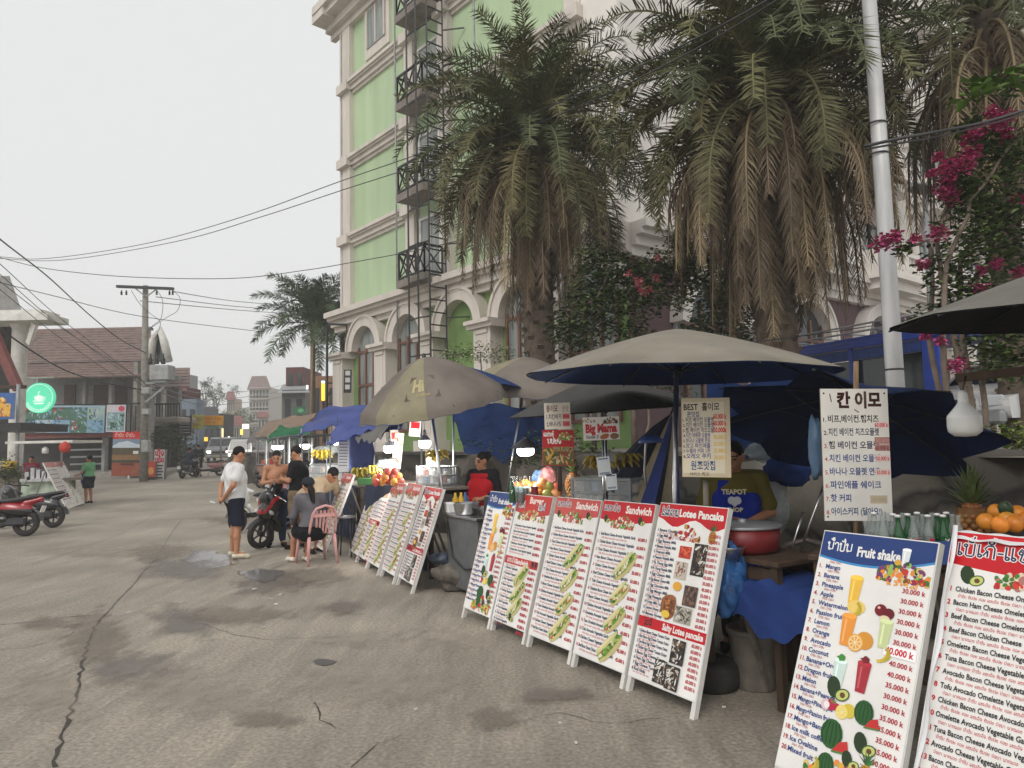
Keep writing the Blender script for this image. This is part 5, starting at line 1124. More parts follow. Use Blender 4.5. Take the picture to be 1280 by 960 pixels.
# ---------------------------------------------------------------- people: one smooth surface grown round a posed skeleton
def surfnet(prims, res, k=.02, clips=()):
    """prims: (a,b,ra,rb) tapered capsules or ('e',c,(rx,ry,rz),Rot) ellipsoids; returns verts, quads"""
    lo = np.full(3, 1e9); hi = -lo
    for p in prims:
        if isinstance(p[0], str): c = np.array(p[1]); r = max(p[2]); lo = np.minimum(lo, c - r); hi = np.maximum(hi, c + r)
        else:
            for q, r in ((p[0], p[2]), (p[1], p[3])): lo = np.minimum(lo, np.array(q) - r); hi = np.maximum(hi, np.array(q) + r)
    lo -= .04; hi += .04; n = np.ceil((hi - lo) / res).astype(int) + 1
    D = np.full(n, 1.0, np.float32); ax = [lo[i] + res * np.arange(n[i]) for i in range(3)]
    for p in prims:
        kk = k
        if isinstance(p[0], str): c = np.array(p[1]); m = max(p[2]) + .05; l0, h0 = c - m, c + m
        else:
            a, b = np.array(p[0], float), np.array(p[1], float); m = max(p[2], p[3]) + .05; l0, h0 = np.minimum(a, b) - m, np.maximum(a, b) + m
            kk = min(k, min(p[2], p[3]) * .55) if len(p) < 5 else p[4]
        i0 = np.maximum(0, ((l0 - lo) / res).astype(int)); i1 = np.minimum(n, ((h0 - lo) / res).astype(int) + 2)
        sl_ = tuple(slice(i0[i], i1[i]) for i in range(3)); X, Y, Z = np.meshgrid(*[ax[i][sl_[i]] for i in range(3)], indexing='ij')
        if isinstance(p[0], str):
            P = np.stack([X - c[0], Y - c[1], Z - c[2]], -1) @ np.array(p[3]) / np.array(p[2]); L = np.sqrt((P * P).sum(-1)); d = (L - 1) * min(p[2])
        else:
            ab = b - a; q = ab @ ab + 1e-12; h = np.clip(((X - a[0]) * ab[0] + (Y - a[1]) * ab[1] + (Z - a[2]) * ab[2]) / q, 0, 1)
            d = np.sqrt((X - a[0] - h * ab[0]) ** 2 + (Y - a[1] - h * ab[1]) ** 2 + (Z - a[2] - h * ab[2]) ** 2) - (p[2] + (p[3] - p[2]) * h)
        o = D[sl_]; h = np.clip(.5 + .5 * (o - d) / kk, 0, 1); D[sl_] = o * (1 - h) + d * h - kk * h * (1 - h)
    if clips:
        X, Y, Z = np.meshgrid(*ax, indexing='ij')
        for c, nn in clips: D = np.maximum(D, (X - c[0]) * nn[0] + (Y - c[1]) * nn[1] + (Z - c[2]) * nn[2])
    s = D < 0; cells = np.zeros(np.array(n) - 1, int)
    for i in (0, 1):
        for j in (0, 1):
            for l in (0, 1): cells += s[i:n[0] - 1 + i, j:n[1] - 1 + j, l:n[2] - 1 + l]
    act = (cells > 0) & (cells < 8); idx = -np.ones(act.shape, int); C = np.argwhere(act); idx[act] = np.arange(len(C))
    acc = np.zeros((len(C), 3)); cnt = np.zeros(len(C)); cor = [(i, j, l) for i in (0, 1) for j in (0, 1) for l in (0, 1)]
    for a in cor:
        for ax_ in range(3):
            if a[ax_]: continue
            b = list(a); b[ax_] = 1
            da = D[C[:, 0] + a[0], C[:, 1] + a[1], C[:, 2] + a[2]]; db = D[C[:, 0] + b[0], C[:, 1] + b[1], C[:, 2] + b[2]]
            x = (da < 0) != (db < 0); t = np.where(x, da / np.where(np.abs(da - db) < 1e-9, 1e-9, da - db), 0)
            pt = np.array(a, float)[None] + t[:, None] * (np.array(b) - np.array(a))[None]; acc[x] += pt[x]; cnt += x
    V = lo + (C + acc / np.maximum(cnt, 1)[:, None]) * res; Q = []
    for ax_ in range(3):
        u, v = [(1, 2), (2, 0), (0, 1)][ax_]; A = [slice(None)] * 3; B_ = [slice(None)] * 3; A[ax_] = slice(0, -1); B_[ax_] = slice(1, None)
        sa, sb = s[tuple(A)], s[tuple(B_)]; e = np.argwhere(sa != sb); fl = sa[sa != sb]
        ok = (e[:, u] > 0) & (e[:, v] > 0) & (e[:, u] < n[u] - 1) & (e[:, v] < n[v] - 1); e = e[ok]; fl = fl[ok]
        def g(du, dv): q = e.copy(); q[:, u] -= du; q[:, v] -= dv; return idx[q[:, 0], q[:, 1], q[:, 2]]
        f = np.stack([g(1, 1), g(0, 1), g(0, 0), g(1, 0)], 1); f[~fl] = f[~fl][:, ::-1]; Q.append(f)
    return V, np.concatenate(Q)
def sdf_mesh(name, prims, res, m, par, col, k=.02, clips=(), colfn=None, label=None):
    V, Q = surfnet(prims, res, k, clips)
    if m is M('cloth'):
        nz_ = np.array([[mnoise.noise(Vector((v[0] * 9, v[1] * 9, v[2] * 5))), mnoise.noise(Vector((v[0] * 8, v[1] * 8 + 7, v[2] * 6))), .3 * mnoise.noise(Vector((v[0] * 9 + 5, v[1] * 9, v[2] * 9)))] for v in V]); V = V + nz_ * .02
    me = bpy.data.meshes.new(name); me.from_pydata([tuple(v) for v in V], [], [tuple(q) for q in Q]); me.materials.append(m)
    me.polygons.foreach_set('use_smooth', [True] * len(Q))
    ca = me.color_attributes.new('Col', 'FLOAT_COLOR', 'POINT'); cc = np.ones((len(V), 4)); cc[:, :3] = col
    if colfn is not None: cc[:, :3] = colfn(V, cc[:, :3].copy())
    ca.data.foreach_set('color', cc.ravel()); o = bpy.data.objects.new(name, me); COL.objects.link(o)
    o.parent = par; MW[o] = MW[par].copy()
    if label: o['label'] = label
    return o
def v3(*a): return np.array(a, float)
def unit(v): v = np.array(v, float); return v / (np.linalg.norm(v) + 1e-9)
def stand(h=1.68, **kw):
    s = h / 1.7; J = dict(pel=(0, 0, .93), waist=(0, .01, 1.08), chest=(0, .0, 1.27), neck=(0, -.01, 1.44), head=(0, .025, 1.585), face=(0, 1, -.1),
        shL=(-.175, 0, 1.39), shR=(.175, 0, 1.39), elL=(-.23, -.03, 1.12), elR=(.23, -.03, 1.12), wrL=(-.24, .06, .88), wrR=(.24, .06, .88), hdL=(0, .1, -1), hdR=(0, .1, -1),
        hipL=(-.09, 0, .9), hipR=(.09, 0, .9), knL=(-.10, .02, .49), knR=(.10, .02, .49), anL=(-.11, -.02, .085), anR=(.11, -.02, .085), toL=(-.14, .15, .03), toR=(.14, .15, .03))
    J = {k: v3(*v) * (s if k not in ('face', 'hdL', 'hdR') else 1) for k, v in J.items()}
    for k, v in kw.items(): J[k] = v3(*v) * (s if k not in ('face', 'hdL', 'hdR') else 1)
    J['s'] = s; return J
SKIN = srgb(176, 126, 96)
def person(label, loc, rz, J, skin=SKIN, clothes=(), hair='short', res=.011, bare=(), shoes=None, slim=1., group=None, bulk=1.):
    root = thing('person', label, 'person', loc, rz, group); s = J['s']; P = []; g = lambda k: J[k]
    b_ = bulk
    P += [(g('hipL'), g('hipR'), .105 * s * b_, .105 * s * b_, .05), (g('pel'), g('waist'), .115 * s * b_, .112 * s * b_, .05), (g('waist'), g('chest'), .112 * s * b_, .122 * s * b_, .05)]
    ls = (g('shL') - g('chest')) * .45; P += [(g('chest') + ls * .9, g('chest') - ls * .9, .108 * s * b_, .108 * s * b_, .05)]
    P += [(g('shL') * .98 + g('neck') * .02, g('shR'), .062 * s, .062 * s, .05), (g('neck') - (g('head') - g('neck')) * .3, g('head') - unit(g('head') - g('neck')) * .04, .056 * s, .05 * s, .02)]
    F = unit(g('face')); up_ = unit(g('head') - g('neck')); F = unit(F - up_ * (F @ up_) * .5); X = unit(np.cross(F, up_)); Z = np.cross(X, F); H = g('head'); Rm = np.stack([X, F, Z], 1)
    hs = .97 * s
    at = lambda x, y, z: H + (X * x + F * y + Z * z) * hs
    P += [('e', at(0, -.012, .02), (.076 * hs, .096 * hs, .098 * hs), Rm), ('e', at(0, .022, -.05), (.058 * hs, .066 * hs, .07 * hs), Rm)]
    P += [(at(0, .094, .012), at(0, .108, -.025), .008, .014, .012), (at(-.016, .095, -.032), at(.016, .095, -.032), .008, .008, .01), (at(-.018, .08, -.066), at(.018, .08, -.066), .014, .014, .01), (at(0, .07, -.104), at(0, .074, -.1), .02, .02, .02), (at(-.04, .078, .022), at(.04, .078, .022), .012, .012, .014)]
    for sg in (-1, 1): P += [('e', at(sg * .078, -.005, -.005), (.012, .022, .034), Rm)]
    for sd_ in 'LR':
        sg = -1 if sd_ == 'L' else 1
        P += [(g('sh' + sd_), g('el' + sd_), .052 * s * slim, .04 * s * slim, .02), (g('el' + sd_), g('wr' + sd_), .041 * s * slim, .027 * s * slim, .02)]
        P += [(g('hip' + sd_), g('kn' + sd_), .09 * s * b_, .056 * s, .03), (g('kn' + sd_), g('kn' + sd_) * .62 + g('an' + sd_) * .38 + v3(0, -.012, 0), .054 * s, .053 * s, .02), (g('kn' + sd_) * .62 + g('an' + sd_) * .38, g('an' + sd_), .052 * s, .036 * s, .02)]
        P += [(g('an' + sd_) + v3(0, 0, -.02), g('an' + sd_) * .4 + g('to' + sd_) * .6 + v3(0, 0, .012), .036 * s, .036 * s, .02), (g('an' + sd_) * .4 + g('to' + sd_) * .6, g('to' + sd_), .036 * s, .028 * s, .02)]
        d = unit(g('hd' + sd_)); w = g('wr' + sd_); fa = unit(w - g('el' + sd_)); side = np.cross(d, v3(0, 1, 0) if abs(d[1]) < .8 else v3(1, 0, 0)); side = unit(side); nrm = np.cross(side, d)
        pc = w + d * .05 * s; P += [(w, pc, .026, .03, .015)]
        for f in range(4):
            o = (f - 1.5) * .019; L = (.062, .075, .07, .055)[f] * s; k0 = w + d * .085 * s + side * o; k1 = k0 + (d * .85 + nrm * .3 * sg) * L * .55; k2 = k1 + (d * .6 + nrm * .7 * sg) * L * .5
            P += [(pc + side * o * .7, k0, .015, .0115, .008), (k0, k1, .011, .0095, .004), (k1, k2, .0095, .0085, .004)]
        t0 = w + d * .025 + side * .024 * -sg; P += [(t0, t0 + (d * .6 - side * sg * .75) * .042, .014, .011, .006), (t0 + (d * .6 - side * sg * .75) * .042, t0 + (d * .95 - side * sg * .75) * .07, .011, .009, .004)]
    def cf(V, c):
        L = (V - H) @ Rm / hs
        front = L[:, 1] > .05
        for sg in (-1, 1):
            e = front & (((L[:, 0] - sg * .033) / .017) ** 2 + ((L[:, 2] - .004) / .009) ** 2 < 1); c[e] = srgb(28, 20, 18)
            e = front & (np.abs(L[:, 0] - sg * .034) < .024) & (np.abs(L[:, 2] - .03) < .007); c[e] = srgb(40, 28, 24)
        e = front & (np.abs(L[:, 0]) < .026) & (np.abs(L[:, 2] + .068) < .008); c[e] = srgb(150, 84, 76)
        return c
    sdf_mesh('body', P, res, M('skin'), root, skin, .02, (), cf)
    # hair
    if hair:
        hc = []
        if hair in ('short', 'bun', 'long', 'cap', 'tail'):
            hp = [('e', at(0, -.022, .035), (.083 * hs, .1 * hs, .1 * hs), Rm)]
            cl = [(at(0, .066, .06), unit(F * 1. - Z * .55)), (at(0, 0, -.045), -Z)]
            if hair in ('bun',): hp += [('e', at(0, -.13, .05), (.05, .045, .05), Rm)]
            if hair == 'long': hp += [(at(0, -.075, .0), at(0, -.11, -.34), .06, .05, .03)]; cl = cl[:1]
            if hair == 'tail': hp += [(at(0, -.10, .0), at(0, -.15, -.12), .035, .045, .03), (at(0, -.15, -.12), at(.01, -.13, -.42), .045, .02, .03)]; cl = cl[:1]
            sdf_mesh('hair', hp, res, M('hair'), root, (.01, .01, .01), .02, cl)
    for nm, prims, clips, col in clothes: sdf_mesh(nm, prims, res, M('cloth'), root, col, .03, clips)
    if shoes:
        for sd_ in 'LR':
            a, t = g('an' + sd_), g('to' + sd_); lo_ = v3(0, 0, -.035 * s)
            sdf_mesh('shoe', [(a + v3(0, -.02, 0) + lo_, a * .4 + t * .6 + v3(0, 0, .004), .042 * s, .044 * s, .02), (a * .4 + t * .6 + v3(0, 0, .002), t + v3(0, 0, .004), .044 * s, .036 * s, .02)], res, M('cloth'), root, shoes, .02, [(v3(0, 0, min(a[2], t[2] + .05) - .0), v3(0, 0, 1))])
    return root
def top_(J, sl_=.55, e=.018, hem=None, bulk=1.):
    s = J['s']; g = lambda k: J[k]; P = [(g('hipL') * .9 + g('pel') * .1 + v3(0, 0, .06), g('hipR') * .9 + g('pel') * .1 + v3(0, 0, .06), (.105 * bulk + e) * s, (.105 * bulk + e) * s, .05), (g('pel'), g('waist'), (.118 * bulk + e) * s, (.115 * bulk + e) * s, .05), (g('waist'), g('chest'), (.115 * bulk + e) * s, (.124 * bulk + e) * s, .05)]
    ls = (g('shL') - g('chest')) * .45; P += [(g('chest') + ls * .9, g('chest') - ls * .9, (.11 * bulk + e) * s, (.11 * bulk + e) * s, .05), (g('shL'), g('shR'), (.062 + e) * s, (.062 + e) * s, .05)]
    for sd_ in 'LR':
        a, b, c = g('sh' + sd_), g('el' + sd_), g('wr' + sd_)
        if sl_ <= 1: P += [(a, a + (b - a) * sl_, (.056 + e) * s, (.05 + e) * s, .03)]
        else: P += [(a, b, (.054 + e) * s, (.043 + e) * s, .03), (b, b + (c - b) * (sl_ - 1), (.043 + e) * s, (.033 + e * .8) * s, .02)]
    cl = []
    nk = g('neck') + unit(g('head') - g('neck')) * .03; cl.append((nk, unit(g('head') - g('neck'))))
    if hem is not None: cl.append((v3(0, 0, hem), v3(0, 0, -1)))
    return P, cl
def legs_(J, f=.85, e=.022, w=1., bulk=1.):
    s = J['s']; g = lambda k: J[k]; P = [(g('hipL'), g('hipR'), (.108 * bulk + e) * s, (.108 * bulk + e) * s, .05), (g('pel'), g('pel') * .4 + g('waist') * .6, (.115 * bulk + e) * s, (.112 * bulk + e) * s, .05)]
    for sd_ in 'LR':
        a, b, c = g('hip' + sd_), g('kn' + sd_), g('an' + sd_)
        if f <= 1: P += [(a, a + (b - a) * f, (.092 * bulk + e) * s, (.075 * w + e) * s, .04)]
        else: P += [(a, b, (.092 * bulk + e) * s, (.058 + e) * s, .04), (b, b + (c - b) * (f - 1), (.058 + e) * s, (.042 + e) * s, .03)]
    return P
def ground_at(x, y, Y=None): return PZ(x, y) if Y is None else GP(x, Y)
# --- man in a white polo shirt, hands behind his back, head bowed towards the stalls (faces right, away a little)
J = stand(1.72, head=(.0, .06, 1.60), face=(.0, 1, -.42), elL=(-.27, -.12, 1.13), elR=(.27, -.12, 1.13), wrL=(-.09, -.2, .93), wrR=(.05, -.21, .90), hdL=(1, -.15, -.3), hdR=(-1, -.1, -.25), knL=(-.13, .04, .49), knR=(.14, .0, .49), anL=(-.17, .02, .085), anR=(.18, -.03, .085), toL=(-.19, .19, .03), toR=(.24, .12, .03))
pW, pc = top_(J, .62, .024, .86, 1.08); q = ground_at(293, 697)
person('man in a white polo shirt and navy shorts, hands clasped behind his back', q, R(-50), J, clothes=[('polo_shirt', pW, pc, srgb(214, 214, 214)), ('collar', [(J['neck'] + v3(-.05, -.0, .0), J['neck'] + v3(.05, 0, .0), .062, .062, .02)], [(J['neck'] + v3(0, 0, .045), v3(0, .2, 1))], srgb(205, 202, 200)), ('shorts', legs_(J, .93, .016, 1.0, 1.0), [(v3(0, 0, .965 * J['s']), v3(0, 0, 1)), (v3(0, 0, .5 * J['s']), v3(0, 0, -1))], srgb(30, 34, 48))], shoes=srgb(214, 204, 182), res=.0095, bulk=1.06)
ph = MB(); ph.box((0, 0, 0), (.075, .15, .009), 0, (0, .4, .3)); 
Mx = MW[[o for o in COL.objects if o.get('label', '').startswith('man in a white polo')][0]]
ph.xf(Matrix.Translation(Mx @ Vector((-.10, -.31, .885)))).solo('mobile_phone', M('white_clean'), 'pale mobile phone held behind the back of the man in white', 'phone')
# --- woman seated on the pink chair, cap and pony tail, seen from behind, arm reaching for the board
J = stand(1.60, pel=(0, .0, .53), waist=(0, .05, .70), chest=(0, .10, .90), neck=(0, .13, 1.06), head=(0, .19, 1.20), face=(.15, 1, -.35), shL=(-.175, .11, 1.01), shR=(.175, .11, 1.01), elL=(-.24, .18, .76), elR=(.32, .30, .86), wrL=(-.17, .33, .62), wrR=(.36, .54, .93), hdL=(.3, 1, -.3), hdR=(.1, 1, .2), hipL=(-.1, .03, .50), hipR=(.1, .03, .50), knL=(-.12, .44, .50), knR=(.10, .45, .50), anL=(-.13, .50, .085), anR=(.06, .38, .085), toL=(-.15, .66, .03), toR=(.07, .54, .03))
pW, pc = top_(J, 1.85, .026, .56, 1.0); hd = J['head']
q = ground_at(391, 706); WR = R(38)
per = person('woman in a grey sweatshirt and black shorts sitting on the pink chair, seen from behind', q, WR, J, clothes=[('sweatshirt', pW, pc, srgb(100, 98, 104)), ('shorts', legs_(J, .62, .03, 1.2), [(v3(0, 0, .66), v3(0, 0, 1))], srgb(24, 24, 28)), ('cap', [('e', hd + v3(0, -.015, .04), (.092, .11, .1), np.eye(3)), (hd + v3(-.04, .11, .05), hd + v3(.04, .11, .05), .02, .02, .02), (hd + v3(-.05, .15, .04), hd + v3(.05, .15, .04), .012, .012, .03)], [(hd + v3(0, 0, .03), v3(0, 0, -1))], srgb(40, 44, 52))], hair='tail', shoes=srgb(226, 220, 208), res=.0095)
# --- shirtless man and man in black T-shirt, standing face to face over a phone
J = stand(1.66, face=(.1, 1, -.4), head=(0, .05, 1.58), elL=(-.24, .05, 1.13), elR=(.23, .08, 1.13), wrL=(-.10, .27, 1.15), wrR=(.10, .28, 1.16), hdL=(.6, .8, .1), hdR=(-.6, .8, .1))
q = ground_at(350, 684, None); q = GP(346, 12.6)
person('bare chested man in jeans looking down behind the red and black scooter', q, R(-162), J, clothes=[('jeans', legs_(J, 1.9, .018, 1), [(v3(0, 0, 1.0), v3(0, 0, 1))], srgb(44, 58, 84))], shoes=srgb(40, 38, 38))
J = stand(1.72, face=(0, 1, -.5), head=(0, .06, 1.59), elL=(-.23, .06, 1.14), elR=(.23, .04, 1.14), wrL=(-.09, .26, 1.16), wrR=(.08, .27, 1.15), hdL=(.6, .8, .05), hdR=(-.6, .8, .05))
pW, pc = top_(J, .62, .024, .9)
person('man in a black T-shirt and khaki shorts standing beside the bare chested man', GP(374, 12.3), R(76), J, clothes=[('t_shirt', pW, pc, srgb(28, 28, 32)), ('shorts', legs_(J, .85, .03, 1.2), [(v3(0, 0, 1.0), v3(0, 0, 1)), (v3(0, 0, .54), v3(0, 0, -1))], srgb(120, 104, 84))], shoes=srgb(30, 28, 28))
# --- man in beige bending forward beside the board
J = stand(1.68, pel=(0, -.1, .90), waist=(0, .02, 1.0), chest=(0, .18, 1.1), neck=(0, .32, 1.2), head=(0, .43, 1.27), face=(-.1, .75, -.8), shL=(-.175, .28, 1.16), shR=(.175, .28, 1.16), elL=(-.24, .34, .89), elR=(.22, .36, .9), wrL=(-.2, .42, .68), wrR=(.12, .5, .72), hdL=(.1, .3, -1), hdR=(-.1, .4, -1), hipL=(-.09, -.1, .87), hipR=(.09, -.1, .87), knL=(-.1, -.02, .47), knR=(.1, 0, .47))
pW, pc = top_(J, .62, .024, None)
person('man in a beige shirt bending towards the seated woman', GP(391, 11.75), R(-118), J, clothes=[('t_shirt', pW, pc, srgb(176, 158, 132)), ('shorts', legs_(J, .85, .03, 1.2), [(v3(0, 0, .97), v3(0, 0, 1)), (v3(0, 0, .52), v3(0, 0, -1))], srgb(132, 112, 90))], shoes=srgb(44, 36, 32))
# --- stall keepers
def apron_(J, col, zt, zb, e=.04):
    s = J['s']; g = lambda k: J[k]; y = .03
    return ('apron', [(v3(-.085, .075, zt), v3(.085, .075, zt), .05, .05, .03), (g('chest') + v3(-.08, .06, -.05), g('chest') + v3(.08, .06, -.05), .09 + .03, .09 + .03, .04), (g('waist') + v3(-.07, .04, 0), g('waist') + v3(.07, .04, 0), .125, .125, .06), (g('pel') + v3(-.08, .04, .02), g('pel') + v3(.08, .04, .02), .13, .13, .06), (v3(-.08, .05, zb + .12), v3(.08, .05, zb + .12), .13, .13, .06), (g('pel') + v3(0, .05, .0), v3(0, .05, zb), .15, .15, .06), (g('waist') + v3(0, .05, .1), g('pel') + v3(0, .05, 0), .13, .14, .06)], [(v3(0, .06, 0), v3(0, -1, 0)), (v3(0, 0, zt + .03), v3(0, 0, 1)), (v3(0, 0, zb - .06), v3(0, 0, -1))], col)
J = stand(1.66, face=(.3, 1, -.35), head=(0, .03, 1.585), elL=(-.27, .02, 1.13), elR=(.25, .04, 1.12), wrL=(-.08, .3, 1.06), wrR=(.1, .28, 1.05), hdL=(.6, .7, -.2), hdR=(-.6, .7, -.2))
pW, pc = top_(J, .75, .03, .85, 1.1)
q = GP(917, 5.9); tp = person('stall keeper in an olive T-shirt and royal blue apron, face hidden behind the BEST sign', q, R(160), J, clothes=[('t_shirt', pW, pc, srgb(104, 96, 44)), apron_(J, srgb(30, 50, 150), 1.33, .7), ('trousers', legs_(J, 1.9, .02), [(v3(0, 0, 1.0), v3(0, 0, 1))], srgb(30, 30, 36))], shoes=srgb(30, 30, 30), res=.009, bulk=1.08)
lt = MB(); p = Pr(); p.text('TEAPOT', 0, .05, .04, srgb(224, 214, 180), .19, .02, 'c'); p.text('SHOP', 0, -.09, .034, srgb(224, 214, 180), .14, .02, 'c')
for i in (-1, 1): p.ell(i * .022, .0, .03, .032, srgb(205, 205, 215), i * .4)
p.poly([(-.045, -.005), (.045, -.005), (0, -.055)], srgb(205, 205, 215))
p.dump(lt, Vector((.0, .236, 1.21)), Vector((-1, 0, 0)), Vector((0, 0.1, 1)).normalized(), 0, g=4e-5); lt.build('apron_print', M('print'), tp)
J = stand(1.58, face=(.45, 1, -.3), elL=(-.25, .0, 1.12), elR=(.25, .0, 1.12), wrL=(-.12, .25, 1.06), wrR=(.12, .24, 1.04), hdL=(.5, .8, -.1), hdR=(-.5, .8, -.1))
pW, pc = top_(J, 1.5, .022, .85)
person('woman in a dark top and red apron behind the grey counter', GP(603, 9.6), R(150), J, clothes=[('top', pW, pc, srgb(30, 28, 32)), apron_(J, srgb(170, 28, 36), 1.28, .7), ('trousers', legs_(J, 1.9, .02), [(v3(0, 0, .93), v3(0, 0, 1))], srgb(26, 26, 30))], hair='bun', shoes=srgb(30, 30, 30))
# --- left side: cook in red at the cart, helper in green with a purple apron
J = stand(1.6, face=(.3, 1, -.5), elL=(-.25, .03, 1.12), elR=(.25, .03, 1.12), wrL=(-.1, .27, 1.04), wrR=(.1, .27, 1.04), hdL=(.5, .8, -.2), hdR=(-.5, .8, -.2))
pW, pc = top_(J, .7, .022, .85)
person('cook in a dark red shirt behind the cart across the street', GP(40, 23.2), R(-150), J, clothes=[('shirt', pW, pc, srgb(130, 36, 52)), apron_(J, srgb(110, 70, 84), 1.28, .7), ('trousers', legs_(J, 1.9, .02), [(v3(0, 0, .95), v3(0, 0, 1))], srgb(40, 36, 40))], shoes=srgb(30, 30, 30), res=.016)
J = stand(1.55, face=(0, 1, -.3), elL=(-.25, .05, 1.12), elR=(.27, .08, 1.13), wrL=(-.2, .3, 1.02), wrR=(.33, .3, .98), hdL=(0, 1, -.2), hdR=(.1, 1, -.2))
pW, pc = top_(J, .6, .022, .85)
person('woman in a mint T-shirt and purple apron standing by the pale board across the street', GP(112, 23.6), R(75), J, clothes=[('t_shirt', pW, pc, srgb(116, 176, 130)), ('shorts', legs_(J, .9, .03, 1.2), [(v3(0, 0, .95), v3(0, 0, 1)), (v3(0, 0, .5), v3(0, 0, -1))], srgb(26, 30, 44)), apron_(J, srgb(74, 64, 150), 1.2, .62)], hair='bun', shoes=srgb(40, 36, 36), res=.016)
J = stand(1.6, face=(0, 1, -.2), elL=(-.24, .02, 1.12), wrL=(-.18, .24, 1.06), hdL=(.2, 1, 0))
pW, pc = top_(J, .65, .022, .85)
person('far pedestrian in a dark top walking beside the stalls under the brown tarp', GP(404, 20), R(20), J, clothes=[('t_shirt', pW, pc, srgb(44, 46, 60)), ('trousers', legs_(J, 1.9, .02), [(v3(0, 0, .95), v3(0, 0, 1))], srgb(36, 40, 56))], shoes=srgb(30, 30, 30), res=.016)
# ---------------------------------------------------------------- stalls and their goods
def table(label, c, L, D_, H, rz, top='wood_dark', leg='wood_dark', cloth=None, name='stall_table', th=.035, shelf=False, skirt=None):
    root = thing(name, label, 'table', c, rz, 'tables of the food stalls'); b = MB(); b.box((0, 0, H - th / 2), (L, D_, th), 0, None, None, .006); b.build('tabletop', M(top), root)
    for sx in (-1, 1):
        for sy in (-1, 1): b = MB(); b.box((sx * (L / 2 - .05), sy * (D_ / 2 - .05), (H - th) / 2), (.05, .05, H - th)); b.build('leg', M(leg), root)
    b = MB(); b.box((0, D_ / 2 - .05, H - th - .06), (L - .16, .025, .08)); b.box((0, -D_ / 2 + .05, H - th - .06), (L - .16, .025, .08)); b.build('apron_board', M(leg), root)
    if shelf: b = MB(); b.box((0, 0, H * .35), (L - .1, D_ - .12, .025)); b.build('shelf', M(leg), root)
    if skirt:
        b = MB(); n = 40
        def f(u, v): w_ = .015 * math.sin(u * 60) * v; return Vector((-L / 2 + L * u, -D_ / 2 - .012 - w_ - .02 * v, H - .01 - (H - .12) * v))
        b.grid(n, 6, f); b.build('cloth_skirt', skirt, root)
    return root
def fruit(name, label, cat, c, r, col, group, seed=0, el=1., par=None):
    b = MB(); q = random.Random(seed); Mr = Euler((q.random() * .6, q.random() * .6, q.random() * 6)).to_matrix()
    b.ball((0, 0, 0), (r, r * .94, r * el), 12, 8, 0, Mr, tuple(x * (.85 + .3 * q.random()) for x in col)); b.xf(Matrix.Translation(Vector(c)))
    return b.solo(name, M('fruit'), label, cat, group)
def pineapple(label, c, k=1.):
    root = thing('pineapple', label, 'pineapple', c, 0); b = MB()
    for i in range(11):
        z = .015 + .021 * i; rr = .072 * math.sin(PI * (.16 + .72 * i / 10)) * 1.05
        n = 12
        for j in range(n):
            a = 2 * PI * (j + .5 * (i % 2)) / n; d = Vector((math.cos(a), math.sin(a), 0)); b.ball(d * rr * .93 * k + Vector((0, 0, z * k)), .0165 * k, 6, 4, 0, None, srgb(150 - (i * j) % 30, 104 - (i + j) % 24, 44))
    b.cyl((0, 0, .12 * k), .062 * k, .2 * k, 12, 0, None, srgb(120, 80, 36)); b.build('fruit_body', M('fruit'), root)
    l = MB(); r = random.Random(4)
    for i in range(46):
        t = i / 46; a = i * 2.4; o = .04 * (1 - t) * k; el = R(20) + t * R(65); L_ = (.08 + .07 * t) * k; d = Vector((math.cos(a) * math.cos(el), math.sin(a) * math.cos(el), math.sin(el))); s_ = Vector((-math.sin(a), math.cos(a), 0)) * .011 * k
        p0 = Vector((math.cos(a) * o, math.sin(a) * o, (.235 + .05 * t) * k)); p1 = p0 + d * L_ * .6; p2 = p0 + d * L_ + Vector((math.cos(a), math.sin(a), -.1)) * .02; cc = tuple(x * (.7 + .06 * (i % 8)) for x in srgb(96, 112, 66)); l.add([p0 - s_, p0 + s_, p1 + s_ * .8, p1 - s_ * .8, p2], [(0, 1, 2, 3), (3, 2, 4)], 0, False, cc)
    l.build('leaf_crown', M('leafy'), root); return root
def bananas(label, c, n=9, k=1., col=(206, 168, 62), rz=0., group='banana bunches on the stalls'):
    root = thing('banana_bunch', label, 'bananas', c, rz, group); b = MB()
    for i in range(n):
        a = (i % 5 - 2) * .34; row = i // 5; pts = []; rr = []
        for j in range(7):
            t = j / 6; pts.append(Vector((math.sin(a) * .16 * t + (i % 5 - 2) * .018, -.05 - .13 * t * math.cos(a), .05 + row * .045 + .075 * math.sin(t * PI * .9))) * k); rr.append((.006, .016, .019, .02, .019, .014, .006)[j] * k)
        b.tube(pts, rr, 7, 0, tuple(x * (.9 + .16 * ((i * 7) % 3 - 1)) for x in srgb(*col)))
    b.tube([Vector((0, 0, .04)) * k, Vector((0, .03, .09)) * k], .018 * k, 6, 0, srgb(120, 110, 50)); b.build('fruit_hands', M('fruit'), root); return root
def bottle(label, c, col, liq, cap, badge=None, k=1., group='soft drink bottles in the blue crate'):
    root = thing('glass_bottle', label, 'bottle', c, rnd.random() * 6, group); b = MB()
    b.lathe([(.0, .0), (.028, 0), (.029, .02), (.027, .09), (.029, .12), (.024, .155), (.013, .195), (.0115, .225), (.0135, .232), (.0135, .24)], 14, col=None); b.build('glass', col, root)
    q = MB(); q.lathe([(.0, .004), (.026, .004), (.026, .02), (.0245, .09), (.026, liq), (.0, liq)], 12); 
    q.build('drink', M('cola') if badge != 'green' else M('green_drink'), root)
    if cap: q = MB(); q.lathe([(.0135, .232), (.0155, .23), (.0155, .243), (.0, .246)], 12); q.build('cap', M(cap), root)
    return root
mat('cola', (.02, .008, .006), .2); mat('green_drink', (.01, .06, .02), .2); mat('red_drink', (.25, .01, .015), .2)
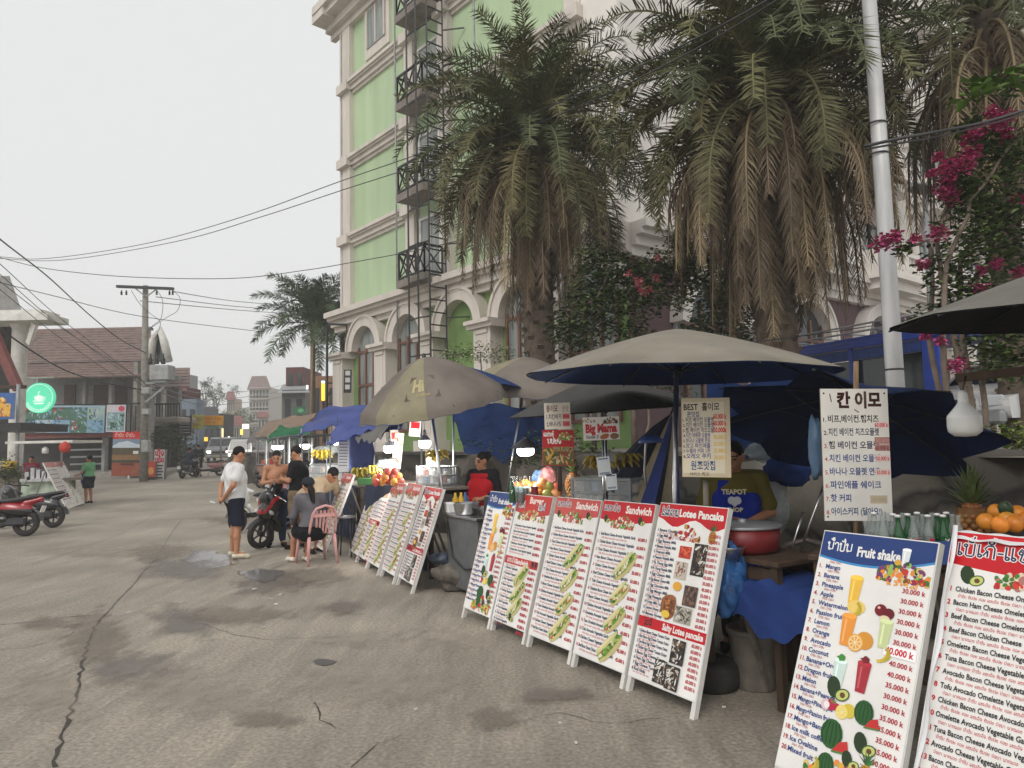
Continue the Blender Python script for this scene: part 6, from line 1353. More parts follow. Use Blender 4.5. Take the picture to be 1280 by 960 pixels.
GCL = mat('bottle_glass', (.35, .4, .38), .06, var=0, alpha=.45, spec=.8); GGR = mat('green_glass', (.015, .10, .03), .08, var=.1, alpha=.85, spec=.8)
mat('red_plastic', (.2, .014, .016), .45, dirt=.5, dcol=(.03, .01, .01)); mat('blue_plastic', (.03, .07, .25), .45, dirt=.2); mat('teal_plastic', (.25, .5, .55), .45); mat('tray', (.25, .25, .25), .4, .6)
def bas(p, Y): return PY(*p, Y)
LRZ = SANG
# front right stall: table with a crate of bottles, fruit
tz = PY(1190, 690, 3.95).z - .0
t0 = bas((1215, 700), 3.95); TT = table('front stall table behind the two nearest boards', (t0.x, t0.y + .1, 0), 1.5, .55, t0.z, R(-35), shelf=True)
TZ0 = t0.z
cr = thing('bottle_crate', 'blue plastic crate holding soft drink bottles behind the nearest fruit shake board', 'crate', (bas((1150, 690), 3.95).x, 4.0, TZ0), R(-10)); b = MB()
for (c, d) in (((0, -.15, .06), (.46, .015, .12)), ((0, .15, .06), (.46, .015, .12)), ((-.225, 0, .06), (.015, .285, .12)), ((.225, 0, .06), (.015, .285, .12)), ((0, 0, .006), (.435, .285, .01))): b.box(c, d)
b.build('crate_walls', M('blue_plastic'), cr); b = MB()
for i in range(1, 6): b.box((-.225 + .075 * i, 0, .04), (.006, .285, .06))
for i in range(1, 4): b.box((0, -.15 + .075 * i, .041), (.435, .006, .058))
b.build('divider', M('blue_plastic'), cr)
kinds = ['red', 'green', 'clear', 'cola', 'green', 'clear', 'clear', 'cola', 'green', 'clear', 'green', 'clear', 'cola', 'clear', 'clear', 'cola', 'clear', 'green', 'clear', 'clear']
protos = {}
for i in range(20):
    kx, ky = i % 6, i // 6
    if i >= 20: break
    p = MW[cr] @ Vector((-.188 + .075 * kx, -.112 + .075 * ky, .012)); kd = kinds[i]
    lab = {'red': 'bottle of red soda at the left end of the blue crate', 'green': 'green glass soda bottle standing in the blue crate', 'clear': 'clear glass soda bottle standing in the blue crate', 'cola': 'dark cola bottle standing in the blue crate'}[kd]
    if kd in protos: dup(protos[kd], p, rnd.random() * .6 - .3, lab, 'soft drink bottles in the blue crate'); continue
    r_ = bottle(lab, p, GGR if kd == 'green' else GCL, .13 if kd != 'clear' else .03, None if kd == 'red' else ('white_clean' if kd != 'clear' else None), 'green' if kd == 'green' else None); r_.rotation_euler = (0, 0, 0); MW[r_] = Matrix.Translation(p); protos[kd] = r_
    lb = MB()
    if kd in ('clear', 'cola'):   # round tri-colour badge
        for (z0, z1, cc) in ((.1, .107, srgb(230, 230, 230)), (.107, .12, srgb(190, 30, 40)), (.087, .1, srgb(30, 60, 150))):
            lb.add([(.0295 * math.sin(a), -.0295 * math.cos(a), z) for z in (z0, z1) for a in (-.45, -.2, 0, .2, .45)], [(j, j + 1, 6 + j, 5 + j) for j in range(4)], 0, False, cc)
    else:
        p_ = Pr(); p_.text('7' if kd == 'green' else 'F', 0, 0, .03, srgb(225, 225, 220), .03, .03, 'c'); vs, fs, col, _ = p_.items[0]
        lb.add([(.030 * math.sin(u / .03), -.030 * math.cos(u / .03), .09 + v) for u, v in vs], fs, 0, False, col)
    lb.build('badge', M('print'), r_)
pineapple('large pineapple behind the nearest sandwich board, beside the oranges', (bas((1226, 650), 4.05).x, 4.12, TZ0 - .01), 1.25)
OR = srgb(226, 138, 40)
for i, (x, y, Y) in enumerate(((1232, 652, 3.75), (1245, 640, 3.85), (1258, 650, 3.7), (1272, 642, 3.8), (1268, 655, 3.65), (1250, 656, 3.6), (1284, 650, 3.75))):
    c = bas((x, y), Y); fruit('orange', 'orange lying in the heap at the right edge beside the pineapple', 'orange', (c.x, c.y, max(c.z, TZ0 + .04)), .044, OR, 'oranges at the right edge', i)
c = bas((1262, 641), 3.78); fruit('avocado', 'dark green avocado lying among the oranges at the right edge', 'avocado', (c.x, c.y + .03, c.z + .01), .04, srgb(40, 62, 30), None, 5, 1.4)
# things on the stone wall
def on_wall(x, y, Y): return PY(x, y, Y)
c = on_wall(1195, 586, 6.1); lid = MB(); lid.lathe([(.2, 0), (.205, .01), (.2, .05), (.19, .07), (.12, .085), (.0, .09)], 24); lid.lathe([(.0, .09), (.02, .09), (.025, .11), (.0, .12)], 10); lid.xf(Matrix.Translation((c.x, c.y, c.z))).solo('pot_lid', M('steel'), 'domed steel lid lying on the stone wall', 'lid')
c = on_wall(1241, 586, 6.0); k = MB(); k.lathe([(.05, .0), (.06, .06), (.055, .1), (.05, .1), (.05, .01), (0, .01)], 14); k.xf(Matrix.Translation(c)).solo('glass_cup', M('steel'), 'small steel cup on the stone wall beside the domed lid', 'cup')
c = on_wall(1262, 588, 6.2); k = MB(); k.lathe([(.0, .0), (.10, 0), (.115, .13), (.1, .13), (.09, .02)], 16); k.xf(Matrix.Translation(c)).solo('plant_pot', M('concrete'), 'weathered clay pot on the stone wall at the right edge', 'pot')
# hanging unlit bulb
def hang_bulb(label, x, y0, y1, w, Y, lit, wire_to=None, cap=True, group='hanging bulbs of the stalls', shade=None):
    """bulb spanning rows y0 (top of glass) to y1 (bottom)"""
    t, bt = PY(x, y0, Y), PY(x, y1, Y); h = t.z - bt.z; r_ = w / 2 / FPX * Y; root = thing('hanging_bulb', label, 'light bulb', bt, group=group); b = MB()
    b.lathe([(0.001, 0), (r_ * .6, .02 * h), (r_ * .95, .15 * h), (r_, .3 * h), (r_ * .98, .55 * h)], 18); b.build('globe', M('bulb_lit' if lit else 'bulb_off'), root)
    b = MB(); b.lathe([(r_ * .985, .55 * h), (r_ * .95, .62 * h), (r_ * .45, .9 * h), (r_ * .3, h)], 18); b.lathe([(r_ * .3, h), (r_ * .28, h * 1.25), (r_ * .15, h * 1.35), (0, h * 1.36)], 12); b.build('neck', M('white_clean') if not lit else M('grey_metal'), root)
    if shade: b = MB(); b.lathe([(r_ * .3, h * 1.3), (r_ * 1.75, h * .62), (r_ * 1.8, h * .58)], 20); b.build('lamp_shade', M(shade), root)
    k = MB(); e = PY(*wire_to, Y) if wire_to else t + Vector((0, 0, .35)); k.tube([bt + Vector((0, 0, h * 1.3)), e], .004, 5); k.build('cable', M('black_plastic'), root, True)
    if lit:
        ld = bpy.data.lights.new('bulb_light', 'POINT'); ld.energy = lit; ld.color = (1, .96, .9); ld.shadow_soft_size = r_ * 1.3; lo = bpy.data.objects.new('bulb_light', ld); COL.objects.link(lo); lo.parent = root; lo.location = (0, 0, -.10 - r_)
    return root
hang_bulb('large unlit white bulb hanging at the right under a wooden beam', 1207, 503, 546, 39, 3.9, 0, (1207, 470))
bm = MB(); bm.bar(PY(1195, 473, 3.95), PY(1330, 458, 3.6), .03, .045); bm.bar(PY(1330, 458, 3.6), Vector((PY(1330, 458, 3.6).x, 3.6, 0)), .05, .05); bm.solo('wooden_beam', M('wood_dark'), 'dark wooden beam reaching in from the right that carries the unlit bulb', 'beam')
hang_bulb('lit bulb under a dark conical shade behind the burger board', 657, 553, 570, 21, 7.0, 14, (664, 527), shade='dark_metal')
hang_bulb('lit round bulb left of the pile of apples', 487, 551, 566, 15, 10.4, 36, (488, 520))
hang_bulb('lit bulb over the glass case with bananas by the leaning umbrella pole', 531, 543, 560, 15, 10.2, 36, (529, 515))
hang_bulb('lit bulb in the stall behind the seated woman', 422, 541, 556, 18, 13.4, 40, (422, 520))
hang_bulb('lit bulb above the far bread stall behind the men', 381, 551, 561, 12, 16.5, 34, (381, 540))
hang_bulb('lit bulb farthest along the row of stalls', 347, 553, 562, 14, 21, 34, (347, 540))
# blue desk-lamp shade
k = MB(); c = PY(814, 552, 6.2); k.lathe([(.02, .06), (.06, .05), (.1, .02), (.118, -.01), (.112, -.012), (.09, .015), (.0, .04)], 20); k.xf(Matrix.Translation(c)); lamp = k
lr = thing('lamp_stand', 'unlit lamp with a blue shade on a bent stand beside the striped umbrella', 'lamp', (c.x, c.y, 0)); k.build('lamp_shade', M('blue_plastic'), lr, True); k = MB(); k.tube([(c.x, c.y + .05, 0), (c.x - .06, c.y + .05, c.z - .25), (c.x - .04, c.y + .03, c.z + .0), (c.x, c.y, c.z + .05)], .012, 7); k.build('stand', M('steel'), lr, True)
# pancake stall: dark table, red pot with lid, steel bowl, blue bag, tyre foot
c = PY(945, 692, 4.9); tbl = table('dark wooden table under the red pot', (c.x + .02, c.y + .12, 0), .85, .55, c.z, LRZ); T1 = c.z
c = PY(934, 690, 4.95); pt = thing('cooking_pot', 'large red pot with a flat steel lid on the dark wooden table', 'pot', (c.x, 5.02, T1)); b = MB(); b.lathe([(0, 0), (.2, 0), (.235, .03), (.245, .17), (.235, .17), (.23, .03)], 28); b.build('pot_body', M('red_plastic'), pt)
b = MB(); b.lathe([(.255, .17), (.26, .18), (.25, .19), (.0, .197)], 28); b.lathe([(.0, .225), (.03, .22), (.03, .197)], 10); b.build('lid', M('grey_metal'), pt)
c = PY(917, 685, 4.66); b = MB(); b.lathe([(.0, .0), (.06, 0), (.09, .07), (.095, .075), (.088, .075), (.058, .008), (0, .008)], 22); b.xf(Matrix.Translation((c.x, c.y + .06, T1 + .002))).solo('steel_bowl', M('steel'), 'small steel bowl beside the red pot', 'bowl')
def blob(name, label, cat, c, r, m, seed, wr_=.18, flat=.0, n=26, group=None, mats=None):
    b = MB(); r_ = Vector(r)
    def f(u, v):
        th, ph = u * 2 * PI, v * PI; d = Vector((math.sin(ph) * math.cos(th), math.sin(ph) * math.sin(th), math.cos(ph))); k = 1 + wr_ * (mnoise.noise(d * 1.6 + Vector((seed, 0, 0))) + .55 * mnoise.noise(d * 4.2 + Vector((0, seed, 0))) + .3 * mnoise.noise(d * 9 + Vector((0, 0, seed))))
        p = Vector((d.x * r_.x, d.y * r_.y, d.z * r_.z)) * k
        if p.z < -r_.z + flat: p.z = -r_.z + flat
        return Vector(c) + p
    b.grid(n, n // 2 + 4, f, wrap=True); return b.solo(name, m, label, cat, group)
PBAG = mat('blue_bag', (.03, .12, .33), .25, alpha=.8, var=.5, scale=7, bump=.5, bscale=20); CBAG = mat('clear_bag', (.45, .5, .5), .25, alpha=.55, var=.3, scale=8, bump=.5, bscale=18)
blob('plastic_bag', 'translucent blue plastic bag hanging beside the pancake board', 'bag', PY(912, 728, 4.75), (.125, .07, .22), PBAG, 3, .42, n=44)
blob('plastic_bag', 'clear plastic bag hanging behind the apron of the stall keeper in olive', 'bag', PY(957, 632, 6.3), (.2, .12, .3), CBAG, 5, .3)
blob('plastic_bag', 'crumpled clear bag under the navy umbrella', 'bag', PY(958, 565, 6.4), (.16, .1, .1), CBAG, 7, .35)
blob('plastic_bag', 'limp pale blue bag hanging left of the tall Korean sign', 'bag', PY(1020, 560, 4.8), (.05, .05, .22), mat('pale_blue_bag', (.12, .22, .36), .35, alpha=.8, bump=.4), 9, .25)
blob('cloth_bundle', 'beige bundle of sheeting on the stones behind the stall keeper in olive', 'bundle', PY(940, 590, 6.9), (.25, .15, .1), mat('beige_sheet', (.33, .30, .25), .9, bump=.4), 11, .3)
blob('cloth_bundle', 'dark blue heap of sheeting beside the clear bags under the navy umbrella', 'bundle', PY(985, 585, 6.2), (.2, .15, .16), BDARK, 12, .3)
# blue tarpaulin over a box behind the big fruit shake board
def drape(u, v):
    a = u * 2 - 1; c0 = PY(985, 770, 4.45); w_ = Vector((math.cos(R(-59)), math.sin(R(-59)), 0)); bk = Vector((-w_.y, w_.x, 0))
    x = a * .42; y = -.22 + .6 * min(v * 1.7, 1) ; z = .80 - .1 * abs(a) ** 2
    if v < .42: t = 1 - v / .42; z -= t * .26 * (1 + .35 * math.sin(a * 4 + 1)); y = -.22 - .05 * t
    z += .02 * math.sin(a * 13 + v * 7) + .018 * math.sin(v * 23 + a * 5)
    return Vector((c0.x + .1, 4.64, 0)) + w_ * x + bk * y + Vector((0, 0, z))
b = MB(); b.grid(34, 26, drape); b.solo('blue_tarpaulin', BDARK, 'dark blue tarpaulin draped over boxes beside the nearest fruit shake board', 'tarpaulin')
bx = MB(); c0 = Vector((PY(985, 770, 4.45).x + .46, 5.03, 0)); bx.box(c0 + Vector((0, .05, .35)), (.6, .4, .68), 0, (0, 0, R(-59)), None, .02); bx.solo('wooden_box', M('wood_dark'), 'dark wooden box under the blue tarpaulin', 'box')
# bucket with lid and wood block, tyre foot with post
c = PZ(954, 868); b = MB(); bk = thing('paint_bucket', 'dirty grey lidded bucket under the pancake stall', 'bucket', (c.x, c.y + .16, 0)); DB = mat('dirty_bucket', (.16, .14, .12), .8, dirt=.7, dcol=(.3, .27, .22), scale=9)
b.lathe([(0, 0), (.135, 0), (.14, .01), (.16, .36), (.165, .37)], 24); b.build('bucket_body', DB, bk); b = MB(); b.lathe([(.165, .36), (.178, .365), (.178, .395), (.165, .40), (.15, .39), (0, .392)], 24); b.build('lid', DB, bk)
b = MB(); b.box((c.x + .01, c.y + .16, .395 + .035), (.17, .11, .07), 0, (0, 0, .3), None, .008); b.solo('wood_block', M('wood_grey'), 'rough wooden block lying on the bucket lid', 'block')
c = PZ(898, 870); ty = thing('umbrella_foot', 'old tyre filled with concrete holding a wooden post behind the pancake board', 'post base', (c.x, c.y + .17, 0)); b = MB(); b.lathe([(.0, .17), (.11, .17), (.15, .19), (.185, .16), (.19, .1), (.185, .03), (.15, .0)], 26); b.build('tyre', M('rubber'), ty); b = MB(); b.box((0, .02, .5), (.07, .06, .68)); b.build('post', M('wood_dark'), ty)
# brown plastic chair and pink plastic chair
def plastic_chair(label, loc, rz, m, group=None):
    root = thing('plastic_chair', label, 'chair', loc, rz, 'plastic garden chairs'); b = MB()
    def seat(u, v): x = (u - .5) * (.44 - .06 * v); y = -.21 + .42 * v; return Vector((x, y, .43 - .018 * math.sin(u * PI) * math.sin(v * PI) - .03 * max(0, .1 - v) * 5))
    b.grid(10, 8, seat); b.grid(10, 8, lambda u, v: seat(1 - u, v) - Vector((0, 0, .012))); b.tube([seat(i / 10, 0) - Vector((0, 0, .01)) for i in range(11)], .014, 6); b.build('seat', m, root)
    b = MB()
    def bp(a, z): return Vector((a * (.2 - .03 * (z - .43) * 2), .2 + (z - .43) * .28, z))
    rim = [bp(-1, .45), bp(-1.02, .6), bp(-.98, .74), bp(-.75, .82), bp(0, .86), bp(.75, .82), bp(.98, .74), bp(1.02, .6), bp(1, .45)]; fine = []
    for p, q in zip(rim, rim[1:]): fine += [p.lerp(q, i / 3) for i in range(3)]
    b.tube(fine + [rim[-1]], .019, 7)
    for a in (-.6, -.3, 0, .3, .6): p, q = bp(a * .8, .45), bp(a * 1.1, .79); b.bar(p, q, .03, .01)
    b.bar(bp(-.95, .72), bp(.95, .72), .012, .05); b.build('backrest', m, root)
    for sx in (-1, 1):
        for sy, zt in ((-1, .42), (1, .43)):
            b = MB(); b.tube([(sx * .19, sy * .185, zt), (sx * .205, sy * .205, .25), (sx * .225, sy * .235, .002)], [.03, .024, .019], 7); b.build('leg', m, root)
    return root
PK = mat('pink_plastic', (.62, .33, .32), .4, var=.06); BRP = mat('brown_plastic', (.12, .095, .085), .4)
qc = ground_at(393, 704) + Vector((.0, .03, 0)); plastic_chair('pink plastic chair with the woman in grey sitting on it', qc + Vector((.03, -.02, 0)), WR + PI, PK)
c = GP(1000, 5.35); plastic_chair('dark brown plastic chair behind the red pot', (c.x, 5.35, 0.12), R(-200), BRP)
# rods leaning near the chair
for i, (a, b_, Y) in enumerate((((1032, 600), (1000, 690), 4.9), ((1004, 640), (985, 700), 4.9))):
    k = MB(); k.tube([PY(*a, Y), PY(*b_, Y) ], .008, 6); k.solo('metal_rod', M('steel'), ('long metal rod leaning left of the tall Korean sign', 'short metal rod leaning beside the brown chair')[i], 'rod')
# middle stall behind the big boards: table, tray of mangoes, tub of oranges, drinks, display case
c = PY(690, 622, 7.25); MZ = c.z; table('stall table behind the burger and sandwich boards', (PY(705, 620, 7.1).x, 7.1, 0), 1.9, .75, MZ, LRZ, 'wood_grey', skirt=mat('dark_skirt', (.03, .032, .04), .9)); 
c = PY(680, 617, 6.9); k = MB(); k.lathe([(0, 0), (.15, 0), (.2, .025), (.205, .028), (.15, .006), (0, .006)], 24); k.xf(Matrix.Translation((c.x, 6.95, MZ + .002))).solo('steel_tray', M('tray'), 'round steel tray heaped with mangoes', 'tray')
mg = [srgb(226, 160, 60), srgb(214, 130, 60), srgb(150, 150, 70), srgb(220, 150, 80), srgb(196, 96, 66), srgb(226, 176, 70)]
for i, (dx, dy, dz) in enumerate(((-.14, -.03, .045), (-.06, -.08, .045), (.03, -.09, .045), (.11, -.05, .05), (-.1, .06, .05), (0, .04, .05), (.1, .06, .05), (-.05, -.01, .11), (.05, -.01, .115), (.0, .0, .15), (.13, .0, .1))):
    fruit('mango', 'ripe mango heaped on the round steel tray', 'mango', (c.x + dx, 6.95 + dy, MZ + dz), .055, mg[i % 6], 'mangoes on the tray', i + 3, 1.25)
c = PY(657, 612, 7.3); tb = MB(); tb.lathe([(0, 0), (.14, 0), (.165, .11), (.17, .12), (.16, .12), (.135, .012), (0, .012)], 20); tb.xf(Matrix.Translation((c.x, 7.3, MZ + .002))).solo('plastic_tub', M('teal_plastic'), 'pale blue tub of oranges behind the tray of mangoes', 'tub')
for i, (dx, dy) in enumerate(((-.08, -.05), (.06, -.06), (0, .05), (-.09, .05), (.09, .04), (0, -.02))): fruit('orange', 'orange in the pale blue tub', 'orange', (c.x + dx, 7.3 + dy, MZ + .115 + (.03 if i == 5 else 0)), .05, OR, 'oranges in the tub', i)
pineapple('dark pineapple behind the tray of mangoes', (PY(717, 612, 7.2).x, 7.2, MZ), 1.05)
for i, (x, kd) in enumerate(((640, 'green'), (645, 'clear'), (651, 'clear'), (657, 'cola'), (664, 'clear'))): p = PY(x, 615, 6.75); dup(protos[kd], (p.x, 6.75 + .03 * (i % 2), MZ), i, 'soda bottle in the row behind the burger board, %s' % ('green glass', 'clear and leftmost of the clear ones', 'clear in the middle of the row', 'full of dark cola', 'clear at the right end')[i], 'soda bottles behind the burger board')
k = MB(); c = PY(664, 612, 6.8); k.cyl((c.x + .03, 6.72, MZ + .075), .033, .15, 14); k.solo('drink_can', M('red_plastic'), 'red drink can at the end of the soda bottles', 'can')
blob('plastic_bag', 'red and white striped bag behind the mangoes', 'bag', PY(685, 595, 7.45), (.09, .07, .1), mat('striped_bag', (.5, .2, .2), .5, var=.6, scale=14), 15, .2)
blob('plastic_bag', 'crumpled blue and white bag beside the tub of oranges', 'bag', PY(674, 597, 7.5), (.07, .06, .08), mat('bluewhite_bag', (.2, .36, .6), .4, var=.5, scale=12), 16, .3)
def case(label, c, L, D_, H, rz, group='glass display cases'):
    root = thing('display_case', label, 'display case', c, rz, group); b = MB(); t = .022
    for sx in (-1, 1):
        for sy in (-1, 1): b.box((sx * (L / 2 - t / 2), sy * (D_ / 2 - t / 2), H / 2), (t, t, H))
    for z in (t / 2, H * .5, H - t / 2):
        for sy in (-1, 1): b.box((0, sy * (D_ / 2 - t / 2), z), (L - 2 * t, t * .9, t * .9))
        for sx in (-1, 1): b.box((sx * (L / 2 - t / 2), 0, z), (t * .9, D_ - 2 * t, t * .9))
    b.build('frame', M('grey_metal'), root); b = MB(); b.box((0, -D_ / 2 + .006, H / 2), (L - .05, .003, H - .05)); b.box((L / 2 - .006, 0, H / 2), (.003, D_ - .05, H - .05)); b.box((-L / 2 + .006, 0, H / 2), (.003, D_ - .05, H - .05)); b.build('glass', M('glass_clear'), root)
    b = MB(); b.box((0, 0, H + .004), (L, D_, .008)); b.box((0, 0, H * .5), (L - .05, D_ - .05, .006)); b.build('shelf', M('glass_clear'), root)
    b = MB(); r = random.Random(int(L * 1000 + c[0] * 10))
    for i in range(int(L / .1)):
        for z in (.02, H * .5 + .01):
            h_ = H * (.2 + .2 * r.random()); b.box((-L / 2 + .08 + i * .1, (r.random() - .5) * D_ * .4, z + h_ / 2), (.07, .07, h_), 0, None, r.choice([srgb(200, 205, 205), srgb(60, 70, 90), srgb(190, 170, 140), srgb(70, 110, 150), srgb(220, 215, 200), srgb(150, 60, 50)]), .008)
    b.build('packages', M('print'), root); return root
c = PY(762, 622, 6.35); case('glass display case with bananas on top behind the bright red sandwich board', (c.x + .02, 6.45, MZ - .04), .62, .34, .27, LRZ + R(20))
bananas('hand of dark yellow bananas on the right half of the glass case', (PY(778, 588, 6.4).x, 6.5, MZ + .24), 10, 1.1, (150, 128, 50), .4); bananas('hand of yellow bananas under the clear bag on the left half of the glass case', (PY(754, 588, 6.4).x, 6.5, MZ + .24), 8, 1., (176, 150, 50), -.3)
blob('plastic_bag', 'clear bag lying on the bananas above the display case', 'bag', PY(763, 571, 6.4), (.13, .09, .05), CBAG, 21, .3)
# grey metal counter with pots and woman in red apron behind
c = PZ(600, 712); cn = thing('metal_counter', 'grey sheet metal counter between the two rows of boards', 'counter', (PY(604, 700, 8.2).x, 8.35, 0), LRZ); b = MB(); b.box((0, 0, .46), (.75, .55, .80), 0, None, None, .01); b.build('cabinet', mat('grey_sheet', (.15, .155, .16), .6, .3, dirt=.5, dcol=(.08, .08, .08)), cn); b = MB(); b.box((0, 0, .875), (.82, .62, .03), 0, None, None, .006); b.build('worktop', M('steel'), cn)
k = MB(); k.tube([(-.36, -.285, .8), (-.2, -.3, .4), (.1, -.3, .3), (.36, -.29, .35)], .01, 6); k.build('hose', M('black_plastic'), cn)
for nm, x, Y, prof, lab in (('cooking_pot', 582, 8.2, [(0, 0), (.12, 0), (.13, .015), (.15, .13), (.155, .135), (.145, .135), (.12, .012), (0, .012)], 'steel pot on the left of the grey counter'), ('steel_bowl', 606, 8.1, [(0, 0), (.08, 0), (.14, .09), (.145, .092), (.135, .092), (.08, .008), (0, .008)], 'steel bowl on the right of the grey counter')):
    k = MB(); k.lathe(prof, 22); k.xf(Matrix.Translation((PY(x, 640, Y).x, Y + .12, .892))).solo(nm, M('steel'), lab, 'pot' if 'pot' in nm else 'bowl')
k = MB(); c = PY(567, 632, 8.6); k.box((c.x, 8.62, .892 + .06), (.2, .15, .12), 0, (0, 0, .4), None, .01); k.solo('plastic_box', M('white_clean'), 'white plastic box at the left end of the grey counter', 'box')
for i, (x, col, lab) in enumerate(((570, srgb(190, 150, 30), 'yellow oil bottle left of the counter pots'), (577, srgb(200, 160, 40), 'second yellow oil bottle beside the red apron'), (582, srgb(60, 90, 140), 'blue capped sauce bottle on the counter'))):
    k = MB(); c = PY(x, 630, 8.7); k.lathe([(0, 0), (.035, 0), (.037, .02), (.037, .15), (.015, .2), (.015, .23), (0, .23)], 12, (c.x, 8.62 + .02 * i, .892), 0, None, col); k.solo('sauce_bottle', M('vc'), lab, 'bottle', 'sauce bottles on the grey counter')
# sack below the counter
blob('grain_sack', 'dirty patterned sack lying under the grey counter', 'sack', PZ(565, 742) + Vector((.05, .2, .16)), (.27, .21, .17), mat('old_sack', (.12, .105, .088), .95, var=.6, scale=7, bump=.5, dirt=.6, dcol=(.05, .045, .04)), 31, .3, .02)
blob('plastic_bag', 'knotted blue and white bag on top of the patterned sack', 'bag', PZ(552, 735) + Vector((-.02, .12, .33)), (.12, .1, .07), mat('bluegrey_bag', (.14, .18, .24), .5, var=.6, scale=12), 33, .3)
# second row stall: table, fruit, display case
SZ = PY(500, 606, 10.3).z
table('stall table behind the second row of boards', (PY(520, 600, 10.3).x, 10.4, 0), 2.4, .7, SZ, LRZ, 'wood_grey', skirt=mat('navy_skirt', (.02, .03, .07), .9, var=.3))
ac = [srgb(196, 80, 70), srgb(216, 150, 70), srgb(190, 90, 80), srgb(220, 160, 80), srgb(204, 110, 90)]
c = PY(488, 600, 10.2)
for i, (dx, dz) in enumerate(((-.2, .05), (-.12, .05), (-.03, .05), (.06, .05), (.15, .05), (-.16, .12), (-.07, .13), (.02, .13), (.11, .12), (-.03, .2), (.06, .2), (-.22, .1))):
    fruit('mango', 'red and yellow mango piled behind the second row of boards', 'mango', (c.x + dx, 10.2 + .05 * (i % 3 - 1), SZ + dz), .055, ac[i % 5], 'mangoes behind the second row', i, 1.1)
c = PY(545, 607, 10); case('glass case with bananas behind the leaning umbrella pole', (c.x, 10.1, SZ), .5, .34, .26, LRZ + R(15)); bananas('hand of yellow bananas on the glass case behind the leaning umbrella pole', (c.x, 10.05, SZ + .27), 10, 1.2, (210, 180, 70), .2)
k = MB(); k.box((c.x - .08, 10.2, SZ + .36), (.14, .02, .16), 0, (0.2, 0, .2)); k.solo('paper_bag', M('white_clean'), 'white paper bag behind the bananas on the glass case', 'bag')
gp = MB(); c = PY(463, 604, 10.6); gp.box((c.x, 10.5, SZ + .05), (.3, .2, .1), 0, None, srgb(50, 100, 50), .01); gp.solo('green_tray', M('vc'), 'green tray with yellow fruit left of the mangoes', 'tray'); bananas('small yellow banana hand in the green tray', (c.x, 10.48, SZ + .1), 8, 1., (190, 170, 60), 1.)
blob('plastic_bag', 'clear bag of fruit between the green tray and the mangoes', 'bag', PY(484, 580, 10.8), (.16, .1, .08), CBAG, 41, .3)
k = MB()
for i, (x, y0, y1, w_) in enumerate(((494, 540, 585, 11), (517, 525, 545, 14))):
    art = (lambda p, w, h: pic_photo(p, 0, 0, w, h, [srgb(200, 180, 150), srgb(150, 60, 50), srgb(90, 80, 60), srgb(210, 200, 180)], 61, 40)) if i == 0 else (lambda p, w, h: (p.rect(0, 0, w, h, srgb(220, 214, 205)), p.rect(w * .1, h * .5, w * .9, h * .9, RED)))
    sign('stall_card', ('narrow food photo strip hanging over the mangoes', 'tilted red and white card above the narrow food photo strip')[i], 'sign', (x - w_ / 2, y0), (x + w_ / 2, y0 + 1), (x - w_ / 2 + 1, y1), 10.9, art)
sign('stall_card', 'white card with red writing left of the narrow food photo strip', 'sign', (488, 538), (498, 537), (489, 552), 11.1, lambda p, w, h: (p.rect(0, 0, w, h, srgb(214, 200, 190)), p.rect(w * .1, h * .2, w * .9, h * .8, srgb(180, 70, 70))))
# third stall behind the seated woman
c = PY(440, 604, 13.2); WZ = c.z; table('table of the stall behind the seated woman', (c.x + .1, 13.3, 0), 1.9, .7, WZ, LRZ, 'wood_grey', skirt=M('navy_skirt'))
c = PY(404, 596, 14.4); case('lit glass case with bread and bananas behind the bending man', (c.x, 14.4, WZ - .02), .75, .4, .36, LRZ + R(20)); table('low table under the bread case', (c.x, 14.4, 0), .95, .5, WZ - .03, LRZ + R(20), 'wood_grey')
bananas('hand of yellow bananas on top of the bread case', (c.x, 14.35, WZ + .35), 10, 1.5, (214, 186, 70), .2); blob('plastic_bag', 'puffed clear bag on the bananas of the bread case', 'bag', (c.x + .05, 14.4, WZ + .6), (.25, .15, .11), CBAG, 51, .25)
for i in range(4): fruit('bread_roll', 'pale bread roll lying in the lit glass case', 'bread', (c.x - .25 + i * .15, 14.3, WZ + .03), .07, srgb(206, 180, 130), 'bread rolls in the glass case', i, .6)
sign('price_board', 'white price sheet lit beside the bulb of the stall behind the seated woman', 'price sign', (422, 548), (436, 548), (422, 590), 13.0, lambda p, w, h: (p.rect(0, 0, w, h, srgb(214, 216, 220)), [p.rect(w * .12, h * (.9 - i * .09), w * .85, h * (.93 - i * .09), srgb(120, 124, 150)) for i in range(9)]))
blob('cloth_bundle', 'blue tarpaulin bundle hanging beside the white price sheet', 'bundle', PY(448, 565, 13.4), (.28, .15, .42), BTARP, 55, .25)
bananas('yellow flowers and bananas heap right of the bulb behind the seated woman', (PY(450, 588, 13).x, 12.9, WZ + .02), 10, 1.5, (200, 180, 70), .5)
# stools
def stool(label, loc, rz, h=.5):
    root = thing('metal_stool', label, 'stool', loc, rz, 'stools by the stalls'); b = MB(); b.lathe([(0, h), (.15, h), (.155, h - .015), (.15, h - .025), (0, h - .025)], 20); b.build('seat', M('tray'), root)
    for i in range(4): a = PI / 4 + i * PI / 2; b = MB(); b.tube([(.1 * math.cos(a), .1 * math.sin(a), h - .02), (.16 * math.cos(a), .16 * math.sin(a), 0)], .011, 6); b.build('leg', M('dark_metal'), root)
    return root
c = GP(432, 11.3); stool('steel stool behind the pink chair', c, 0, .62)
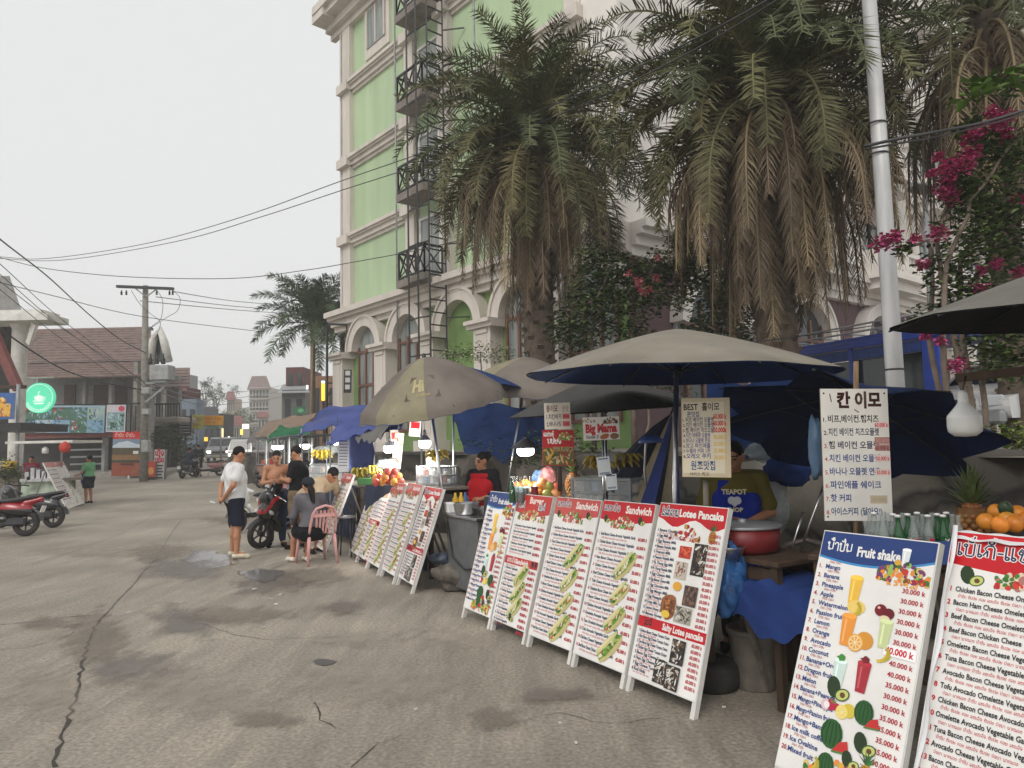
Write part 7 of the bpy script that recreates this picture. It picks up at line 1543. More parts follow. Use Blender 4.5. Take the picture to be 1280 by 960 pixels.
# far stalls of the row: canopy frames, counters, lit signs
for i, (x, Y, lab, cc) in enumerate(((368, 17.5, 'far food cart with a pink front under the green tarp', srgb(196, 120, 130)), (350, 21.5, 'farther food cart with a pale front under the brown tarp', srgb(190, 190, 190)), (336, 28, 'farthest food cart at the end of the row of stalls', srgb(150, 110, 90)), (384, 16, 'food cart with stacked goods left of the bread case', srgb(120, 126, 130)))):
    c = GP(x, Y); root = thing('food_cart', lab, 'cart', c, LRZ, 'food carts along the street'); b = MB(); b.box((0, 0, .55), (1.3, .6, .7), 0, None, cc, .015); b.build('cart_body', M('print'), root); b = MB(); b.box((0, 0, .92), (1.4, .7, .04)); b.build('worktop', M('steel'), root)
    for sx in (-1, 1):
        for sy in (-1, 1): b = MB(); b.box((sx * .62, sy * .27, 1.45), (.03, .03, 1.02)); b.build('post', M('grey_metal'), root); b = MB(); b.box((0, 0, 1.97), (1.4, .75, .04)); b.build('roof', M('grey_metal'), root); b = MB(); r = random.Random(i)
    for j in range(10): b.box((-.58 + j * .125, (r.random() - .5) * .3, .94 + .09), (.1, .12, .1 + .16 * r.random()), 0, None, r.choice([srgb(220, 200, 120), srgb(200, 70, 70), srgb(230, 230, 225), srgb(90, 140, 70), srgb(230, 150, 60)]), .01)
    b.build('goods', M('print'), root)
    for sx in (-1, 1): b = MB(); b.torus((sx * .5, -.2, .2), .16, .04, 16, 6, 0, Euler((0, PI / 2, 0)).to_matrix()); b.build('wheel', M('rubber'), root)
# ---------------------------------------------------------------- scooters
def scooter(label, loc, rz, c1, c2, lean=0., res=.014, steer=0., front='v', group='scooters', nm='scooter', detail=True):
    root = thing(nm, label, 'scooter', loc, group=group, rot=(0, lean, rz)); hy = .66
    def wheel(name, y, par=None, w=.055, st=0.):
        b = MB(); Mz = Euler((0, PI / 2, st)).to_matrix(); b.torus((0, y, .265), .205, w, 26, 10, 0, Mz); o = b.build(name, M('rubber'), root)
        b = MB(); b.torus((0, y, .265), .165, .018, 24, 6, 0, Mz); b.cyl((0, y, .265), .05, .1, 12, 0, Mz)
        for i in range(6): a = i * PI / 3; d = Mz @ Vector((math.cos(a), math.sin(a), 0)); b.bar(Vector((0, y, .265)) + d * .04, Vector((0, y, .265)) + d * .16, .03, .02)
        r_ = b.build('rim', M('dark_metal'), root); r_.parent = o; return o
    wheel('front_wheel', hy, w=.05, st=steer); wheel('rear_wheel', -.62, w=.06)
    b = MB(); Rs = Euler((0, 0, steer)).to_matrix()
    for sx in (-1, 1): b.tube([Vector((0, hy, 0)) + Rs @ Vector((sx * .075, 0, .265)), (sx * .07, .5, .66)], .022, 7)
    b.build('fork', M('dark_metal'), root)
    b = MB(); b.grid(12, 4, lambda u, v: Vector((0, hy, .265)) + Rs @ Vector(((v - .5) * .14, math.cos(u * 2.3 + .35) * .285, math.sin(u * 2.3 + .35) * .285 - .02 * abs(v - .5) * 4)), 0); b.build('front_fender', M('black_plastic'), root)
    def cf(V, c):
        c[:] = c2
        if front == 'v':
            vv = (V[:, 1] > .45) & (np.abs(np.abs(V[:, 0]) - (.06 + (V[:, 2] - .62) * .42)) < .026) & (V[:, 2] > .62) & (V[:, 2] < .9); c[vv] = c1
            ce = (V[:, 1] > .6) & (np.abs(V[:, 0]) < .035) & (V[:, 2] > .6) & (V[:, 2] < .68); c[ce] = c1; t = (V[:, 1] < -.15) & (V[:, 2] > .56); c[t] = c1
        else: c[:] = c1; lo_ = V[:, 2] < .38; c[lo_] = c2
        return c
    I = np.eye(3); Tl = np.array(Euler((-.35, 0, 0)).to_matrix())
    P = [('e', (0, .52, .74), (.20, .13, .27), Tl), ('e', (0, .60, .63), (.13, .15, .15), I), ((-.13, .44, .5), (-.12, .3, .36), .05, .05, .04), ((.13, .44, .5), (.12, .3, .36), .05, .05, .04), ((-.1, .32, .34), (-.11, -.25, .36), .075, .08, .04), ((.1, .32, .34), (.11, -.25, .36), .075, .08, .04), ('e', (0, -.38, .56), (.15, .4, .16), np.array(Euler((.18, 0, 0)).to_matrix())), ((0, -.6, .68), (0, -.88, .76), .09, .045, .04), ((-.14, .5, .86), (-.24, .42, .8), .05, .03, .04), ((.14, .5, .86), (.24, .42, .8), .05, .03, .04)]
    sdf_mesh('bodywork', P, res, M('paint'), root, c1, .03, (), cf)
    sdf_mesh('seat', [('e', (0, -.2, .73), (.13, .3, .055), I), ('e', (0, -.58, .78), (.12, .26, .05), np.array(Euler((-.12, 0, 0)).to_matrix()))], res, mat('seat_vinyl', (.018, .018, .02), .5), root, (1, 1, 1), .05)
    b = MB(); b.tube([(-.34, .33, .99), (-.2, .36, 1.0), (0, .4, .98), (.2, .36, 1.0), (.34, .33, .99)], .016, 7); b.build('handlebar', M('black_plastic'), root)
    if front == 'v':
        b = MB(); b.grid(10, 8, lambda u, v: Vector(((u - .5) * (.30 - .12 * v), .60 - .17 * v - .5 * (u - .5) ** 2, .80 + .36 * v - .02 * (u * 2 - 1) ** 2 * v)), 0); b.grid(10, 8, lambda u, v: Vector(((.5 - u) * (.30 - .12 * v), .595 - .17 * v - .5 * (u - .5) ** 2, .80 + .36 * v - .02 * (u * 2 - 1) ** 2 * v)), 0); b.build('windscreen', mat('smoke_screen', (.012, .012, .014), .12), root)
    for sx in (-1, 1):
        b = MB(); b.ball((sx * .115, .625, .64), (.075, .045, .035), 10, 6, 0, Euler((0, sx * .5, sx * -.3)).to_matrix()); b.build('headlight', mat('lamp_lens', (.55, .58, .6), .08, var=.05), root)
        b = MB(); b.tube([(sx * .24, .37, 1.0), (sx * .33, .38, 1.14)], .008, 5); b.ball((sx * .36, .38, 1.17), (.07, .018, .045), 10, 6); b.build('mirror', M('black_plastic'), root)
    b = MB(); b.ball((0, -.9, .72), (.06, .03, .03), 8, 5); b.build('tail_light', M('red_plastic'), root)
    b = MB(); b.box((0, -.93, .55), (.17, .01, .14), 0, (.3, 0, 0)); b.build('licence_plate', M('white_clean'), root)
    b = MB(); b.tube([(.15, -.15, .25), (.16, -.45, .26), (.17, -.85, .36)], [.03, .055, .05], 10); b.build('exhaust', M('grey_metal'), root)
    b = MB(); b.box((-.1, -.45, .3), (.1, .42, .16), 0, None, None, .03); b.tube([(-.06, -.05, .2), (-.2, -.02, .02)], .012, 6); b.build('engine_case', M('dark_metal'), root)
    b = MB(); b.grid(10, 4, lambda u, v: Vector(((v - .5) * .15, -.62 + math.cos(u * 1.7 + 1.3) * .31, .265 + math.sin(u * 1.7 + 1.3) * .31)), 0); b.build('rear_fender', M('black_plastic'), root)
    return root
RD = srgb(176, 18, 34); BKP = srgb(22, 22, 24)
q = GP(334, 12.25); scooter('red and black scooter facing the camera with its front wheel turned', (q.x + .05, 12.9, 0), R(180 - 16), RD, BKP, R(-7), .011, R(-20))
q = GP(330, 15.2); scooter('white scooter parked behind the red and black one', (q.x - .1, 15.3, 0), R(180 - 20), srgb(220, 220, 216), srgb(40, 40, 42), R(7), .016, 0, 'plain')
q = PZ(12, 672); scooter('red and black scooter at the left edge seen from the side', (q.x - .42, q.y + .1, 0), R(97), srgb(150, 16, 30), BKP, R(6), .014, 0, 'v')
q = PZ(22, 664); scooter('dark scooter parked just behind the red one at the left edge', (q.x - .2, q.y + .6, 0), R(86), srgb(40, 40, 44), BKP, R(6), .018, 0, 'plain')
q = GP(237, 36); mb1 = scooter('dark scooter seen from behind riding away on the street', (q.x, 36, gz(36)), R(-6), srgb(40, 40, 46), BKP, 0, .03, 0, 'plain')
q = GP(257, 37); scooter('pale red scooter beside the pedestrian on the far street', (q.x + .1, 37, gz(37)), R(120), srgb(170, 120, 120), BKP, R(5), .03, 0, 'plain')
J = stand(1.65, pel=(0, -.05, .80), waist=(0, .02, .95), chest=(0, .06, 1.13), neck=(0, .1, 1.3), head=(0, .14, 1.44), shL=(-.175, .07, 1.25), shR=(.175, .07, 1.25), elL=(-.26, .25, 1.08), elR=(.26, .25, 1.08), wrL=(-.3, .48, 1.02), wrR=(.3, .48, 1.02), hdL=(0, 1, 0), hdR=(0, 1, 0), hipL=(-.1, -.02, .78), hipR=(.1, -.02, .78), knL=(-.19, .36, .70), knR=(.19, .36, .70), anL=(-.17, .22, .36), anR=(.17, .22, .36), toL=(-.18, .38, .33), toR=(.18, .38, .33))
pW, pc = top_(J, 1.5, .03, .8); q = GP(237, 36)
person('rider in dark clothes seen from behind on the dark scooter down the street', (q.x, 35.85, gz(36)), R(-6), J, clothes=[('jacket', pW, pc, srgb(46, 52, 66)), ('trousers', legs_(J, 1.9, .025), [(v3(0, 0, .9), v3(0, 0, 1))], srgb(30, 34, 44))], shoes=srgb(30, 30, 30), res=.02)
J = stand(1.65); pW, pc = top_(J, 1.4, .03, .85)
person('pedestrian in black standing between the two far scooters', GP(248, 37.4), R(20), J, clothes=[('jacket', pW, pc, srgb(30, 34, 40)), ('shorts', legs_(J, .9, .03), [(v3(0, 0, 1.), v3(0, 0, 1))], srgb(34, 34, 40))], shoes=srgb(30, 30, 30), res=.02)
# ---------------------------------------------------------------- cars
def car(label, name, cat, loc, rz, L, Wd, prof, glass, col, wheels, grille=True, roofcol=None, roof_z=1.9, lights=False, group=None):
    """prof: side outline (y forward, z); glass: side window quads in the same plane"""
    root = thing(name, label, cat, loc, rz, group); b = MB(); n = len(prof); hw = Wd / 2
    def ins(z): return hw - .13 * max(0, (z - .95)) / .8 if z > .95 else hw - .05 * max(0, .45 - z)
    vs = [(-ins(z), y, z) for y, z in prof] + [(ins(z), y, z) for y, z in prof]
    b.add(vs, [tuple(range(n)), tuple(range(n, 2 * n))[::-1]], 0, False); b.add(vs, [(i, n + i, n + (i + 1) % n, (i + 1) % n) for i in range(n)], 0, True)
    o = b.build('body', mat('car_paint_' + name + str(int(col[0] * 1000)), col, .3, .2, var=.06, coat=.5, dirt=.25, dcol=tuple(c * .5 for c in col)), root)
    b_ = o.modifiers.new('b', 'BEVEL'); b_.width = .045; b_.segments = 2; b_.limit_method = 'ANGLE'; b_.angle_limit = R(20)
    for q in glass:
        for sx in (-1, 1):
            b = MB(); v = [(sx * (ins(z) + .006), y, z) for y, z in q]; b.add(v, [tuple(range(len(q)))], 0); b.build('side_window', M('dark_window'), root)
    (y0, z0), (y1, z1) = wheels['screen']; b = MB(); nx = Vector((0, z1 - z0, y0 - y1)).normalized() * .012
    v = [Vector((-ins(z0) + .1, y0, z0)), Vector((ins(z0) - .1, y0, z0)), Vector((ins(z1) - .08, y1, z1)), Vector((-ins(z1) + .08, y1, z1))]
    v = [v[0].lerp(v[3], .08), v[1].lerp(v[2], .08), v[1].lerp(v[2], .92), v[0].lerp(v[3], .92)]; b.add([p + nx for p in v], [(0, 1, 2, 3)]); b.build('windscreen', M('glass_dark'), root)
    fy = wheels['front']; 
    for sx in (-1, 1):
        b = MB(); b.box((sx * (hw - .25), fy + .01, wheels['lz']), (.34, .05, .17), 0, (0, 0, -sx * .12), None, .03); b.build('headlight', mat('lit_headlamp', (.9, .9, .85), .1, em=(1, .93, .8), ems=5.) if lights else M('lamp_lens'), root)
        b = MB(); b.box((sx * (hw + .1), wheels['screen'][0][0] - .15, wheels['screen'][0][1] + .12), (.1, .1, .2), 0, None, None, .03); b.bar((sx * (hw - .1), wheels['screen'][0][0] - .15, wheels['screen'][0][1] + .06), (sx * (hw + .08), wheels['screen'][0][0] - .15, wheels['screen'][0][1] + .1), .03, .03); b.build('mirror', M('black_plastic'), root)
        for wy in wheels['y']:
            b = MB(); Mz = Euler((0, PI / 2, 0)).to_matrix(); b.torus((sx * (hw - .1), wy, .31), .22, .09, 22, 8, 0, Mz); w_ = b.build('wheel', M('rubber'), root); b = MB(); b.cyl((sx * (hw - .06), wy, .31), .19, .08, 16, 0, Mz); r_ = b.build('rim', M('grey_metal'), root); r_.parent = w_
    b = MB(); b.box((0, fy + .015, wheels['lz'] - .02), (Wd - .95, .04, .14), 0, None, None, .02); b.build('grille', M('black_plastic'), root); b = MB(); b.box((0, fy + .03, .42), (Wd - .1, .14, .22), 0, None, None, .05); b.build('bumper', M('grey_metal'), root)
    b = MB(); b.box((0, fy + .11, .45), (.36, .015, .12)); b.build('licence_plate', mat('plate', (.6, .5, .2), .5), root)
    return root
VAN = [(2.4, .35), (2.45, .8), (2.3, 1.02), (1.7, 1.15), (.95, 1.85), (.6, 1.93), (-2.2, 1.93), (-2.4, 1.7), (-2.45, .4)]
q = GP(279, 58); car('silver van driving towards the camera on the left of the far street', 'van', 'van', (q.x, 58, gz(58)), R(180 + 14), 4.9, 1.95, VAN, [[(1.5, 1.15), (.85, 1.75), (.2, 1.75), (.2, 1.15)], [(.1, 1.15), (.1, 1.75), (-1, 1.75), (-1, 1.15)], [(-1.1, 1.15), (-1.1, 1.75), (-2.1, 1.75), (-2.2, 1.15)]], (.22, .22, .23), dict(screen=((1.66, 1.18), (.95, 1.86)), front=2.42, lz=.78, y=(1.5, -1.5)), lights=True)
MINI = [(1.75, .35), (1.8, .75), (1.72, 1.0), (1.35, 1.7), (1.2, 1.78), (-1.7, 1.8), (-1.85, 1.6), (-1.9, .4)]
q = GP(308, 50); mv = car('white minivan with lit headlights driving down the far street', 'minivan', 'van', (q.x, 50, gz(50)), R(180 + 6), 3.7, 1.62, MINI, [[(1.45, 1.05), (1.25, 1.6), (.5, 1.6), (.5, 1.05)], [(.4, 1.05), (.4, 1.6), (-1.6, 1.6), (-1.7, 1.05)]], (.62, .62, .60), dict(screen=((1.71, 1.03), (1.36, 1.70)), front=1.78, lz=.74, y=(1.2, -1.2)), lights=True)
b = MB(); b.box((0, -.3, 1.86), (1.5, 2.6, .09), 0, None, None, .03); b.build('roof_cover', M('grey_metal'), mv)
SED = [(2.1, .4), (2.15, .7), (1.1, .92), (.4, 1.38), (-.9, 1.42), (-1.6, 1.0), (-2.15, .95), (-2.2, .45)]
q = PY(1268, 520, 11.5); car('white car parked on the terrace behind the shrubs at the right edge', 'parked_car', 'car', (q.x + .6, 11.9, TZ), R(115), 4.3, 1.75, SED, [[(.9, .95), (.4, 1.3), (-.3, 1.33), (-.3, .95)], [(-.4, .95), (-.4, 1.33), (-.9, 1.33), (-1.4, .98)]], (.66, .66, .65), dict(screen=((1.05, .95), (.42, 1.37)), front=2.12, lz=.66, y=(1.35, -1.35)))
# blue passenger truck on the terrace: roof, rack, side posts, rolled curtains
e0, e1 = PZ(985, 440, 3.35), PZ(1172, 409, 3.35); d = (e1 - e0); L_ = d.length; d.normalize(); nb = Vector((-d.y, d.x, 0))
sg = thing('passenger_truck', 'blue roofed passenger truck with a roof rack parked behind the navy umbrella', 'truck', (e0.x, e0.y, TZ)); Rm = Matrix((d, nb, Vector((0, 0, 1)))).transposed()
mat('truck_blue', (.02, .055, .33), .4, dirt=.2, dcol=(.05, .07, .2)); X_ = lambda a, b_, z: e0 + d * a + nb * b_ + Vector((0, 0, z - e0.z))
def tb(nm, ps, m):
    b = MB()
    for (a0, a1, b0, b1, z0, z1) in ps: b.box(X_((a0 + a1) / 2, (b0 + b1) / 2, (z0 + z1) / 2), (a1 - a0, b1 - b0, z1 - z0), 0, Rm, None, .01)
    b.build(nm, m, sg, True)
tb('roof', [(-.05, L_ + .05, -.03, 1.8, 3.22, 3.34), (.0, L_, .05, 1.7, 3.34, 3.42)], M('truck_blue'))
for q_ in ((L_ - .30, L_, 0, .12, 2.0, 3.22), (0, .1, 0, .1, 2.0, 3.22), (L_ * .45, L_ * .45 + .07, 0, .08, 2.0, 3.22)): tb('side_post', [q_], M('truck_blue'))
tb('curtain', [(.1, L_ - .3, .02, .06, 3.02, 3.2)], mat('truck_curtain', (.02, .05, .2), .6, var=.5, stretch=(8, 8, 1)))
tb('window', [(.1, L_ - .3, .14, .16, 2.3, 3.02)], M('glass_dark')); tb('side_panel', [(0, L_, 0, .08, 1.95, 2.35)], M('truck_blue')); tb('bed', [(-.1, L_ + .1, .09, 1.7, 1.88, 2.0)], M('dark_metal')); tb('bench', [(.1, L_ - .3, 1.2, 1.55, 2.0, 2.5)], M('white_paint'))
b = MB()
for z in (3.52, 3.64):
    b.tube([X_(-.05, .1, z), X_(L_, .1, z)], .018, 6); b.tube([X_(-.05, 1.6, z), X_(L_, 1.6, z)], .018, 6)
for i in range(6): a = L_ * i / 5; b.tube([X_(a, .1, 3.42), X_(a, .1, 3.64)], .014, 6); b.tube([X_(a, .1, 3.52), X_(a, 1.6, 3.52)], .012, 6)
b.build('roof_rack', mat('rack_grey', (.45, .45, .44), .4, .4), sg, True)
for a in (.6, L_ - .7): b = MB(); b.torus(X_(a, .12, TZ + .36), .25, .11, 20, 8, 0, Rm @ Euler((PI / 2, 0, 0)).to_matrix()); b.build('wheel', M('rubber'), sg, True)
# ---------------------------------------------------------------- poles, lamps, wires on the right
b = MB(); b.tube([(PY(1122, 520, 9).x, 9, TZ), PY(1118, 463, 9), PY(1104, 240, 9), PY(1085, -20, 9)], [.11, .108, .1, .088], 16); wp = thing('steel_pole', 'leaning white steel pole before the passenger truck', 'pole', (PY(1122, 520, 9).x, 9, TZ)); b.build('shaft', mat('pole_paint', (.52, .52, .52), .45, .1, dirt=.35, dcol=(.25, .22, .19), scale=2, stretch=(3, 3, .6)), wp, True)
for y in (155, 193, 462):
    b = MB(); c = PY(1118 - 33 * (463 - y) / 463, y, 9); b.lathe([(.108, -.012), (.114, -.01), (.114, .01), (.108, .012)], 16, c); b.build('strap', M('dark_metal'), wp, True)
lp = thing('lamp_post', 'slim lamp post with a flat square head behind the white pole', 'street lamp', (PY(1160, 400, 16).x, 16, TZ)); b = MB(); b.tube([(PY(1160, 400, 16).x, 16, TZ), PY(1156, 240, 16)], .06, 8); b.build('post', M('grey_metal'), lp, True)
b = MB(); b.box(PY(1158, 237, 16), (.75, .5, .07), 0, (0, .12, .3), None, .02); b.build('lamp_head', M('grey_metal'), lp, True)
lp = thing('lamp_post', 'black lamp post with a square arm beside the green hotel corner', 'street lamp', GP(408, 29)); b = MB(); b.tube([GP(408, 29), PY(409, 405, 29)], .055, 8); b.bar(PY(409, 405, 29), PY(433, 406, 29), .08, .08); b.bar(PY(433, 404, 29), PY(434, 432, 29), .06, .06); b.build('post', M('black_metal'), lp, True)
b = MB(); b.tube([GP(387, 36), PY(391, 415, 36)], .06, 8); b.solo('wooden_pole', M('wood'), 'thin wooden pole in front of the coconut palm', 'pole')
def wire(label, pts, r_=.012, grp='overhead cables', nm='power_cable'):
    P = [PY(*p) for p in pts]; out = []
    for i in range(len(P) - 1):
        a, b_, c, d_ = P[max(i - 1, 0)], P[i], P[i + 1], P[min(i + 2, len(P) - 1)]
        for k in range(8):
            t = k / 8; out.append(.5 * ((2 * b_) + (c - a) * t + (2 * a - 5 * b_ + 4 * c - d_) * t * t + (3 * b_ - a - 3 * c + d_) * t ** 3))
    out.append(P[-1]); b = MB(); b.tube(out, r_, 5); b.solo(nm, M('black_plastic'), label, 'cable', grp)
wire('upper of the two cables rising across the green wall to the top right', [(-60, 316, 30), (0, 321, 29), (60, 323, 27), (180, 305, 24), (300, 272, 21), (430, 225, 18), (560, 180, 15), (700, 128, 12), (850, 58, 9), (960, 0, 7.6), (1010, -30, 7)], .012)
wire('lower of the two cables rising across the green wall to the top right', [(-60, 317, 30), (0, 323, 29), (80, 325, 27), (220, 302, 23), (330, 270, 20.5), (430, 237, 18), (560, 195, 15), (700, 143, 12), (850, 72, 9), (985, -8, 7.4), (1020, -30, 7)], .012)
wire('thin sagging cable that ends on the green wall', [(-60, 308, 30), (0, 322, 29), (60, 336, 28), (160, 346, 27), (290, 348, 26), (380, 338, 25), (440, 328, 24), (520, 313, 22.5), (640, 285, 20)], .014)
wire('cable sloping down behind the crossarm pole to the coconut palm', [(-40, 343, 24), (60, 368, 26), (180, 396, 30), (330, 415, 36)], .014)
wire('thick cable sloping steeply from the top left to the crossarm pole', [(-60, 245, 14), (0, 299, 18), (60, 346, 23), (110, 392, 28), (150, 424, 31), (182, 441, 34)], .022)
for i, y0 in enumerate((330, 343, 362, 352)): wire(('first', 'second', 'third', 'lowest')[i] + ' of the four parallel cables slanting past the tiled roof', [(-40, y0 - 30, 17), (0, y0, 19), (60, y0 + 55 - i * 3, 24), (110, y0 + 95 - i * 5, 28), (182, y0 + 150 - i * 8, 34)], .012)
wire('thick black bundle drooping from the left column past the round sign', [(-20, 395, 25), (30, 432, 26), (80, 462, 29), (130, 478, 32), (181, 488, 34)], .03)
for i, (y0, y1) in enumerate(((364, 382), (371, 388), (376, 392))): wire(('top', 'middle', 'bottom')[i] + ' cable running right from the crossarm', [(215 - 20 * i, y0, 34), (290, (y0 + y1) / 2 + 3, 42), (362, y1, 52)], .02)
for i, y in enumerate((505, 512, 498)): wire(('middle', 'low', 'high')[i] + ' far cable crossing above the far street', [(190, y - 25, 36), (260, y - 6, 60), (330, y - 12, 90), (380, y - 22, 110)], .03)
wire('black cable crossing the bougainvillea', [(1080, 183, 5.6), (1130, 172, 5.8), (1165, 166, 6), (1230, 153, 6.3), (1300, 132, 6.6)], .014); wire('second black cable just below the one crossing the bougainvillea', [(1080, 187, 5.6), (1130, 178, 5.8), (1165, 172, 6), (1230, 157, 6.3), (1300, 136, 6.6)], .009)
wire('thin pale line strung before the white front of the hotel', [(940, 428, 9.5), (1060, 412, 9.5), (1180, 392, 9.4), (1300, 372, 9.2)], .007)
# ---------------------------------------------------------------- left side of the street
def X(x, Y): return PY(x, 560, Y).x
def Zp(x, y, Y): return PY(x, y, Y).z
def pbox(b, x0, x1, y0, y1, Y, dep, m=0, col=None, bev=0.):
    """box whose front face at depth Y covers the pixel rectangle"""
    xa, xb = X(x0, Y), X(x1, Y); za, zb = Zp((x0 + x1) / 2, y1, Y), Zp((x0 + x1) / 2, y0, Y); b.box(((xa + xb) / 2, Y + dep / 2, (za + zb) / 2), (xb - xa, dep, zb - za), m, None, col, bev)
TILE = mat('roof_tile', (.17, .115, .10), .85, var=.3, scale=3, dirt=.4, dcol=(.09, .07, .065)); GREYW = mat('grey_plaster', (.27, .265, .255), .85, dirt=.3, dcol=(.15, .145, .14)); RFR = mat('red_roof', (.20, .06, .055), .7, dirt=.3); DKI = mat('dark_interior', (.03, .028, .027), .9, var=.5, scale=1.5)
def tile_roof(name, par, x0, x1, y0, Y0, y1, Y1, rows=12, m=None, th=.1, hip=0.):
    b = MB()
    for i in range(rows):
        t0, t1 = i / rows, (i + 1.12) / rows
        P = []
        for t in (t0, t1):
            Y = Y0 + (Y1 - Y0) * t; z = Zp((x0 + x1) / 2, y0, Y0) * (1 - t) + Zp((x0 + x1) / 2, y1, Y1) * t; P.append((Y, z))
        (Ya, za), (Yb, zb) = P; xa, xb, xc, xd = X(x0, Ya), X(x1, Ya), X(x0, Yb), X(x1, Yb); hw = hip * (xb - xa); xa += hw * (1 - t0); xb -= hw * (1 - t0); xc += hw * (1 - min(t1, 1)); xd -= hw * (1 - min(t1, 1)); b.add([(xa, Ya, za), (xb, Ya, za), (xd, Yb, zb + th * .6), (xc, Yb, zb + th * .6), (xc, Yb, zb - th * .2), (xd, Yb, zb - th * .2)], [(0, 3, 2, 1), (3, 4, 5, 2)])
    return b.build(name, m or TILE, par)
def grp(name, label, cat, x, Y, group=None):
    r = thing(name, label, cat, (X(x, Y), Y, gz(Y)), group=group); return r
def pt(root, name, boxes, m, par=None, label=None):
    b = MB()
    for q in boxes: pbox(b, *q)
    o = b.build(name, m, root, True)
    if label: o['label'] = label
    if par: o.parent = par
    return o
class _Off:
    pass
def fixroof(o, root):
    I = MW[root].inverted(); me = o.data
    for v in me.vertices: v.co = I @ v.co
h = grp('house', 'long two storey house with a brown tiled roof and photo banners on its balcony', 'house', 120, 41)
fixroof(tile_roof('roof', h, 30, 186, 410, 45.5, 451, 40.5, 13), h); fixroof(tile_roof('lower_roof', h, 24, 192, 452, 40.8, 471, 38.6, 7), h)
pt(h, 'upper_wall', [(24, 186, 466, 540, 41, .6)], GREYW); pt(h, 'rear_roof', [(30, 186, 411, 414, 45.6, .3)], TILE)
for (x0, x1) in ((78, 92), (115, 134), (142, 157)): o = pt(h, 'door', [(x0, x1, 481, 512, 40.93, .06)], mat('brown_door', (.09, .05, .035), .6))
pt(h, 'column', [(101, 105, 468, 540, 39.6, .25)], GREYW); pt(h, 'column', [(134, 138, 468, 540, 39.6, .25)], GREYW); pt(h, 'column', [(165, 170, 452, 540, 38.8, .3)], M('concrete'))
pt(h, 'balcony', [(22, 174, 540, 547, 38.4, .9)], RFR)
pt(h, 'railing', [(22, 175, 505, 507, 38.5, .05)] + [(24 + 6 * i, 25 + 6 * i, 507, 540, 38.5, .05) for i in range(26)], M('black_metal'))
pt(h, 'ground_floor_wall', [(22, 140, 547, 604, 42.5, 1.5)], DKI); pt(h, 'shelf', [(88, 128, 552 + 9 * i, 554 + 9 * i, 41.6, .4) for i in range(5)], M('grey_metal')); pt(h, 'pillar', [(127, 131, 547, 600, 39.2, .35)], GREYW)
pt(h, 'gable', [(186, 192, 418, 452, 39.4, .2)], M('white_paint'))
b = MB(); zt = Zp(200, 412, 39.2); zb = Zp(200, 452, 39.2)
for sx in (0, 1):
    pts_ = [(X(186, 39.2), Zp(186, 452, 39.2)), (X(189, 39.2), Zp(189, 425, 39.2)), (X(197, 39.2), zt), (X(203, 39.2), Zp(203, 428, 39.2)), (X(209, 39.2), Zp(209, 452, 39.2))]
b.tube([(x, 39.2, z) for x, z in pts_], .22, 6); b.build('dormer_trim', M('white_paint'), h, True); b = MB(); b.prism([(x, -z) for x, z in pts_], .1, Matrix.Translation((0, 39.4, 0)) @ Matrix(((1, 0, 0, 0), (0, 0, 1, 0), (0, -1, 0, 0), (0, 0, 0, 1)))); b.build('dormer', M('dark_window'), h, True)
def photo_art(seed, pal, n=60): return lambda p, w, h_: pic_photo(p, 0, 0, w, h_, pal, seed, n)
def psign(name, label, cat, x0, x1, y0, y1, Y, art, pm='print', post=None, th=.04, group=None): return sign(name, label, cat, (x0, y0), (x1, y0), (x0, y1), Y, art, post, th, group, None, pm, 'grey_metal')
BL_ = [srgb(120, 160, 190), srgb(70, 110, 90), srgb(170, 190, 205), srgb(50, 80, 90), srgb(150, 170, 160), srgb(90, 120, 140)]
def art_ban(p, w, h_):
    k = 0
    for i in range(5):
        for j in range(2):
            pal = random.Random(i * 7 + j).sample(BL_, 4) + ([srgb(180, 50, 50)] if (i, j) in ((2, 1), (3, 0)) else []); pic_photo(p, w * i / 5, h_ * (j * .48), w * (i + 1) / 5, h_ * (j * .48 + .48), pal, i * 3 + j, 26)
    p.rect(0, h_ * .93, w, h_, srgb(150, 175, 190)); p.rect(0, h_ * .82, w * .2, h_ * .93, srgb(190, 60, 80)); p.lay += 1
psign('photo_banner', 'long balcony banner of landscape and boat photos on the tiled house', 'banner', 22, 131, 507, 541, 38.2, art_ban)
psign('photo_banner', 'narrower pale balcony banner with a waterfall photo beside the long one', 'banner', 132, 156, 506, 540, 38.15, lambda p, w, h_: (p.rect(0, 0, w, h_, srgb(196, 190, 196)), setattr(p, 'lay', 1), pic_photo(p, w * .05, h_ * .05, w * .95, h_ * .72, [srgb(120, 150, 160), srgb(60, 100, 70), srgb(160, 190, 190), srgb(40, 70, 60)], 5), p.ell(w * .78, h_ * .86, w * .16, h_ * .1, srgb(196, 50, 80))))
def art_mount(p, w, h_):
    p.rect(0, 0, w, h_, srgb(150, 74, 50)); p.lay += 1; p.rect(0, h_ * .84, w, h_, srgb(200, 30, 32)); p.rect(0, h_ * .68, w, h_ * .84, srgb(120, 140, 160)); p.lay += 1
    p.poly([(0, h_ * .62), (0, h_ * .68), (w * .2, h_ * .76), (w * .5, h_ * .8), (w * .75, h_ * .74), (w, h_ * .7), (w, h_ * .62)], srgb(200, 210, 220)); p.lay += 1; p.rect(0, h_ * .48, w, h_ * .64, srgb(84, 74, 52)); p.rect(0, h_ * .3, w, h_ * .36, srgb(56, 60, 44)); p.rect(0, h_ * .36, w, h_ * .48, srgb(136, 100, 66)); p.rect(w * .3, h_ * .24, w * .75, h_ * .29, srgb(90, 40, 34)); p.lay += 1
    p.rect(w * .7, h_ * .5, w * .88, h_ * .57, srgb(220, 220, 215)); p.lay += 1; sub_lao(p, w * .06, h_ * .89, h_ * .06, w * .9, 2, srgb(240, 210, 200))
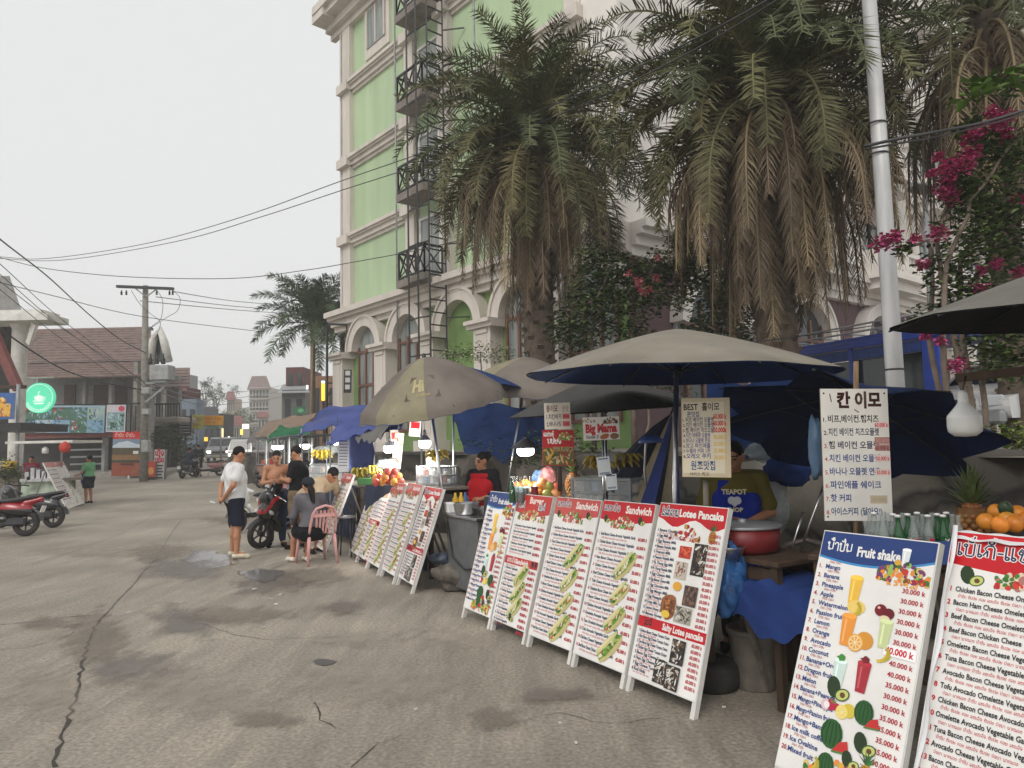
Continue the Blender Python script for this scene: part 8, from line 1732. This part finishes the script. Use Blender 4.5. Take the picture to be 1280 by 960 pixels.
psign('banner_sign', 'big red topped banner with a snowy mountain beside the concrete pole', 'banner', 139, 176, 540, 595, 36.5, art_mount, post=((161, 594, 36.55), (161, 604, 36.55), .06, 'white_paint'))
# round lit coffee sign
Y = 29.5; c = PY(50, 497.5, Y); rs = thing('round_sign', 'round glowing green coffee sign with a white cup', 'sign', (c.x, Y, c.z - .62)); b = MB(); b.cyl((c.x, Y, c.z), .63, .14, 36, 0, Euler((PI / 2, 0, 0)).to_matrix()); b.build('lit_face', mat('green_lightbox', (.1, .6, .38), .4, var=.04, em=(.09, .62, .36), ems=.62), rs, True)
p = Pr(); p.ell(0, .0, .19, .11, srgb(240, 250, 244)); p.rect(-.19, 0, .19, .06, srgb(240, 250, 244)); p.line([(.18, .02), (.28, .03), (.26, -.05), (.15, -.07)], .03, srgb(240, 250, 244)); p.ell(0, -.13, .27, .025, srgb(240, 250, 244)); p.line([(-.05, .09), (0, .15), (-.04, .2), (.03, .27)], .03, srgb(240, 250, 244)); p.rect(-.2, -.26, .2, -.2, srgb(240, 250, 244))
for i in range(13): a = R(205 + 130 * i / 12); p.ell(.5 * math.cos(a), .5 * math.sin(a), .03, .03, srgb(240, 250, 244))
p.line([(.57 * math.cos(2 * PI * i / 30), .57 * math.sin(2 * PI * i / 30)) for i in range(31)], .02, srgb(240, 250, 244))
b = MB(); p.dump(b, Vector((c.x, Y - .073, c.z)), Vector((1, 0, 0)), Vector((0, 0, 1)), 0, g=4e-4); b.build('cup_emblem', mat('lit_print', vc=True, em=(.8, 1, .9), ems=.35), rs, True)
b = MB(); b.tube([(c.x - .9, Y + .1, c.z + .85), (c.x + .5, Y + .1, c.z + .85)], .03, 6); b.tube([(c.x - .2, Y + .1, c.z + .85), (c.x - .2, Y + .05, c.z + .6)], .02, 6); b.build('bracket', M('white_paint'), rs, True)
# building at the left edge: eave, column, awning, poster
hl = grp('shophouse', 'shophouse at the left edge with a flat white eave and a round column', 'house', -10, 28)
pt(hl, 'eave', [(-70, 54, 393, 401, 26.5, 1.3), (-70, 46, 388, 393, 26.6, 1.1)], M('white_paint')); b = MB(); b.add([PY(-70, 345, 27.2), PY(12, 345, 27.2), PY(27, 388, 27.2), PY(-70, 388, 27.2), PY(-70, 345, 27.6), PY(12, 345, 27.6), PY(27, 388, 27.6), PY(-70, 388, 27.6)], [(3, 2, 1, 0), (4, 5, 6, 7), (1, 2, 6, 5), (0, 1, 5, 4)]); b.build('parapet', GREYW, hl, True)
b = MB(); cx = X(20, 27.5); b.lathe([(.27, gz(27)), (.27, Zp(20, 412, 27.5)), (.4, Zp(20, 404, 27.5)), (.52, Zp(20, 401.5, 27.5))], 18, (cx, 27.5, 0)); b.build('column', M('white_paint'), hl, True); b = MB(); b.bar(PY(36, 430, 27), PY(44, 405, 26.8), .12, .3); b.build('bracket', M('white_paint'), hl, True)
pt(hl, 'wall', [(-70, 10, 401, 640, 29, .5)], DKI); b = MB(); b.bar(PY(-10, 405, 26), PY(24, 482, 26), .25, .15); b.bar(PY(-10, 415, 25.95), PY(22, 487, 25.95), .12, .3); b.build('gable_edge', RFR, hl, True)
pt(hl, 'awning', [(-40, 25, 529, 539, 24.5, 2.6)], M('dark_metal')); pt(hl, 'beam', [(-40, 26, 482, 486, 25, .2)], M('wood_dark'))
psign('ice_cream_poster', 'blue and yellow dessert poster at the left edge under the gable', 'poster', -22, 17, 491, 524, 24.3, lambda p, w, h_: (p.rect(0, 0, w, h_, srgb(60, 100, 160)), setattr(p, 'lay', 1), pic_pile(p, w * .3, h_ * .08, w * .9, h_ * .85, 8, 40, [srgb(230, 180, 70), srgb(220, 150, 60), srgb(235, 200, 130), srgb(190, 120, 60)])))
b = MB(); b.tube([GP(23, 24.8), PY(23, 480, 24.8)], .06, 8); b.solo('awning_post', M('grey_metal'), 'grey steel post under the awning at the left edge', 'post')
# cart across the street with thin roof
c = GP(48, 22); ct = thing('food_cart', 'street food cart with a thin pale roof across the road', 'cart', (c.x, 22, gz(22)), 0); z_ = c.z * 0
pt(ct, 'cart_body', [(28, 76, 602, 640, 22, .8)], mat('cart_green', (.30, .36, .28), .5, var=.7, scale=2.2, dirt=.4, dcol=(.6, .6, .58))); pt(ct, 'worktop', [(26, 80, 598, 602, 21.9, 1)], M('steel')); pt(ct, 'roof', [(6, 90, 551, 554, 21.6, 1.6)], M('white_paint'))
for x in (28, 76): pt(ct, 'post', [(x, x + 1.5, 554, 598, 22.4, .05)], M('grey_metal'))
pt(ct, 'goods', [(32 + 7 * i, 37 + 7 * i, 590 - (i * 5) % 7, 598, 22.2, .25) for i in range(6)], M('steel'))
b = MB(); c = PY(81, 566, 21.6); b.lathe([(0, 0), (.12, .03), (.16, .15), (.14, .27), (.05, .31), (.05, .34), (0, .34)], 12, c); b.solo('paper_lantern', mat('red_lantern', (.5, .05, .03), .7), 'red lantern hanging from the right end of the pale cart roof', 'lantern')
b = MB(); c = PY(56.5, 567, 21.8); b.lathe([(0, 0), (.09, .01), (.09, .15), (.04, .2), (0, .22)], 12, c); b.solo('hanging_bulb', M('bulb_off'), 'white bulb hanging under the pale cart roof', 'light bulb')
for i, (x, col, lab) in enumerate(((12, srgb(214, 176, 60), 'yellow tub on the shelf at the left edge'), (2, srgb(200, 190, 170), 'pale tub beside the yellow one at the left edge'))):
    b = MB(); c = PY(x, 588, 23); b.lathe([(0, 0), (.16, 0), (.2, .3), (0, .3)], 14, c, 0, None, col); b.solo('plastic_tub', M('vc'), lab, 'tub')
tb_ = MB(); pbox(tb_, -20, 24, 589, 645, 23.2, .9); tb_.solo('market_shelf', M('wood_grey'), 'weathered wooden counter at the left edge carrying plastic tubs', 'counter')
shrub(6, 585, 22.2, (.45, .3, .5), 300, 'potted shrub in front of the wooden counter at the left edge', 71, sz=.1, z0=.1)
for i, (x0, x1, y0, y1, Y, lab, f) in enumerate(((175, 193, 577, 606, 35.2, 'small red roadside stand sign below the concrete pole', lambda p, w, h_: (p.rect(0, 0, w, h_, srgb(40, 38, 40)), setattr(p, 'lay', 1), p.rect(0, h_ * .35, w, h_, srgb(200, 64, 44)), setattr(p, 'lay', 2), p.rect(w * .12, h_ * .42, w * .45, h_ * .8, srgb(220, 200, 190)), p.ell(w * .72, h_ * .6, w * .2, h_ * .16, srgb(235, 160, 90)))),
        (191.5, 204.5, 562, 604, 35.4, 'tall white standing sign with big red letters beside the red stand', lambda p, w, h_: (p.rect(0, 0, w, h_, srgb(206, 200, 198)), setattr(p, 'lay', 1), p.lao(['e', 'po', 'ii+', 'do'], w * .08, h_ * .82, h_ * .13, srgb(190, 40, 60), .25, w * .85), p.lao(['bo', 'lo', 'i+', 'ko'], w * .08, h_ * .62, h_ * .13, srgb(190, 40, 60), .25, w * .85), [p.rect(w * .1, h_ * (.5 - i * .09), w * (.9 - .1 * (i % 2)), h_ * (.545 - i * .09), srgb(60, 60, 70)) for i in range(5)])))):
    psign('standing_sign', lab, 'sign', x0, x1, y0, y1, Y, f, th=.25)
# concrete pole with transformer
up_ = thing('utility_pole', 'concrete utility pole with a crossarm and a grey transformer box', 'utility pole', GP(180.5, 34)); b = MB(); q = GP(180.5, 34); t = PY(182, 357, 34); b.tube([q, (q * .5 + t * .5), t], [.2, .17, .13], 10); b.build('pole', M('concrete'), up_, True)
b = MB(); b.bar(PY(146, 358, 33.7), PY(217, 361, 33.7), .16, .12); b.build('crossarm', M('dark_metal'), up_, True); b = MB(); b.bar(PY(170, 361, 33.75), PY(181, 370, 33.75), .05, .05); b.bar(PY(195, 362, 33.75), PY(184, 370, 33.75), .05, .05); b.build('brace', M('grey_metal'), up_, True)
for x in (152, 158, 196, 212, 216): b = MB(); b.lathe([(.03, -.22), (.06, -.2), (.03, -.14), (.06, -.12), (.03, -.05), (.03, 0)], 8, PY(x, 363, 33.7)); b.build('insulator', M('dark_metal'), up_, True)
tr = pt(up_, 'transformer', [(184.5, 209, 456, 475, 33.2, .7, 0, None, .04), (188, 206, 475, 478, 33.3, .5)], mat('trafo_grey', (.36, .365, .37), .5, dirt=.3)); b = MB()
for x in (188, 196, 204): b.lathe([(.09, 0), (.12, .06), (.07, .12), (.11, .18), (.05, .3), (.03, .5)], 10, PY(x, 455, 33.4))
f_ = b.build('bushing', M('dark_metal'), up_, True); f_.parent = tr
b = MB(); b.bar(PY(182, 503, 33.6), PY(205, 484, 33.6), .1, .1); b.bar(PY(183, 479, 33.6), PY(210, 479, 33.6), .12, .1); b.build('bracket', M('grey_metal'), up_, True)
for y0, y1, x0, x1 in ((484, 492, 175, 185), (511, 518, 176, 185), (550, 565, 176, 185)): pt(up_, 'meter_box', [(x0, x1, y0, y1, 33.5, .3, 0, None, .02)], mat('meter_grey', (.4, .4, .39), .5))
for i, P_ in enumerate(([(164, 363), (175, 380), (188, 392), (200, 402), (198, 415)], [(196, 362), (203, 375), (203, 390), (200, 400), (190, 408), (184, 418)], [(217, 364), (225, 373), (222, 388), (208, 397), (196, 405), (185, 412)])): wire('looping jumper cable under the crossarm', [(x, y, 33.6) for x, y in P_], .012, 'jumper cables', 'jumper_cable')
# further houses along the left kerb
h2 = grp('house', 'house with a stone balcony slab and black railing right of the concrete pole', 'house', 205, 46)
pt(h2, 'wall', [(186, 222, 470, 598, 47, .5)], GREYW); pt(h2, 'balcony', [(184, 224, 521, 529, 45, 2.5, 0, None, .1)], mat('balcony_stone', (.33, .30, .26), .85)); pt(h2, 'railing', [(186, 224, 504, 506, 45.2, .06)] + [(187 + 3.6 * i, 188 + 3.6 * i, 506, 521, 45.2, .06) for i in range(11)], M('black_metal')); fixroof(tile_roof('roof', h2, 186, 236, 460, 52, 484, 45.5, 6), h2)
pt(h2, 'column', [(186, 190, 484, 521, 45.6, .4)], M('white_paint')); pt(h2, 'column', [(200, 203, 484, 521, 45.6, .4)], M('white_paint')); pt(h2, 'door', [(192, 222, 532, 596, 46.9, .08)], DKI); pt(h2, 'column', [(184, 188, 529, 600, 45.2, .4)], M('white_paint'))
shrub(212, 545, 44.5, (1.0, .5, .8), 320, 'dark hanging plants under the stone balcony', 72, sz=.22, z0=.8); shrub(232, 560, 47, (.9, .5, 1.2), 300, 'dark bush beside the far shop signs', 73, sz=.25, z0=.6)
def fhouse(label, x0, x1, yt, yb, Y, dep, wall, ry, floors, bays, over=3, kind='house', rm=None, wm=None, rail=False):
    r = grp(kind, label, 'house', (x0 + x1) / 2, Y); xe = x1; x1 = max(640 + (x1 - 640) * (Y + dep) / Y, x0 + .5 * (x1 - x0)); dep = max(.5, Y * ((640 - x1) / (640 - xe) - 1)); pt(r, 'wall', [(x0, x1, yt, yb, Y, dep)], wall)
    if ry is not None: fixroof(tile_roof('roof', r, x0 - over, x1 + over, ry, Y + dep * .5, yt + (yb - yt) * .04, Y - .6, 5, rm or RFR, .1, .2), r)
    hgt = (yb - yt) / floors; bw = (x1 - x0) / bays
    for f in range(floors):
        if rail: pt(r, 'balcony', [(x0 - 1, x1 + 1, yt + hgt * (f + .62), yt + hgt * (f + .68), Y - 1.0, 1), (x0 - 1, x1 + 1, yt + hgt * (f + .92), yt + hgt * (f + 1), Y - 1.0, 1)], wm or M('white_paint'))
        for k in range(bays): pt(r, 'window', [(x0 + bw * (k + .25), x0 + bw * (k + .75), yt + hgt * (f + .25), yt + hgt * (f + .85), Y - .08, .06)], M('dark_window'))
    return r
BW = mat('blue_wall', (.20, .25, .32), .8, dirt=.3); MR = mat('maroon_wall', (.11, .03, .03), .8, dirt=.2); PALE = mat('pale_wall', (.42, .39, .36), .85, dirt=.3); TANW = mat('tan_wall', (.36, .29, .22), .85, dirt=.3)
fhouse('dark red upper storey house behind the stone balcony', 210, 250, 484, 600, 58, 8, MR, 478, 2, 3); fhouse('low blue walled shop with a flat roof', 212, 255, 499, 600, 56, 1.5, BW, None, 2, 3)
fhouse('grey concrete house with a flat roof behind the tiled roofs', 222, 246, 468, 585, 75, 8, GREYW, 470, 4, 2, 2); fhouse('dark shop roof behind the yellow signs', 252, 292, 517, 590, 72, 10, DKI, 508, 2, 3, 2, rm=M('dark_metal')); fhouse('pale far shop with a pink roof at the bend of the street', 292, 312, 530, 572, 105, 10, PALE, 520, 2, 3)
fhouse('tan house on the far slope', 283, 302, 498, 535, 150, 10, TANW, 489, 2, 4, 2); fhouse('far pale hotel with balconies on the slope', 311, 360, 484, 545, 140, 14, PALE, 470, 4, 6, 3, 'hotel_building', TILE, PALE, True); fhouse('far white house below the slope hotel', 322, 348, 520, 562, 120, 8, PALE, 514, 2, 3, 2)
fhouse('maroon box house on a grey wall behind the coconut palm', 357, 402, 459, 487, 64, 8, MR, None, 1, 2); fhouse('grey block wall building below the maroon house', 352, 404, 487, 580, 62, 6, mat('grey_block', (.14, .135, .125), .9, dirt=.4), 480, 2, 2, 6, rm=mat('tin_roof', (.30, .31, .32), .5))
fhouse('orange walled house behind the black lamp post', 392, 440, 470, 590, 46, 5, mat('orange_wall', (.30, .16, .10), .85), None, 2, 3)
b = MB(); 
for y in (479, 492, 505): b.bar(PY(404, y, 37), PY(434, y, 37), .08, .08)
for x in (404, 419, 434): b.bar(PY(x, 479, 37), PY(x, 508, 37), .08, .08)
b.bar(PY(404, 505, 37.02), PY(419, 480, 37.02), .06, .06); b.bar(PY(404, 480, 37.04), PY(419, 505, 37.04), .06, .06); b.bar(PY(419, 505, 37.02), PY(434, 480, 37.02), .06, .06)
b.bar(PY(405, 508, 37), Vector((X(405, 37), 37, gz(37))), .1, .1); b.bar(PY(433, 508, 37), Vector((X(433, 37), 37, gz(37))), .1, .1); b.solo('terrace_railing', M('black_metal'), 'black crossed railing beside the green hotel corner', 'railing')
# shop signs and small lights down the street
def txt(bgc, t1, c1, t2=None): return lambda p, w, h_: (p.rect(0, 0, w, h_, bgc), setattr(p, 'lay', 1), sub_lao(p, w * .08, h_ * .55, h_ * .22, w * .8, 1, c1), sub_lao(p, w * .12, h_ * .2, h_ * .16, w * .7, 3, c1))
psign('shop_sign', 'pale yellow shop sign left of the orange one', 'sign', 239.5, 254, 518.5, 536, 48, txt(srgb(206, 200, 96), 0, srgb(180, 60, 40)), post=((247, 536, 48.1), (247, 590, 48.1), .07, 'grey_metal')); psign('shop_sign', 'orange shop sign over the far street', 'sign', 254.5, 279, 519.5, 531.5, 48, txt(srgb(226, 160, 40), 0, srgb(180, 50, 30)), post=((276, 531, 48.1), (276, 590, 48.1), .06, 'grey_metal')); psign('shop_sign', 'pale strip sign under the orange shop sign', 'sign', 256, 279, 532, 535.5, 48.2, txt(srgb(170, 200, 180), 0, srgb(60, 100, 70)))
psign('notice_board', 'black notice board with white lines before the far houses', 'board', 222, 239, 520, 545, 46.5, lambda p, w, h_: (p.rect(0, 0, w, h_, srgb(38, 40, 42)), setattr(p, 'lay', 1), [p.rect(w * .1, h_ * (.85 - i * .14), w * .9, h_ * (.9 - i * .14), srgb(170, 170, 168)) for i in range(6)]), post=((232, 545, 46.55), (232, 595, 46.55), .06, 'dark_metal'))
psign('banner_sign', 'small black and white poster stand by the green hotel pillar', 'poster', 429.5, 439, 462, 491, 28.2, lambda p, w, h_: (p.rect(0, 0, w, h_, srgb(34, 34, 38)), setattr(p, 'lay', 1), [p.rect(w * .18, h_ * (.75 - i * .3), w * .8, h_ * (.95 - i * .3), srgb(190, 190, 190)) for i in range(3)])); psign('banner_sign', 'green sign on the grey block wall', 'sign', 366, 382, 508, 518, 60, lambda p, w, h_: (p.rect(0, 0, w, h_, srgb(40, 96, 66)), setattr(p, 'lay', 1), p.ell(w * .6, h_ * .5, w * .25, h_ * .25, srgb(90, 170, 120))))
def glow(name, label, x, y, w, h_, Y, c, s_=4.):
    b = MB(); q = PY(x, y, Y); k = Y / FPX; b.box((q.x, Y, q.z), (w * k, .15, h_ * k), 0, None, None, .02); b.solo(name, mat('glow_%d_%d' % (x, y), c, .4, var=0, em=c, ems=s_), label, 'light')
glow('lit_sign', 'tall yellow and white lit sign by the green hotel', 404, 490, 4, 22, 34, (.9, .62, .05), .9); glow('lit_sign', 'white lit top above the tall yellow lit sign', 404, 477.5, 4, 3, 34, (.7, .8, 1), .9); glow('lit_sign', 'small white lit sign on the grey block wall', 384, 484, 2.2, 5, 58, (1, 1, 1), 1.2)
for nm, x, y, w, h_, c in (('yellow lit fish shaped sign among the far shops', 256, 549, 7, 5, (1, .5, .05)), ('tall pale yellow lit cone sign on the far street', 277.5, 541, 3.2, 11, (1, .8, .4)), ('purple lit sign above the silver van', 279, 549.5, 6, 4, (.6, .06, .5)), ('yellow lit letter sign beyond the white minivan', 302, 540, 3, 7, (1, .75, .1)), ('small lit white sign farther down the street', 307, 533, 8, 6, (.8, .85, .7)), ('tiny orange lamp among the far shops', 265, 552, 2, 2, (1, .5, .2)), ('tiny white lamp among the far shops', 286, 546, 2, 1.5, (1, .9, .8))): glow('lit_sign', nm, x, y, w, h_, 70 if x < 300 else 96, c, .9)
# far trees
def tree(label, x, yt, yb, wpx, Y, seed, n=420):
    r = random.Random(seed); k = Y / FPX; c = PY(x, (yt * .6 + yb * .4), Y); h_ = (yb - yt) * k; w_ = wpx * k; root = thing('tree', label, 'tree', (c.x, Y, gz(min(Y, 140))), group='far trees on the slope'); b = MB(); z0 = 0; top = c.z - gz(min(Y, 140)); b.tube([(0, 0, 0), (.1 * w_, 0, top * .6), (0, 0, top)], [h_ * .05 + .1, h_ * .03 + .06, .03], 6)
    for s_ in (-1, 1): b.tube([(0, 0, top * .7), (s_ * w_ * .25, .2, top + h_ * .1)], [.12, .04], 5)
    b.build('trunk', M('bark'), root); l = MB()
    for i in range(9):
        a = r.random() * 6.28; q = Vector((math.cos(a) * w_ * .33 * r.random() ** .5, math.sin(a) * w_ * .3, top + (r.random() - .42) * h_ * .8)); s_ = .16 + .14 * r.random(); clump(l, q, (w_ * s_, w_ * s_, h_ * s_ * .8), n // 9, r, GP_, k * 2.6)
    l.build('crown', M('leafy'), root)
for i, (x, yt, yb, w_, Y, lab) in enumerate(((256, 474, 500, 22, 110, 'bushy tree above the dark red house'), (270, 482, 515, 26, 125, 'wide tree left of the tan slope house'), (292, 480, 496, 20, 170, 'thin pale tree behind the tan slope house'), (263, 500, 530, 24, 100, 'low dark tree behind the yellow signs'), (298, 512, 540, 26, 118, 'round tree below the tan slope house'), (240, 488, 512, 20, 105, 'tree beside the grey concrete house'), (310, 525, 555, 18, 112, 'small tree beyond the white minivan'), (284, 515, 540, 20, 122, 'tree in the middle of the far slope'))): tree(lab, x, yt, yb, w_, Y, 300 + i, 500 if i != 2 else 120)
# pale evening haze
b = MB(); b.box((0, 190, 20), (760, 480, 56)); o = b.build('haze', None); o.data.materials.clear(); hm = bpy.data.materials.new('haze_air'); hm.use_nodes = True; nt = hm.node_tree; nt.nodes.clear(); pv = nt.nodes.new('ShaderNodeVolumePrincipled'); pv.inputs['Color'].default_value = (.97, .985, .99, 1); pv.inputs['Density'].default_value = .0018; ou = nt.nodes.new('ShaderNodeOutputMaterial'); nt.links.new(pv.outputs[0], ou.inputs['Volume']); o.data.materials.append(hm); tag(o, 'thin pale haze over the whole street', 'haze', kind='stuff')
